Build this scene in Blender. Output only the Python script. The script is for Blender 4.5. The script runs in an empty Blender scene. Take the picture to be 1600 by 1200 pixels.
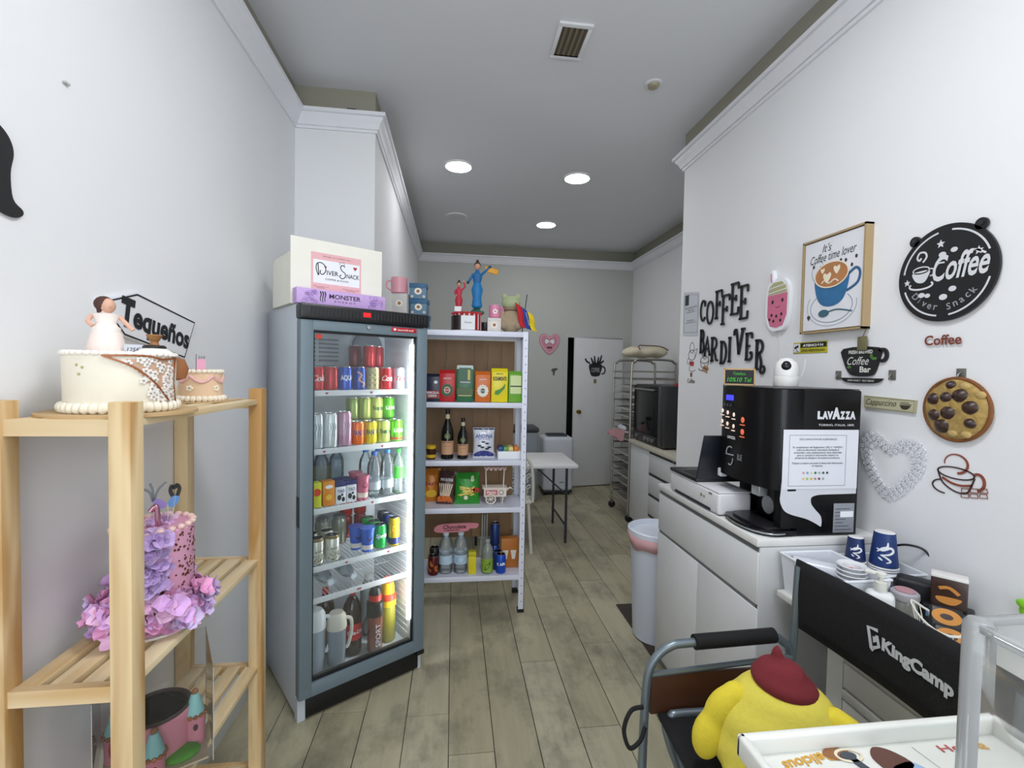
import bpy, bmesh, math, random
from mathutils import Vector, Matrix
from mathutils.geometry import tessellate_polygon
random.seed(7)
S = bpy.context.scene
COL = S.collection
PI = math.pi
def rad(a): return math.radians(a)

# ------------------------------------------------------------------ camera
def cam_setup():
    F, yaw, pitch, roll = 730.3, rad(7.106), rad(1.78), rad(1.077)
    fwd = Vector((math.sin(yaw)*math.cos(pitch), math.cos(yaw)*math.cos(pitch), -math.sin(pitch)))
    right = Vector((math.cos(yaw), -math.sin(yaw), 0)); up = right.cross(fwd)
    r = right*math.cos(roll)+up*math.sin(roll); u = up*math.cos(roll)-right*math.sin(roll)
    cd = bpy.data.cameras.new('camera'); co = bpy.data.objects.new('camera', cd); COL.objects.link(co)
    m = Matrix(((r.x, u.x, -fwd.x), (r.y, u.y, -fwd.y), (r.z, u.z, -fwd.z))).to_4x4()
    m.translation = Vector((0, 0, 1.6)); co.matrix_world = m
    cd.sensor_width = 36; cd.lens = F/1600*36; cd.clip_start = .02; S.camera = co
cam_setup()
# ------------------------------------------------------------------ light
S.view_settings.view_transform = 'Standard'; S.view_settings.look = 'None'
S.view_settings.gamma = 1; S.view_settings.use_curve_mapping = False
S.view_settings.exposure = 0.0
S.cycles.transparent_max_bounces = 32
wd = bpy.data.worlds.new('world'); S.world = wd; wd.use_nodes = True
bg = wd.node_tree.nodes['Background']; bg.inputs[0].default_value = (.80, .88, 1, 1); bg.inputs[1].default_value = 1.0
def area(name, loc, rot, sx, sy, power, color=(1, 1, 1)):
    l = bpy.data.lights.new(name, 'AREA'); l.shape = 'RECTANGLE'; l.size = sx; l.size_y = sy; l.energy = power; l.color = color
    o = bpy.data.objects.new(name, l); COL.objects.link(o); o.location = loc; o.rotation_euler = rot; return o
# daylight through the shop window behind the photographer
area('window_daylight', (.3, -2.45, 1.75), (rad(90), 0, 0), 2.3, 2.5, 60, (.90, .95, 1))
# unseen ceiling lamps added as fill, behind and above the photographer
area('front_fill_lamp', (.35, -1.3, 3.2), (0, 0, 0), 1.3, 1.3, 12, (.97, .98, 1))
area('front_fill_lamp', (.35, .95, 3.24), (0, 0, 0),   .6, .6, 25, (.97, .98, 1))

# ------------------------------------------------------------------ materials
def lin(c):
    c /= 255
    return c/12.92 if c <= .04045 else ((c+.055)/1.055)**2.4
def rgb(h):
    return (lin(int(h[0:2], 16)), lin(int(h[2:4], 16)), lin(int(h[4:6], 16)), 1)
MC = {}
def M(hexc, rough=.5, metal=0, emit=0, var=.05, scale=8, bump=0, alpha=None, spec=.5):
    key = (hexc, rough, metal, emit, var, scale, bump, spec)
    if key in MC: return MC[key]
    m = bpy.data.materials.new('paint_'+hexc); m.use_nodes = True; nt = m.node_tree; p = nt.nodes['Principled BSDF']
    c = rgb(hexc); p.inputs['Base Color'].default_value = c; p.inputs['Roughness'].default_value = rough
    p.inputs['Metallic'].default_value = metal; p.inputs['Specular IOR Level'].default_value = spec
    if emit:
        p.inputs['Emission Color'].default_value = c; p.inputs['Emission Strength'].default_value = emit
    else:
        tc = nt.nodes.new('ShaderNodeTexCoord'); n = nt.nodes.new('ShaderNodeTexNoise'); n.inputs['Scale'].default_value = scale; n.inputs['Detail'].default_value = 3
        nt.links.new(tc.outputs['Object'], n.inputs['Vector'])
        mx = nt.nodes.new('ShaderNodeMixRGB'); mx.inputs[1].default_value = [x*(1-var) for x in c[:3]]+[1]; mx.inputs[2].default_value = [min(1, x*(1+var)) for x in c[:3]]+[1]
        nt.links.new(n.outputs['Fac'], mx.inputs[0]); nt.links.new(mx.outputs[0], p.inputs['Base Color'])
        if bump:
            b = nt.nodes.new('ShaderNodeBump'); b.inputs['Strength'].default_value = bump; b.inputs['Distance'].default_value = .004
            nt.links.new(n.outputs['Fac'], b.inputs['Height']); nt.links.new(b.outputs[0], p.inputs['Normal'])
    MC[key] = m; return m
def glass(hexc='ffffff', clear=.9, rough=.03, key=''):
    k = ('glass', hexc, clear, rough)
    if k in MC: return MC[k]
    m = bpy.data.materials.new('clear_'+hexc); m.use_nodes = True; nt = m.node_tree; nt.nodes.clear()
    o = nt.nodes.new('ShaderNodeOutputMaterial'); t = nt.nodes.new('ShaderNodeBsdfTransparent'); t.inputs[0].default_value = rgb(hexc)
    g = nt.nodes.new('ShaderNodeBsdfPrincipled'); g.inputs['Base Color'].default_value = rgb(hexc); g.inputs['Roughness'].default_value = rough
    m1 = nt.nodes.new('ShaderNodeMixShader'); m1.inputs[0].default_value = 1-clear; nt.links.new(t.outputs[0], m1.inputs[1]); nt.links.new(g.outputs[0], m1.inputs[2])
    gl = nt.nodes.new('ShaderNodeBsdfGlossy'); gl.inputs['Roughness'].default_value = rough
    fr = nt.nodes.new('ShaderNodeFresnel'); fr.inputs[0].default_value = 1.45
    mx = nt.nodes.new('ShaderNodeMixShader'); nt.links.new(fr.outputs[0], mx.inputs[0]); nt.links.new(m1.outputs[0], mx.inputs[1]); nt.links.new(gl.outputs[0], mx.inputs[2])
    nt.links.new(mx.outputs[0], o.inputs[0]); MC[k] = m; return m
def wood(c1, c2, axis='z', sc=6, rough=.55, dist=4, key=''):
    k = ('wood', c1, c2, axis, sc, key)
    if k in MC: return MC[k]
    m = bpy.data.materials.new('wood_'+c1); m.use_nodes = True; nt = m.node_tree; p = nt.nodes['Principled BSDF']; p.inputs['Roughness'].default_value = rough
    tc = nt.nodes.new('ShaderNodeTexCoord'); mp = nt.nodes.new('ShaderNodeMapping')
    s = {'x': (.12, 1, 1), 'y': (1, .12, 1), 'z': (1, 1, .12)}[axis]; mp.inputs['Scale'].default_value = s
    oi = nt.nodes.new('ShaderNodeObjectInfo'); ad = nt.nodes.new('ShaderNodeVectorMath'); ad.operation = 'ADD'
    ml = nt.nodes.new('ShaderNodeMath'); ml.operation = 'MULTIPLY'; ml.inputs[1].default_value = 7
    nt.links.new(oi.outputs['Random'], ml.inputs[0])
    nt.links.new(tc.outputs['Object'], ad.inputs[0]); nt.links.new(ml.outputs[0], ad.inputs[1]); nt.links.new(ad.outputs[0], mp.inputs[0])
    n = nt.nodes.new('ShaderNodeTexNoise'); n.inputs['Scale'].default_value = sc; n.inputs['Detail'].default_value = 2; n.inputs['Distortion'].default_value = .6
    nt.links.new(mp.outputs[0], n.inputs[0])
    w = nt.nodes.new('ShaderNodeMath'); w.operation = 'MULTIPLY'; w.inputs[1].default_value = dist*6
    sn = nt.nodes.new('ShaderNodeMath'); sn.operation = 'SINE'
    nt.links.new(n.outputs['Fac'], w.inputs[0]); nt.links.new(w.outputs[0], sn.inputs[0])
    r = nt.nodes.new('ShaderNodeMapRange'); r.inputs[1].default_value = -1; r.inputs[2].default_value = 1
    nt.links.new(sn.outputs[0], r.inputs[0])
    mx = nt.nodes.new('ShaderNodeMixRGB'); mx.inputs[1].default_value = rgb(c1); mx.inputs[2].default_value = rgb(c2)
    nt.links.new(r.outputs[0], mx.inputs[0]); nt.links.new(mx.outputs[0], p.inputs['Base Color'])
    MC[k] = m; return m
def wall_mat(hexc, top=None, key=''):
    m = bpy.data.materials.new('wall_paint'); m.use_nodes = True; nt = m.node_tree; p = nt.nodes['Principled BSDF']; p.inputs['Roughness'].default_value = .75
    tc = nt.nodes.new('ShaderNodeTexCoord'); n = nt.nodes.new('ShaderNodeTexNoise'); n.inputs['Scale'].default_value = 1.3; n.inputs['Detail'].default_value = 4
    nt.links.new(tc.outputs['Object'], n.inputs[0])
    c = rgb(hexc); mx = nt.nodes.new('ShaderNodeMixRGB'); mx.inputs[1].default_value = [x*.97 for x in c[:3]]+[1]; mx.inputs[2].default_value = [min(1, x*1.02) for x in c[:3]]+[1]
    nt.links.new(n.outputs['Fac'], mx.inputs[0]); out = mx.outputs[0]
    if top:   # shade on the strip between cornice and ceiling, put into the colour as grey-beige
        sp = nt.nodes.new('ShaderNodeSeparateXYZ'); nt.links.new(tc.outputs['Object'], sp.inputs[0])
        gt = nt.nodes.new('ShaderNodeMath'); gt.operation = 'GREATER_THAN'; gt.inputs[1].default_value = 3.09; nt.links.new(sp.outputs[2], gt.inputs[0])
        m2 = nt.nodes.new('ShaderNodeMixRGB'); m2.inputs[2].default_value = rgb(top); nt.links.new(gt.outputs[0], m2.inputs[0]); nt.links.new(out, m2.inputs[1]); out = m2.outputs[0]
    nt.links.new(out, p.inputs['Base Color'])
    n2 = nt.nodes.new('ShaderNodeTexNoise'); n2.inputs['Scale'].default_value = 60; nt.links.new(tc.outputs['Object'], n2.inputs[0])
    b = nt.nodes.new('ShaderNodeBump'); b.inputs['Strength'].default_value = .12; b.inputs['Distance'].default_value = .002; nt.links.new(n2.outputs['Fac'], b.inputs['Height']); nt.links.new(b.outputs[0], p.inputs['Normal'])
    return m
def plank_mat(hexc):
    m = bpy.data.materials.new('plank_'+hexc); m.use_nodes = True; nt = m.node_tree; p = nt.nodes['Principled BSDF']; p.inputs['Roughness'].default_value = .42
    tc = nt.nodes.new('ShaderNodeTexCoord'); geo = nt.nodes.new('ShaderNodeNewGeometry')
    mp = nt.nodes.new('ShaderNodeMapping'); mp.inputs['Scale'].default_value = (9, .9, 1); nt.links.new(geo.outputs['Position'], mp.inputs[0])
    n = nt.nodes.new('ShaderNodeTexNoise'); n.inputs['Scale'].default_value = 2.2; n.inputs['Detail'].default_value = 6; n.inputs['Roughness'].default_value = .65; nt.links.new(mp.outputs[0], n.inputs[0])
    c = rgb(hexc); mx = nt.nodes.new('ShaderNodeMixRGB'); mx.inputs[1].default_value = [x*.66 for x in c[:3]]+[1]; mx.inputs[2].default_value = [min(1, x*1.22) for x in c[:3]]+[1]
    nt.links.new(n.outputs['Fac'], mx.inputs[0])
    # scuffed dirt
    mp2 = nt.nodes.new('ShaderNodeMapping'); mp2.inputs['Scale'].default_value = (1.6, 1, 1); nt.links.new(geo.outputs['Position'], mp2.inputs[0])
    n2 = nt.nodes.new('ShaderNodeTexNoise'); n2.inputs['Scale'].default_value = 1.9; n2.inputs['Detail'].default_value = 5; n2.inputs['Roughness'].default_value = .7; nt.links.new(mp2.outputs[0], n2.inputs[0])
    r = nt.nodes.new('ShaderNodeMapRange'); r.inputs[1].default_value = .47; r.inputs[2].default_value = .74; r.inputs[4].default_value = .85; nt.links.new(n2.outputs['Fac'], r.inputs[0])
    m2 = nt.nodes.new('ShaderNodeMixRGB'); m2.inputs[2].default_value = rgb('5b594c'); nt.links.new(r.outputs[0], m2.inputs[0]); nt.links.new(mx.outputs[0], m2.inputs[1])
    nt.links.new(m2.outputs[0], p.inputs['Base Color']); return m

WHITE = M('e6e7ea', .45); BLACK = M('101012', .5, var=.1); PAPER = M('eef0f4', .7, var=.02); STEEL = M('b9bbbd', .3, 1); INK = M('17181c', .6, var=0)

# ------------------------------------------------------------------ mesh helpers
class B:
    def __init__(s): s.bm = bmesh.new()
    def raw(s, verts, faces, T=None):
        vs = [s.bm.verts.new((T @ Vector(v)) if T else v) for v in verts]
        for f in faces:
            try: s.bm.faces.new([vs[i] for i in f])
            except ValueError: pass
        return s
    def merge(s, bm, T=None):
        bm.verts.index_update()
        s.raw([v.co.copy() for v in bm.verts], [[v.index for v in f.verts] for f in bm.faces], T); bm.free(); return s
    def box(s, x0, y0, z0, x1, y1, z1, bev=0, seg=2, T=None):
        if not bev:
            return s.raw([(x0,y0,z0),(x1,y0,z0),(x1,y1,z0),(x0,y1,z0),(x0,y0,z1),(x1,y0,z1),(x1,y1,z1),(x0,y1,z1)],
                         [(3,2,1,0),(4,5,6,7),(0,1,5,4),(1,2,6,5),(2,3,7,6),(3,0,4,7)], T)
        t = bmesh.new(); bmesh.ops.create_cube(t, size=1)
        for v in t.verts: v.co = Vector(((x0+x1)/2+v.co.x*(x1-x0), (y0+y1)/2+v.co.y*(y1-y0), (z0+z1)/2+v.co.z*(z1-z0)))
        bmesh.ops.bevel(t, geom=list(t.edges), offset=bev, segments=seg, affect='EDGES', profile=.5); return s.merge(t, T)
    def lathe(s, prof, seg=20, c=(0, 0, 0), T=None, sx=1, sy=1):
        vs = []; fs = []; n = len(prof)
        for i in range(seg):
            a = 2*PI*i/seg
            for r, z in prof: vs.append((c[0]+r*math.cos(a)*sx, c[1]+r*math.sin(a)*sy, c[2]+z))
        for i in range(seg):
            j = (i+1) % seg
            for k in range(n-1): fs.append((i*n+k, j*n+k, j*n+k+1, i*n+k+1))
        if prof[0][0] > 1e-6: fs.append([i*n for i in range(seg)][::-1])
        if prof[-1][0] > 1e-6: fs.append([i*n+n-1 for i in range(seg)])
        return s.raw(vs, fs, T)
    def cyl(s, c, r, h, seg=16, r2=None, T=None, axis='z'):
        A = {'z': Matrix.Identity(4), 'y': Matrix.Rotation(-PI/2, 4, 'X'), 'x': Matrix.Rotation(PI/2, 4, 'Y')}[axis]
        A = Matrix.Translation(c) @ A
        return s.lathe([(r, 0), (r if r2 is None else r2, h)], seg, T=(T @ A) if T else A)
    def tube(s, pts, r, seg=8, closed=False, T=None):
        pts = [Vector(p) for p in pts]; n = len(pts); vs = []; fs = []; up = None
        for i, p in enumerate(pts):
            a = pts[(i-1) % n] if (closed or i) else p; b = pts[(i+1) % n] if (closed or i < n-1) else p
            d = (b-a).normalized()
            if up is None:
                up = Vector((0, 0, 1)) if abs(d.z) < .9 else Vector((1, 0, 0))
            sd = d.cross(up)
            if sd.length < 1e-4: up = Vector((.3, 1, .2)); sd = d.cross(up)
            sd.normalize(); up = sd.cross(d).normalized()
            for k in range(seg):
                t = 2*PI*k/seg; vs.append(p+(sd*math.cos(t)+up*math.sin(t))*r)
        for i in range(n if closed else n-1):
            j = (i+1) % n
            for k in range(seg): l = (k+1) % seg; fs.append((i*seg+k, i*seg+l, j*seg+l, j*seg+k))
        if not closed: fs.append(list(range(seg))[::-1]); fs.append([(n-1)*seg+k for k in range(seg)])
        return s.raw(vs, fs, T)
    def prism(s, poly, y0, y1, T=None):   # polygon in local x,z; y0 = front
        n = len(poly); vs = [(x, y0, z) for x, z in poly]+[(x, y1, z) for x, z in poly]
        a = sum(poly[i][0]*poly[(i+1) % n][1]-poly[(i+1) % n][0]*poly[i][1] for i in range(n))
        fs = [(i, (i+1) % n, n+(i+1) % n, n+i) for i in range(n)]
        t = bmesh.new(); tv = [t.verts.new(v) for v in vs]
        for f in fs: t.faces.new([tv[i] for i in f])
        for tri in tessellate_polygon([[Vector((x, z, 0)) for x, z in poly]]):
            for o_ in (0, n):
                try: t.faces.new([tv[o_+i] for i in tri])
                except ValueError: pass
        bmesh.ops.recalc_face_normals(t, faces=t.faces); return s.merge(t, T)
    def stroke(s, pts, w, y0=-.002, y1=0, closed=False, T=None):
        n = len(pts); P = [Vector((p[0], p[1])) for p in pts]; L = []; R = []
        for i in range(n):
            a = P[(i-1) % n] if (closed or i) else P[i]; b = P[(i+1) % n] if (closed or i < n-1) else P[i]
            d = (b-a)
            if d.length < 1e-7: d = Vector((1, 0))
            d.normalize(); nn = Vector((-d.y, d.x)); ww = w(i/(n-1)) if callable(w) else w
            L.append(P[i]+nn*ww/2); R.append(P[i]-nn*ww/2)
        vs = []
        for y in (y0, y1):
            for q in L: vs.append((q.x, y, q.y))
            for q in R: vs.append((q.x, y, q.y))
        fs = []
        for i in range(n if closed else n-1):
            j = (i+1) % n
            fs += [(i, n+i, n+j, j), (2*n+i, 2*n+j, 3*n+j, 3*n+i), (i, j, 2*n+j, 2*n+i), (n+i, 3*n+i, 3*n+j, n+j)]
        if not closed: fs += [(0, 2*n, 3*n, n), (n-1, 2*n-1, 4*n-1, 3*n-1)]
        return s.raw(vs, fs, T)
    def ball(s, c, r, seg=12, T=None, rings=8):
        if not isinstance(r, (tuple, list)): r = (r, r, r)
        t = bmesh.new(); bmesh.ops.create_uvsphere(t, u_segments=seg, v_segments=rings, radius=1)
        for v in t.verts: v.co = Vector((c[0]+v.co.x*r[0], c[1]+v.co.y*r[1], c[2]+v.co.z*r[2]))
        return s.merge(t, T)
    def disc(s, cx, cz, rx, rz=None, y0=-.001, y1=0, seg=24, T=None):
        rz = rx if rz is None else rz
        return s.prism([(cx+rx*math.cos(2*PI*i/seg), cz+rz*math.sin(2*PI*i/seg)) for i in range(seg)], y0, y1, T)
    def text(s, body, h, w=None, cx=0, cz=0, y0=-.001, bold=0, shear=0, rot=0, T=None, deep=.0006, space=1):
        s.merge(text_bm(body, h, w, bold, shear, deep, space), (T or Matrix.Identity(4)) @ Matrix.Translation((cx, y0, cz)) @ Matrix.Rotation(-rot, 4, 'Y')); return s
    def wrap(s, r, z=0):
        for v in s.bm.verts:
            a = v.co.x/r; rr = r-v.co.y; v.co = Vector((rr*math.sin(a), -rr*math.cos(a), v.co.z))
        return s
    def fn(s, f):
        for v in s.bm.verts: v.co = Vector(f(v.co))
        return s
def text_bm(body, h, w=None, bold=0, shear=0, deep=.0006, space=1):
    cu = bpy.data.curves.new('t', 'FONT'); cu.body = body; cu.size = 1; cu.align_x = 'CENTER'; cu.offset = bold; cu.shear = shear; cu.resolution_u = 3; cu.space_character = space
    o = bpy.data.objects.new('t', cu); COL.objects.link(o)
    bpy.context.view_layer.update()
    me = bpy.data.meshes.new_from_object(o.evaluated_get(bpy.context.evaluated_depsgraph_get()))
    t = bmesh.new(); t.from_mesh(me); bpy.data.objects.remove(o); bpy.data.curves.remove(cu); bpy.data.meshes.remove(me)
    if not t.verts: return t
    bmesh.ops.remove_doubles(t, verts=t.verts, dist=1e-4)
    xs = [v.co.x for v in t.verts]; ys = [v.co.y for v in t.verts]
    mx, my = (min(xs)+max(xs))/2, (min(ys)+max(ys))/2; sy = h/max(1e-6, max(ys)-min(ys)); sx = (w/max(1e-6, max(xs)-min(xs))) if w else sy
    for v in t.verts: v.co = Vector(((v.co.x-mx)*sx, 0, (v.co.y-my)*sy))
    return t
def sm(pts, n=6, closed=False):          # smooth curve through 2-D or 3-D points
    P = [Vector(p) for p in pts]; out = []; N = len(P)
    for i in range(N if closed else N-1):
        p0 = P[(i-1) % N] if (closed or i) else P[i]; p1 = P[i]; p2 = P[(i+1) % N]; p3 = P[(i+2) % N] if (closed or i < N-2) else P[(i+1) % N]
        for k in range(n):
            t = k/n; out.append(.5*((2*p1)+(p2-p0)*t+(2*p0-5*p1+4*p2-p3)*t*t+(3*p1-p0-3*p2+p3)*t**3))
    if not closed: out.append(P[-1])
    return [tuple(q) for q in out]
def arc(cx, cz, rx, rz, a0, a1, n=16): return [(cx+rx*math.cos(rad(a0+(a1-a0)*i/n)), cz+rz*math.sin(rad(a0+(a1-a0)*i/n))) for i in range(n+1)]
def fin(name, b, m, parent=None, ang=38, kind=None, label=None):
    me = bpy.data.meshes.new(name); bmesh.ops.remove_doubles(b.bm, verts=b.bm.verts, dist=1e-6)
    bmesh.ops.recalc_face_normals(b.bm, faces=b.bm.faces); b.bm.to_mesh(me); b.bm.free()
    me.shade_smooth(); me.set_sharp_from_angle(angle=rad(ang)); me.materials.append(m)
    o = bpy.data.objects.new(name, me); COL.objects.link(o)
    if parent: o.parent = parent
    if kind: o['kind'] = kind
    if label: o['label'] = label
    return o
def thing(name, label, cat, loc=(0, 0, 0), rotz=0, group=None):
    o = bpy.data.objects.new(name, None); COL.objects.link(o); o.location = loc; o.rotation_euler = (0, 0, rotz); o.empty_display_size = .05
    o['label'] = label; o['category'] = cat
    if group: o['group'] = group
    return o
def tag(o, label, cat, group=None, loc=None, rotz=None):
    o['label'] = label; o['category'] = cat
    if group: o['group'] = group
    if loc is not None: o.location = loc
    if rotz is not None: o.rotation_euler = (0, 0, rotz)
    return o
def struct(name, b, m, parent=None):
    o = fin(name, b, m, parent)
    if not parent: o['kind'] = 'structure'
    return o
def blob(name, balls, voxel, m, parent=None, smooth=6, post=None):      # ellipsoids fused to one continuous skin
    b = B()
    for it in balls:
        c, r = it[0], it[1]; T = None
        if len(it) > 2: T = Matrix.Translation(c) @ it[2]; c = (0, 0, 0)
        b.ball(c, r, 20, T, 14)
    o = fin('tmp', b, m); md = o.modifiers.new('r', 'REMESH'); md.mode = 'VOXEL'; md.voxel_size = voxel
    s2 = o.modifiers.new('s', 'SMOOTH'); s2.iterations = smooth; s2.factor = .6
    bpy.context.view_layer.update()
    me = bpy.data.meshes.new_from_object(o.evaluated_get(bpy.context.evaluated_depsgraph_get())); bpy.data.objects.remove(o)
    if post:
        for v in me.vertices: v.co = Vector(post(v.co))
    me.name = name; me.shade_smooth(); me.materials.clear(); me.materials.append(m)
    o = bpy.data.objects.new(name, me); COL.objects.link(o)
    if parent: o.parent = parent
    return o
RX = lambda a: Matrix.Rotation(rad(a), 4, 'X')
RY = lambda a: Matrix.Rotation(rad(a), 4, 'Y')
RZ = lambda a: Matrix.Rotation(rad(a), 4, 'Z')
TR = lambda x, y, z: Matrix.Translation((x, y, z))

# ================================================================== THE ROOM
HC = 3.28
XL, XB, XR, XF = -.97, -.50, 1.60, 2.50        # left wall, left projection, right front wall, right rear wall
YB, YP, YC, YF = 6.40, 3.00, 3.18, -2.60
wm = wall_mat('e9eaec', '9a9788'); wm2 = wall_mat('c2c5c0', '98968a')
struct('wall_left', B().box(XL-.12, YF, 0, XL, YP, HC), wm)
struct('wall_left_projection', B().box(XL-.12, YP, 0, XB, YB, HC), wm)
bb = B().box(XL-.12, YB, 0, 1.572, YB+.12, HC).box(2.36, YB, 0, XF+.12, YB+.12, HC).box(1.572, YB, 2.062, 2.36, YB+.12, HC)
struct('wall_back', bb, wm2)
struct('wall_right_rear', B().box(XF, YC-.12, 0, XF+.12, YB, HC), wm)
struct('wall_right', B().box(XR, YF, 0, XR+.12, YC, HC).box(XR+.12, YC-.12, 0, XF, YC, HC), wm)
bf = B().box(XL-.12, YF-.12, 0, XR+.12, YF, .25).box(XL-.12, YF-.12, 2.95, XR+.12, YF, HC).box(XL-.12, YF-.12, .25, -.85, YF, 2.95).box(1.45, YF-.12, .25, XR+.12, YF, 2.95)
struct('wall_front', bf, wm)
wf = struct('window_1', B().box(-.85, YF-.08, .25, 1.45, YF-.07, 2.95), glass('ffffff', .93))
struct('window_frame', B().box(-.85, YF-.1, .25, -.8, YF-.04, 2.95).box(1.4, YF-.1, .25, 1.45, YF-.04, 2.95).box(.28, YF-.1, .25, .33, YF-.04, 2.95).box(-.85, YF-.1, 2.3, 1.45, YF-.04, 2.35).box(-.85, YF-.1, .25, 1.45, YF-.04, .31), M('8b8e92', .4, .6), wf)
struct('ceiling', B().box(XL-.12, YF-.12, HC, XF+.12, YB+.12, HC+.1), wall_mat('dfe1e5'))
# store room behind the ajar door
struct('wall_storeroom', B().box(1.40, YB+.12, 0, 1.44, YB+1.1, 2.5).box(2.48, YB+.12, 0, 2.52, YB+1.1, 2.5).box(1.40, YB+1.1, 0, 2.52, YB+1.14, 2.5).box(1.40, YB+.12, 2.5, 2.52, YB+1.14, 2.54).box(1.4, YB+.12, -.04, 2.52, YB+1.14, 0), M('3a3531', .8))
# cornice swept round every wall, standing off the ceiling
def sweep(path, prof, closed=False):
    n = len(path); vs = []; fs = []; k = len(prof)
    for i, p in enumerate(path):
        p = Vector(p); ds = []
        if i: ds.append((p-Vector(path[i-1])).normalized())
        if i < n-1: ds.append((Vector(path[i+1])-p).normalized())
        ns = [Vector((d.y, -d.x)) for d in ds]
        m = ns[0] if len(ns) == 1 else (ns[0]+ns[1])/(1+ns[0].dot(ns[1]))
        for d, z in prof: q = p+m*d; vs.append((q.x, q.y, z))
    for i in range(n-1):
        for j in range(k): l = (j+1) % k; fs.append((i*k+j, i*k+l, (i+1)*k+l, (i+1)*k+j))
    fs.append(list(range(k))); fs.append([(n-1)*k+j for j in range(k)][::-1])
    return B().raw(vs, fs)
PATH = [(XL, YF), (XL, YP), (XB, YP), (XB, YB), (XF, YB), (XF, YC), (XR, YC), (XR, YF)]
PROF = [(0, 3.028), (.012, 3.028), (.014, 3.042), (.022, 3.046), (.026, 3.058), (.036, 3.080), (.050, 3.096), (.052, 3.106), (.066, 3.110), (.068, 3.130), (0, 3.130)]
struct('trim_cornice', sweep(PATH, PROF), M('e8e9ee', .55))
struct('baseboard_left', sweep(PATH[:4], [(0, 0), (.012, 0), (.012, .07), (0, .07)]), M('c9c9c6', .5))
# floor of wood-look planks, each one its own piece
fl = struct('floor', B().box(XL-.1, YF-.1, -.06, XF+.1, YB+.1, -.006), M('4a483e', .8))
PM = [plank_mat(c) for c in ('b4ad92', 'aea68b', 'b8b197', 'aaa287')]
off = {0: 3.10, -1: 3.335, 1: 2.79, 2: 2.48, 3: 3.19, 4: 2.62, 5: 3.42, 6: 3.05, 7: 2.7, 8: 3.3}
PW, PL = .1925, 1.2
for k in range(-6, 14):
    y = off.get(k, 2.1+((k*.37) % 1.2)); y -= math.ceil((y-YF)/PL)*PL
    while y < YB:
        x0, x1 = max(k*PW, XL), min((k+1)*PW, XF); y0, y1 = max(y, YF), min(y+PL, YB)
        if k*PW >= 1.62 and y1 <= YC: y += PL; continue
        if x1 <= XB and y0 >= YP: y += PL; continue
        if x1-x0 > .01 and y1-y0 > .01:
            g = .0011+.0012*random.random(); o = fin('plank', B().box(x0+g, y0+g, -.006, x1-g, y1-g, random.uniform(-.0012, 0), bev=.0008, seg=1), random.choice(PM), fl)
        y += PL
# door left ajar
d = thing('door_1', '', 'door', (2.352, 6.385, 0), rad(10)); del d['label']; del d['category']; d['kind'] = 'structure'
fin('door_leaf', B().box(-.74, -.04, .012, 0, 0, 2.05, bev=.002), M('dcdedf', .45), d)
kb = B().lathe([(.026, 0), (.026, .006), (.01, .01), (.01, .03), (.022, .036), (.028, .05), (.022, .062), (0, .066)], 16, T=TR(-.675, -.04, 1.04) @ RX(90))
fin('door_knob', kb, M('b98f3a', .25, 1), d)
fr_ = B().box(1.512, YB-.012, 0, 1.572, YB+.1, 2.12).box(2.36, YB-.012, 0, 2.43, YB+.1, 2.12).box(1.572, YB-.012, 2.062, 2.36, YB+.1, 2.12)
struct('trim_door', fr_, M('c2c5c2', .5))
# ceiling lamps
def downlight(x, y, label, on=True, r=.105):
    t = thing('ceiling_light', label, 'ceiling light', (x, y, HC), 0, 'round ceiling lights' if on else None)
    fin('lamp_ring', B().lathe([(r+.014, 0), (r+.012, -.008), (r, -.012), (r, 0)], 32), M('f2f2f2', .4), t)
    fin('diffuser', B().lathe([(r, -.0105), (0, -.0115)], 32), M('ffffff', .4, emit=54) if on else M('d6d7d8', .5), t)
    return t
downlight(.012, 3.96, 'lit round ceiling light, the left one of the pair nearest the viewer')
downlight(1.04, 4.03, 'lit round ceiling light, the right one of the pair nearest the viewer')
downlight(1.03, 5.36, 'smallest lit round ceiling light, nearest the back wall')
downlight(.0, 5.25, 'unlit round white ceiling light near the left rear cornice', False, .105)
t = thing('ceiling_vent', 'rectangular ceiling vent with a white frame and brown louvre', 'vent', (.565, 2.385, HC))
vb = B()
for a, b_, c, d_ in ((-.085, -.13, .085, -.105), (-.085, .105, .085, .13), (-.085, -.105, -.065, .105), (.065, -.105, .085, .105)): vb.box(a, b_, -.012, c, d_, 0, .002)
fin('vent_frame', vb, WHITE, t); fin('vent_opening', B().box(-.065, -.105, -.003, .065, .105, 0), M('5c5545', .6), t)
for k in range(4): fin('slat', B().box(-.05+k*.028, -.1, -.008, -.038+k*.028, .1, -.0035), M('8a806a', .4, .4), t)
t = thing('ceiling_spotlight', 'small unlit adjustable spotlight with a white ring in the ceiling', 'spotlight', (1.13, 2.66, HC))
fin('ring', B().lathe([(.05, 0), (.05, -.006), (.034, -.008), (.034, 0)], 24), WHITE, t)
fin('bulb', B().lathe([(.033, -.001), (.03, -.02), (.022, -.024), (0, -.022)], 20), M('b5ad92', .3, .3), t)
tag(fin('cable_end', B().tube([(0, 0, 0), (.03, -.002, .012), (.06, -.004, .006), (.1, -.003, 0)], .004, 6).box(.0, -.006, .006, .05, .006, .014), BLACK), 'short dark cable end lying on the cornice by the ceiling corner', 'cable', loc=(-.66, 2.955, 3.131))

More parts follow.
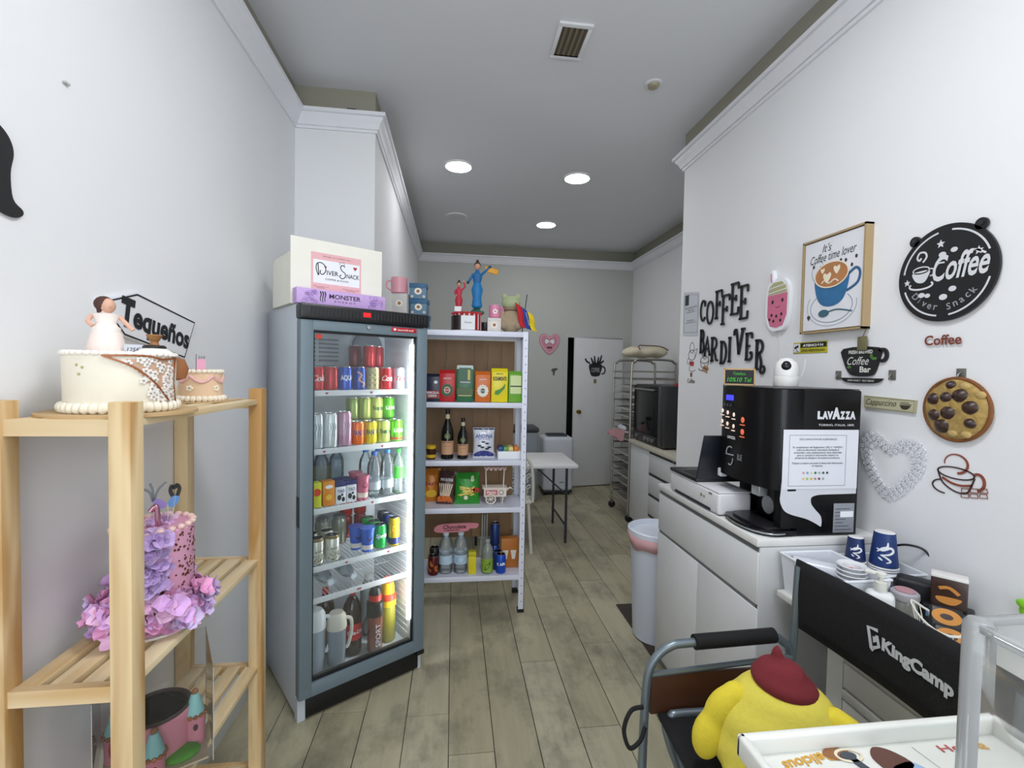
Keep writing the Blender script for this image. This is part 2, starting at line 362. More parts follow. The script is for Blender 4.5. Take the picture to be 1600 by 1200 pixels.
# ================================================================== DRINKS FRIDGE
FA = rad(33.87); FO = Vector((-.658, 2.126, 0)); FU = Vector((math.cos(FA), math.sin(FA), 0)); FV = Vector((-math.sin(FA), math.cos(FA), 0))
def FW(u, dpt, z): return tuple(FO+FU*u+FV*dpt+Vector((0, 0, z)))
W_, D_ = .62, .55
fr = thing('drinks_fridge', 'tall grey glass-door drinks fridge with lit shelves', 'fridge', tuple(FO), FA)
body = M('bfc6cd', .45); frame = M('6f7f88', .4, .1); INN = M('dfe4ea', .4)
fin('side_panel', B().box(-.004, .05, .02, .03, D_, 1.875, .004), body, fr)
fin('side_panel', B().box(W_-.03, .05, .02, W_+.004, D_, 1.875, .004), body, fr)
fin('back_panel', B().box(.03, D_-.03, .09, W_-.03, D_, 1.86), INN, fr)
fin('roof', B().box(.03, .05, 1.80, W_-.03, D_, 1.875), body, fr)
fin('cabinet_floor', B().box(.03, .055, .09, W_-.03, D_-.03, .115), INN, fr)
fin('inner_wall', B().box(.03, .06, .115, .036, D_-.03, 1.80), INN, fr)
iw = B().box(W_-.036, .06, .115, W_-.03, D_-.03, 1.80)
for k in range(46): iw.box(W_-.04, .1, .16+k*.034, W_-.036, D_-.04, .17+k*.034)
fin('inner_wall', iw, INN, fr, label='ribbed white inner side wall')
cp = fin('control_panel', B().box(-.008, -.018, 1.806, W_+.004, .055, 1.872, .008), M('121214', .35), fr)
gb = B()
for k in range(34): gb.box(.035+k*.0168, -.0205, 1.822, .045+k*.0168, -.0178, 1.858)
fin('ventilation_slots', gb, M('1c1c1f', .4), cp)
fin('red_display', B().box(.27, -.0215, 1.832, .305, -.018, 1.852), M('e01418', .4, emit=1.2), cp)
dr = fin('door_frame', B().box(-.004, -.003, .108, .052, .05, 1.803, .004).box(.566, -.003, .108, .624, .03, 1.803, .004).box(.05, -.003, 1.757, .568, .05, 1.803, .003).box(.05, -.003, .108, .568, .05, .168, .003), frame, fr)
fin('handle_recess', B().box(-.007, .004, .885, .003, .04, 1.02, .002), M('0d0e10', .4), dr)
fin('lock', B().cyl((.302, -.003, 1.786), .011, .004, 20, T=None, axis='y').cyl((.302, -.009, 1.786), .0085, .008, 20, axis='y'), STEEL, dr)
fin('badge', B().box(.42, -.006, 1.776, .556, -.0028, 1.797, .003), M('c2202c', .35), dr)
fin('badge_lettering', B().text('eurofred', .0095, .085, .495, 1.786, -.0065, .01).disc(.437, 1.7865, .0065, y0=-.0072, y1=-.006), PAPER, dr)
fin('gasket', B().box(.052, .012, .168, .060, .046, 1.757).box(.560, .012, .168, .566, .03, 1.757).box(.06, .012, .168, .558, .046, .177).box(.06, .012, 1.748, .558, .046, 1.757), M('111317', .5), dr)
fin('glass_pane', B().box(.056, .02, .172, .562, .024, 1.753), glass('fafdfd', .985, .02), dr)
fin('red_sticker', B().disc(.082, 1.732, .013, .011, y0=.0185, y1=.0198), M('d63a22', .5), dr)
fin('kick_plate', B().box(.03, .012, .012, .6, .05, .105, .004), M('08080a', .5), fr)
fin('front_foot', B().box(-.004, .02, 0, .03, .06, .1), body, fr); fin('front_foot', B().box(.604, .022, 0, .62, .06, .085), body, fr)
fin('hinge', B().box(.585, -.004, .085, .628, .045, .108, .003), M('0d0e10', .5), fr)
fin('base_panel', B().box(.03, .06, .0, W_-.03, D_-.02, .09), M('15161a', .6), fr)
# light tube
fin('light_tube', B().box(.552, .040, .27, .574, .056, 1.72, .004), M('ffffff', .4, emit=30), fr)
# fan cover with louvre and round fan
fc = fin('fan_cover', B().box(.036, .40, 1.60, W_-.036, .52, 1.80, .01), M('aab2ba', .4), fr)
lb = B()
for g0 in (.09, .21):
    for k in range(6): lb.box(g0+.0, .393, 1.625+k*.022, g0+.1, .401, 1.634+k*.022)
fin('louvre', lb, M('5a6168', .5), fc)
fin('round_fan', B().lathe([(.085, 0), (.085, .02), (.07, .03), (0, .034)], 32, T=TR(.47, .40, 1.71) @ RX(90)), M('5f6873', .4), fc)
# wire shelves with white price rails
wire = M('e8ebee', .3, .2)
SH = [1.482, 1.208, .928, .655, .505]
for si, z in enumerate(SH):
    s = fin('shelf', B().box(.04, .085, z-.022, .572, .093, z+.004, .001), M('eef0f3', .4), fr)
    wb = B().tube([(.045, .10, z-.006), (.57, .10, z-.006)], .003, 6).tube([(.045, .50, z-.006), (.57, .50, z-.006)], .003, 6).tube([(.045, .3, z-.008), (.57, .3, z-.008)], .0025, 6)
    for k in range(27): x = .05+k*.02; wb.tube([(x, .095, z-.003), (x, .505, z-.003)], .0018, 5)
    fin('shelf_wires', wb, wire, s)
    hb = B()
    for u in ((.14, .36), (.13, .42), (.37, .51), (.24, .46), (.3, .31))[si]:
        hb.prism([(u, z-.016), (u+.008, z-.008), (u+.004, z-.004), (u, z-.007), (u-.004, z-.004), (u-.008, z-.008)], .0835, .0848)
    fin('heart_sticker', hb, M('b0405a', .5), s)

LID = M('c9ccd0', .28, 1)
def can(name, label, group, loc, rot, hexc, r=.033, h=.115, txt=None, tc='ffffff', th=.03, bold=.03, shear=0, band=None, extra=None, vert=False):
    t = thing(name, label, 'can', loc, rot, group)
    fin('can_body', B().lathe([(r*.78, 0), (r*.97, .005), (r, .010), (r, h-.013), (r*.84, h-.003)], 24), M(hexc, .3, .35, var=.08, scale=30), t)
    fin('lid', B().lathe([(r*.84, h-.003), (r*.86, h), (r*.8, h), (r*.78, h-.004), (0, h-.004)], 24).box(-.006, -.012, h-.0042, .006, .008, h-.002), LID, t)
    if txt:
        b = B().text(txt, th, min(r*2.4, .9*r*2.2) if not vert else h*.55, 0, h*.52 if not vert else 0, -.0004, bold, shear)
        if vert: b.fn(lambda v: (v.z, v.y, -v.x+h*.5) if False else (-v.z, v.y, v.x+h*.5))
        fin('lettering', b.wrap(r), M(tc, .4, var=0), t)
    if band:
        for (z0, z1, hc) in band: fin('print_band', B().lathe([(r+.0003, h*z0), (r+.0003, h*z1)], 24), M(hc, .35, .2, var=.1, scale=40), t)
    if extra: extra(t, r, h)
    return t
def claw(t, r, h):
    b = B()
    for dx in (-.012, 0, .012): b.stroke(sm([(dx-.002, h*.72), (dx+.003, h*.6), (dx-.002, h*.45), (dx+.002, h*.32)], 3), lambda q: .004*(1-abs(q-.3)), -.0005, -.0001)
    fin('claw_print', b.wrap(r), M('6a7d84', .4), t)
def swirl(c):
    def f(t, r, h):
        fin('swirl_print', B().stroke(sm([(-.02, h*.8), (.0, h*.65), (-.012, h*.45), (.014, h*.3), (.006, h*.15)], 4), .009, -.0005, -.0001).wrap(r), M(c, .4), t)
    return f
g1 = 'cans on the top fridge shelf'; zt = SH[0]+.001
for u, hexc, txt, lab, ex in ((.113, 'c8141e', 'Cola', 'red soft drink can, leftmost on the fridge top shelf', None), (.178, 'b51a22', None, 'plain dark red can with white side text, second on the fridge top shelf', None),
        (.247, '2350b8', 'AQUA', 'blue can lettered in white, left of the two blue cans on the fridge top shelf', None), (.318, '1c3f9c', 'A', 'blue can with a tan swirl on the fridge top shelf', swirl('d8a684')),
        (.389, 'c9b98a', None, 'tan can with yellow zigzag print on the fridge top shelf', 'z'), (.461, 'c4202c', 'Coca', 'red can with white script on the front right of the fridge top shelf', None), (.534, 'aeb8c4', 'Zero', 'silver can with red lettering, rightmost on the fridge top shelf', None)):
    def zz(t, r, h):
        b = B()
        for q in (.2, .42, .64): b.stroke([(-.028, h*q), (-.014, h*(q+.13)), (0, h*q), (.014, h*(q+.13)), (.028, h*q)], .006, -.0005, -.0001)
        fin('zigzag_print', b.wrap(r), M('6b6a1c', .4), t)
    can('drink_can', lab, g1, FW(u, .14, zt), FA, hexc, txt=txt, tc='c01820' if txt == 'Zero' else 'f4f4f6', th=.03, shear=.35 if txt in ('Cola', 'Coca') else 0, extra=zz if ex == 'z' else ex)
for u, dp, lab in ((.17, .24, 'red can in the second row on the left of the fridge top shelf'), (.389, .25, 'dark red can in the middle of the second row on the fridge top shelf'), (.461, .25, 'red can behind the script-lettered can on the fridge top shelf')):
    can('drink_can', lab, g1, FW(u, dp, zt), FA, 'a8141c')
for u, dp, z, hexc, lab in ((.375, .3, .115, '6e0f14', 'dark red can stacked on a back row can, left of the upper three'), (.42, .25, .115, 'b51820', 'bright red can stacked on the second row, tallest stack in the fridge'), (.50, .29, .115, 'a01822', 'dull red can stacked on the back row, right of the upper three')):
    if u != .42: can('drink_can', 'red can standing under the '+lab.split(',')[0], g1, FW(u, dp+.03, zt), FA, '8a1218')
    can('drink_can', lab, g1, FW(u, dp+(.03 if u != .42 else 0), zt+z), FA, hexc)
g2 = 'cans on the second fridge shelf'; zt = SH[1]+.001
can('energy_drink_can', 'white and silver tall can at the far left of the second fridge shelf', g2, FW(.112, .14, zt), FA, 'c9d2d6', .032, .165, extra=claw)
can('energy_drink_can', 'white tall can with grey claw print, second on the second fridge shelf', g2, FW(.178, .14, zt), FA, 'dbe2e4', .033, .166, extra=claw)
can('energy_drink_can', 'pale pink tall can on the second fridge shelf', g2, FW(.247, .14, zt), FA, 'c99bb4', .033, .17, extra=claw)
for u, hexc, txt, tc, lab in ((.317, 'f07018', 'FANTA', '1c2a86', 'orange can with blue lettering on the second fridge shelf'), (.385, 'e6cf18', 'FANTA', '1c2a86', 'yellow can with blue lettering on the second fridge shelf'), (.457, 'c4cf6a', 'Nestea', '2d5c34', 'pale green iced tea can in the lower row of the second fridge shelf'), (.53, '5db82a', 'tea', 'f0f4ec', 'bright green can at the lower right of the second fridge shelf')):
    can('drink_can', lab, g2, FW(u, .15, zt), FA, hexc, txt=txt, tc=tc, th=.026, band=[(.08, .2, 'b84a30')] if txt == 'tea' else None)
for u, dp, lab in ((.317, .26, 'pale green'), (.385, .24, 'pale green'), (.457, .24, 'pale green'), (.53, .24, 'bright green')):
    can('drink_can', '%s can standing behind can at %s of second fridge shelf' % (lab, {.317: 'the orange can', .385: 'the yellow can', .457: 'the front pale tea can', .53: 'the right end'}[u]), g2, FW(u, dp, zt), FA, 'b9c46a' if lab[0] == 'p' else '5db82a')
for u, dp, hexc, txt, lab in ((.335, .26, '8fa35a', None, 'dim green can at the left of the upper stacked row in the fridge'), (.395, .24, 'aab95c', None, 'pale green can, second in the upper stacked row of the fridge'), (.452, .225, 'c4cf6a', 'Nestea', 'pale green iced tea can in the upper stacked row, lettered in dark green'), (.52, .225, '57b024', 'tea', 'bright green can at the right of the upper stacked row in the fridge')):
    can('drink_can', lab, g2, FW(u, dp, zt+.115), FA, hexc, txt=txt, tc='2d5c34' if txt == 'Nestea' else 'eef4e8', th=.026)

PET = glass('f2f8fa', .88, .05)
def bottle(name, label, group, loc, rot, r, h, bodym, capc, lab=None, neck=.38, labz=(.25, .45), txt=None, tc='ffffff', liquid=None, cat='bottle', capm=None, waist=0):
    t = thing(name, label, cat, loc, rot, group)
    pr = [(r*.7, 0), (r*.97, .006), (r, .016), (r, h*.3), (r*(1-waist), h*.42), (r, h*.55), (r, h*.66), (r*.88, h*.76), (r*.55, h*.86), (r*neck, h*.90), (r*neck, h*.94)]
    fin('bottle_body', B().lathe(pr, 24), bodym, t)
    if liquid: fin('liquid', B().lathe([(p[0]*.93, p[1]+.002) for p in pr[:8]], 20), liquid, t)
    fin('cap', B().lathe([(r*neck*1.12, h*.925), (r*neck*1.16, h*.93), (r*neck*1.12, h), (0, h)], 20), capm or M(capc, .4), t)
    if lab:
        l = fin('bottle_label', B().lathe([(r+.0006, h*labz[0]), (r+.0006, h*labz[1])], 24), M(lab, .5, var=.1, scale=40), t)
        if txt: fin('lettering', B().text(txt, min(.02, h*(labz[1]-labz[0])*.5), r*1.7, 0, h*(labz[0]+labz[1])/2, -.0009, .02).wrap(r), M(tc, .4, var=0), l)
    return t
def carton(name, label, group, loc, rot, w, d, h, hexc, cat='carton', art=None, top=None):
    t = thing(name, label, cat, loc, rot, group)
    fin('carton_body', B().box(-w/2, -d/2, 0, w/2, d/2, h, .002), M(hexc, .45, var=.06, scale=25), t)
    if top: fin('top_band', B().box(-w/2-.0004, -d/2-.0004, h*.8, w/2+.0004, d/2+.0004, h+.0005, .001), M(top, .45), t)
    if art: art(t, w, d, h)
    return t
g3 = 'drinks on the third fridge shelf'; zt = SH[2]+.001
def art_straw(t, w, d, h): fin('fruit_print', B().disc(.002, h*.62, .018, y0=-d/2-.001, y1=-d/2), M('d03018', .5), t); fin('straw', B().box(-w/2+.005, -d/2-.004, .01, -w/2+.01, -d/2, h*.9), M('e8b020', .4), t)
carton('juice_carton', 'lime and yellow juice carton at the left end of the third fridge shelf', g3, FW(.107, .14, zt), FA, .045, .05, .118, 'cfd628', art=art_straw)
def art_or(t, w, d, h): fin('front_print', B().disc(0, h*.78, .018, .009, y0=-d/2-.001, y1=-d/2), PAPER, t); fin('fruit_print', B().disc(0, h*.35, .014, y0=-d/2-.001, y1=-d/2), M('f0c030', .5), t)
carton('juice_carton', 'orange juice carton with a white oval on the third fridge shelf', g3, FW(.165, .14, zt), FA, .055, .05, .118, 'e08a18', art=art_or)
def art_milk(t, w, d, h):
    fin('lettering', B().text('TAO', .016, .034, 0, h*.6, -d/2-.001, .02), M('2a2f70', .5), t)
    fin('cow_print', B().disc(-.008, h*.3, .010, .014, y0=-d/2-.001, y1=-d/2, seg=10).disc(.012, h*.2, .008, .012, y0=-d/2-.001, y1=-d/2, seg=9).disc(.006, h*.42, .006, .006, y0=-d/2-.001, y1=-d/2, seg=9), M('231a1e', .5), t)
    if t.location.x > -.5: fin('berry_print', B().disc(-.004, h*.1, .014, .008, y0=-d/2-.0014, y1=-d/2, seg=12), M('c04050', .5), t)
carton('milk_carton', 'small milkshake carton with a blue top and cow spots, left of two', g3, FW(.222, .14, zt), FA, .05, .05, .105, 'e8eaf0', art=art_milk, top='262a6a')
carton('milk_carton', 'small milkshake carton with a blue top beside the pink cup', g3, FW(.275, .14, zt), FA, .05, .05, .108, 'e8eaf0', art=art_milk, top='262a6a')
for u in (.222, .275): carton('milk_carton', 'blue-topped milkshake carton in the second row %s' % ('behind the left front carton' if u < .25 else 'behind the right front carton'), g3, FW(u, .21, zt), FA, .05, .05, .105, 'd8dae2', top='262a6a')
def cupshape(label, group, loc, rot, r1, r2, h, hexc, bandc, cat='cup', lidc=None, blob_c='4a2018'):
    t = thing('drink_cup', label, cat, loc, rot, group)
    fin('cup_body', B().lathe([(r1, 0), (r1, .004), (r2, h)], 24), M(hexc, .35, var=.08, scale=30), t)
    fin('cup_lid', B().lathe([(r2+.002, h-.004), (r2+.002, h+.003), (0, h+.003)], 24), M(lidc or hexc, .3), t)
    fin('print_band', B().lathe([((r1*.9+r2*.1)+.0006, h*.1), ((r1*.7+r2*.3)+.0006, h*.3)], 24), M(bandc, .4), t)
    fin('front_print', B().disc(0, h*.62, r1*.5, r1*.6, y0=-.0022, y1=-.0008, seg=14).wrap((r1+r2)/2), M(blob_c, .5), t)
    return t
cupshape('pink yoghurt drink cup on the third fridge shelf beside the milk cartons', g3, FW(.342, .14, zt), FA, .026, .034, .12, 'c96a84', 'ecdcd0', blob_c='8a3040')
cupshape('pink yoghurt drink cup in the second row of the third fridge shelf', g3, FW(.342, .23, zt), FA, .026, .034, .12, 'c96a84', 'ecdcd0', blob_c='8a3040')
bottle('water_bottle', 'clear water bottle with a blue cap, left of the two on the third fridge shelf', g3, FW(.402, .14, zt), FA, .033, .235, PET, '2f66c0', 'ccd6de', labz=(.18, .36))
bottle('water_bottle', 'clear water bottle with a blue cap, right of the two on the third fridge shelf', g3, FW(.475, .14, zt), FA, .033, .238, PET, '2f80d8', 'ccd6de', labz=(.18, .36))
bottle('water_bottle', 'clear water bottle with green label and green cap on the third fridge shelf', g3, FW(.54, .14, zt), FA, .031, .235, PET, '36b648', '45b83a', labz=(.35, .6))
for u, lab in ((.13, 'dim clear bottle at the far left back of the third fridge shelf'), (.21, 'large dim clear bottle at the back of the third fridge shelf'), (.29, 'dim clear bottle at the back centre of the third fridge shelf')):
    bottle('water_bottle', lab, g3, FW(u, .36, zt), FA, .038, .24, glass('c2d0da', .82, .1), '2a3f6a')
for u, c in ((.40, 'front left'), (.47, 'front right')): bottle('water_bottle', 'blue-capped water bottle in the second row behind the %s one' % c, g3, FW(u, .24, zt), FA, .033, .236, PET, '2f66c0', 'ccd6de', labz=(.18, .36))
g4 = 'drinks on the fourth fridge shelf'; zt = SH[3]+.001
for u, lab in ((.115, 'cream latte can with coffee bean print at the left end of the fourth fridge shelf'), (.19, 'cream latte can with coffee bean print, right of its twin')):
    def beans(t, r, h):
        b = B()
        for i in range(26): b.disc(random.uniform(-.028, .028), random.uniform(.01, h*.4), .0035, .0025, y0=-.0008, y1=-.0001, seg=6)
        fin('bean_print', b.wrap(r), M('6a6a34', .5), t)
    can('coffee_can', lab, g4, FW(u, .14, zt), FA, 'd9d8cc', .034, .125, txt='Latte', tc='4a4a44', th=.012, bold=0, extra=beans, band=[(.88, .97, '8a7648')])
    can('coffee_can', lab.split(' at ')[0].split(',')[0]+' in the second row, '+('left' if u < .15 else 'right'), g4, FW(u, .22, zt), FA, 'b7b59a', .034, .125)
for u, dp, lab in ((.21, .34, 'left'), (.30, .34, 'right')):
    t = thing('glass_jar', 'dim glass jar drink at the back of the fourth fridge shelf, %s of two' % lab, 'jar', FW(u, dp, zt), FA, g4)
    fin('jar_body', B().lathe([(.034, 0), (.037, .008), (.037, .12), (.03, .135)], 20), glass('a7ad9a', .45, .1), t); fin('jar_lid', B().lathe([(.032, .133), (.032, .15), (0, .15)], 20), M('7a7d78', .4, .5), t)
cupshape('blue and white yoghurt cup at the front of the fourth fridge shelf', g4, FW(.37, .14, zt), FA, .026, .036, .118, '3a66c8', 'e8e0da')
cupshape('blue yoghurt cup behind the front blue cup', g4, FW(.335, .20, zt), FA, .026, .036, .118, '3a62c0', 'e8e0da')
for dp, lab in ((.15, 'green soda can with white lettering, front of the fourth fridge shelf'), (.225, 'green soda can, second in its row on the fourth fridge shelf'), (.30, 'green soda can, third in its row on the fourth fridge shelf')):
    can('drink_can', lab, g4, FW(.442, dp, zt), FA, '1ea84c', .034, .122, txt='Sprite', th=.028, shear=.2)
def sunp(t, r, h): fin('sun_print', B().disc(0, h*.62, .022, y0=-.0012, y1=-.0004).wrap(r), M('d87a1c', .4), t)
for dp, hexc, lab in ((.13, 'd8b818', 'slim yellow energy can with blue base, front right of the fourth fridge shelf'), (.20, '2a3a86', 'slim blue can behind the yellow energy can'), (.265, '3a3c4a', 'slim dark can, third in the right row of the fourth fridge shelf')):
    can('drink_can', lab, g4, FW(.513, dp, zt), FA, hexc, .029, .15, band=[(.08, .3, '1c2c6a')], extra=sunp if hexc[0] == 'd' else None)
for u, lab in ((.36, 'left'), (.44, 'right')):
    can('drink_can', 'dark red can at the back of the fourth fridge shelf, lower %s' % lab, g4, FW(u, .40, zt), FA, '8a1c1c', h=.118); can('drink_can', 'red can stacked at the back of the fourth fridge shelf, %s' % lab, g4, FW(u, .40, zt+.119), FA, 'b02a22', h=.115)
# low shelf: two clear bottles lying down
g5 = 'bottles lying on the lowest fridge wire shelf'
for u, lab in ((.185, 'clear bottle lying with its mouth forward, left of two on the wire shelf'), (.30, 'clear bottle lying with its mouth forward, right of two on the wire shelf')):
    t = thing('water_bottle', lab, 'bottle', FW(u, .15, SH[4]+.037), FA, g5)
    A = RX(-90)
    fin('bottle_body', B().lathe([(.012, 0), (.012, .02), (.03, .06), (.034, .09), (.034, .2), (.02, .21)], 20, T=A), glass('dfeaef', .7, .08), t)
    fin('cap', B().lathe([(.0, -.012), (.015, -.012), (.015, .004), (.012, .006)], 18, T=A), M('d4dde4', .3), t)
g6 = 'bottles and jugs on the fridge floor'; zt = .116
def jug(label, loc, hexc, capc, u, r=.048, h=.27, liquid=None, cl=.35):
    t = thing('water_jug', label, 'jug', loc, FA, g6)
    fin('jug_body', B().lathe([(r*.85, 0), (r*.95, .01), (r, h*.3), (r*1.05, h*.7)], 24), glass(hexc, cl, .2), t)
    if liquid: fin('liquid', B().lathe([(r*.82, .004), (r*.93, h*.25), (r*.95, h*.38), (0, h*.38)], 24), M(liquid, .3), t)
    fin('jug_lid', B().lathe([(r*1.08, h*.7), (r*1.1, h*.74), (r*.98, h*.93), (r*.7, h), (0, h*1.01)], 24), M(capc, .4), t)
    fin('handle', B().tube(sm([(r*.9, -.01, h*.86), (r*1.5, -.015, h*.8), (r*1.55, -.015, h*.55), (r*1.2, -.012, h*.3), (r*.95, -.01, h*.28)], 5), .009, 8), M(capc, .4), t)
jug('white-lidded water jug with a handle, leftmost on the fridge floor', FW(.12, .17, zt), 'c4d2e2', 'e2e6ea', .1, liquid='3e4a6e', h=.30)
jug('grey jug with a beige lid beside the cola bottle on the fridge floor', FW(.222, .16, zt), '8d99a6', 'd4cfc2', .2, r=.045, h=.26, cl=.12)
DK = M('2a1512', .15)
bottle('cola_bottle', 'large dark cola bottle with a red label on the fridge floor', g6, FW(.318, .2, zt), FA, .048, .33, DK, 'c8202c', 'c4242c', labz=(.25, .5), txt='Coca-Cola', waist=.08, neck=.3)
bottle('cola_bottle', 'large dark cola bottle in the second row behind the jugs', g6, FW(.215, .30, zt), FA, .048, .33, DK, 'c8202c', 'c4242c', labz=(.25, .5), waist=.08, neck=.3)
t = thing('sports_bottle', 'clear brown sports bottle with a black and red top on the fridge floor', 'bottle', FW(.42, .15, zt), FA, g6)
fin('bottle_body', B().lathe([(.034, 0), (.04, .01), (.04, .17), (.037, .19)], 24), glass('9a5a4c', .25, .15), t); fin('liquid', B().lathe([(.032, .004), (.037, .012), (.037, .165), (0, .165)], 20), M('86483c', .3), t)
fin('cap', B().lathe([(.042, .185), (.043, .19), (.043, .255), (.032, .26), (.03, .31), (.02, .33), (0, .33)], 24), M('17171b', .4), t); fin('cap_ring', B().lathe([(.033, .265), (.033, .295)], 24), M('c22c24', .4), t)
fin('lettering', B().text('SPORT', .026, .12, 0, 0, -.0004, .01).fn(lambda v: (-v.z, v.y, v.x+.09)).wrap(.041), PAPER, t)
fin('carry_loop', B().tube(sm([(-.04, -.01, .2), (-.07, -.015, .16), (-.06, -.015, .1), (-.035, -.02, .12)], 5), .004, 6), M('17171b', .5), t)
t = thing('sports_bottle', 'yellow-green sports bottle with a red and yellow top on the fridge floor', 'bottle', FW(.512, .19, zt), FA, g6)
fin('bottle_body', B().lathe([(.036, 0), (.042, .01), (.042, .17), (.038, .2)], 24), glass('b8b040', .15, .2), t); fin('liquid', B().lathe([(.034, .004), (.039, .012), (.037, .17), (0, .17)], 20), M('a8a03a', .3), t)
fin('cap', B().lathe([(.044, .195), (.044, .225), (.036, .235), (.034, .28), (.036, .285), (.03, .32), (0, .325)], 24), M('f0c81c', .4), t); fin('cap_ring', B().lathe([(.0445, .228), (.0445, .25), (.037, .26)], 24), M('dc4a28', .4), t); fin('spout', B().lathe([(.028, .3), (.03, .325), (.02, .345), (0, .345)], 20), M('dc5038', .4), t)
t = thing('sports_bottle', 'clear bottle with a pale cap at the back of the fridge floor', 'bottle', FW(.46, .33, zt), FA, g6)
fin('bottle_body', B().lathe([(.04, 0), (.042, .01), (.042, .24), (.02, .3)], 20), glass('cfd8dc', .6, .1), t); fin('cap', B().lathe([(.021, .3), (.021, .33), (0, .33)], 16), M('d8dcde', .4), t)

# on top of the fridge
t = thing('cardboard_box', 'white open cardboard box with a pink shop label on top of the fridge', 'box', FW(.20, .10, 1.876), FA)
CW = M('eceade', .6)
fin('box_body', B().box(-.215, .0, 0, .215, .30, .004).box(-.215, .297, 0, .215, .30, .235).box(-.215, 0, 0, -.212, .3, .235).box(.212, 0, 0, .215, .3, .235).box(-.215, 0, 0, .215, .003, .235), CW, t)
fin('front_flap', B().box(-.218, -.003, .002, .214, .0, .302), CW, t)
fin('side_flap', B().box(.215, .02, .2, .218, .16, .285, T=None), M('d9d6cc', .6), t)
lb = fin('shop_label', B().box(-.13, -.005, .072, .105, -.0032, .246), M('e8b4b8', .6), t)
fin('label_panel', B().box(-.121, -.0056, .106, .097, -.005, .214), PAPER, lb)
bt = B().text('IVER', .021, .054, -.033, .158, -.0062, .012).text('NACK', .021, .062, .064, .155, -.0062, .012).text('COFFEE & FOOD', .008, .11, -.012, .128, -.0062, .01)
bt.stroke(sm([(-.098, .142), (-.108, .17), (-.104, .195), (-.084, .2), (-.067, .185), (-.066, .163), (-.078, .148), (-.09, .152), (-.088, .166)], 4), .004, -.0062, -.0056)
bt.stroke([(-.1, .195), (-.096, .143)], .004, -.0062, -.0056)
bt.stroke(sm([(.026, .196), (.014, .203), (.004, .193), (.01, .178), (.026, .166), (.026, .148), (.01, .14), (.0, .15), (.008, .158)], 4), .004, -.0062, -.0056)
bt.stroke(sm([(.002, .203), (-.002, .212), (.008, .214), (.018, .216), (.024, .208), (.018, .203)], 3, True), .0015, -.0062, -.0056)
fin('logo_lettering', bt, INK, lb)
fin('small_print', B().text('Recoge tus pedidos aqui', .007, .13, -.012, .231, -.0056, .0).text('Cafe, postres y mas\npara llevar', .012, .07, -.085, .088, -.0056, 0).text('Abierto todos los dias\nDiver Snack', .012, .08, .055, .088, -.0056, 0), M('6a3a44', .6), lb)
fin('heart_print', B().prism([(.075, .185), (.085, .197), (.081, .204), (.075, .199), (.069, .204), (.065, .197)], -.0062, -.0056).prism([(-.066, .176), (-.06, .184), (-.063, .188), (-.066, .185), (-.069, .188), (-.072, .184)], -.0062, -.0056), M('b02838', .5), lb)
t = thing('drinks_carton', 'lilac printed cardboard drinks tray in front of the white box', 'carton', FW(.195, .055, 1.876), FA)
lil = fin('carton_body', B().box(-.205, -.02, 0, .21, .035, .068, .001), M('c6a6dc', .5, var=.1, scale=60), t)
fin('lettering', B().text('MONSTER', .021, .148, .01, .042, -.0205, .02).text('ENERGY', .007, .1, .01, .02, -.0205, .01, space=1.5), M('2a2036', .5), t)
cb = B()
for k, dx in enumerate((-.104, -.094, -.084)): cb.stroke(sm([(dx, .06), (dx+.004, .045), (dx, .03), (dx+.001, .014-(k == 1)*.004)], 3), lambda q: .006*(1-.6*q), -.0212, -.0204)
fin('claw_print', cb, M('2a2036', .5), t)
pb = B()
for sx_ in (-1, 1):
    for i in range(22):
        a = random.uniform(.125, .19); zz_ = random.uniform(.01, .06); pb.stroke(arc(sx_*a+.005, zz_, random.uniform(.004, .012), random.uniform(.003, .008), 0, 320, 7), .0012, -.021, -.0204)
fin('filigree_print', pb, M('8a62b0', .5), t)

# ================================================================== WHITE METAL SHELF UNIT
su = thing('metal_shelf_unit', 'white metal shelf unit with brown board back beside the fridge', 'shelf unit', (0, 3.0, 0))
SW = M('d9dcea', .4, .1); X0, X1 = -.455, .478
for (px_, py_, lab) in ((X0, 0, 0), (X1, 0, 1), (X0, .31, 2), (X1, .31, 3)):
    sg = 1 if px_ < 0 else -1; yy = 1 if py_ == 0 else -1
    pb = B().box(px_, py_, .02, px_+sg*.036, py_+yy*.003, 1.845).box(px_, py_, .02, px_+sg*.003, py_+yy*.036, 1.845)
    p_ = fin('post', pb, SW, su)
    hb = B()
    for k in range(34): hb.box(px_+sg*.014, py_-.0006*yy-.0002, .07+k*.052, px_+sg*.02, py_+.0006*yy, .078+k*.052)
    fin('slot_holes', hb, M('6a6f78', .6), p_)
    fin('foot', B().box(px_-sg*.002, py_-yy*.002, 0, px_+sg*.04, py_+yy*.04, .022), M('111113', .6), p_)
SZ = [1.843, 1.383, 1.008, .700, .252]
for z in SZ:
    fin('shelf', B().box(X0+.004, .003, z-.006, X1-.004, .307, z).box(X0+.036, .002, z-.034, X1-.036, .006, z, .001).box(X0+.036, .304, z-.034, X1-.036, .308, z).box(X0+.004, .004, z-.034, X0+.008, .306, z).box(X1-.008, .004, z-.034, X1-.004, .306, z), SW, su)
BW = wood('8f6f4c', '7d5f3f', 'z', 9, dist=1.2)
for k in range(9):
    zlo = .70 if k > 6 else .40
    if k == 8: zlo = .40
    fin('back_board', B().box(X0+.02+k*.096, .314, max(.38, .40), X0+.115+k*.096, .324, 1.80, .002, 1), BW, su)
def on(z): return z+.0005
Y0 = 3.055
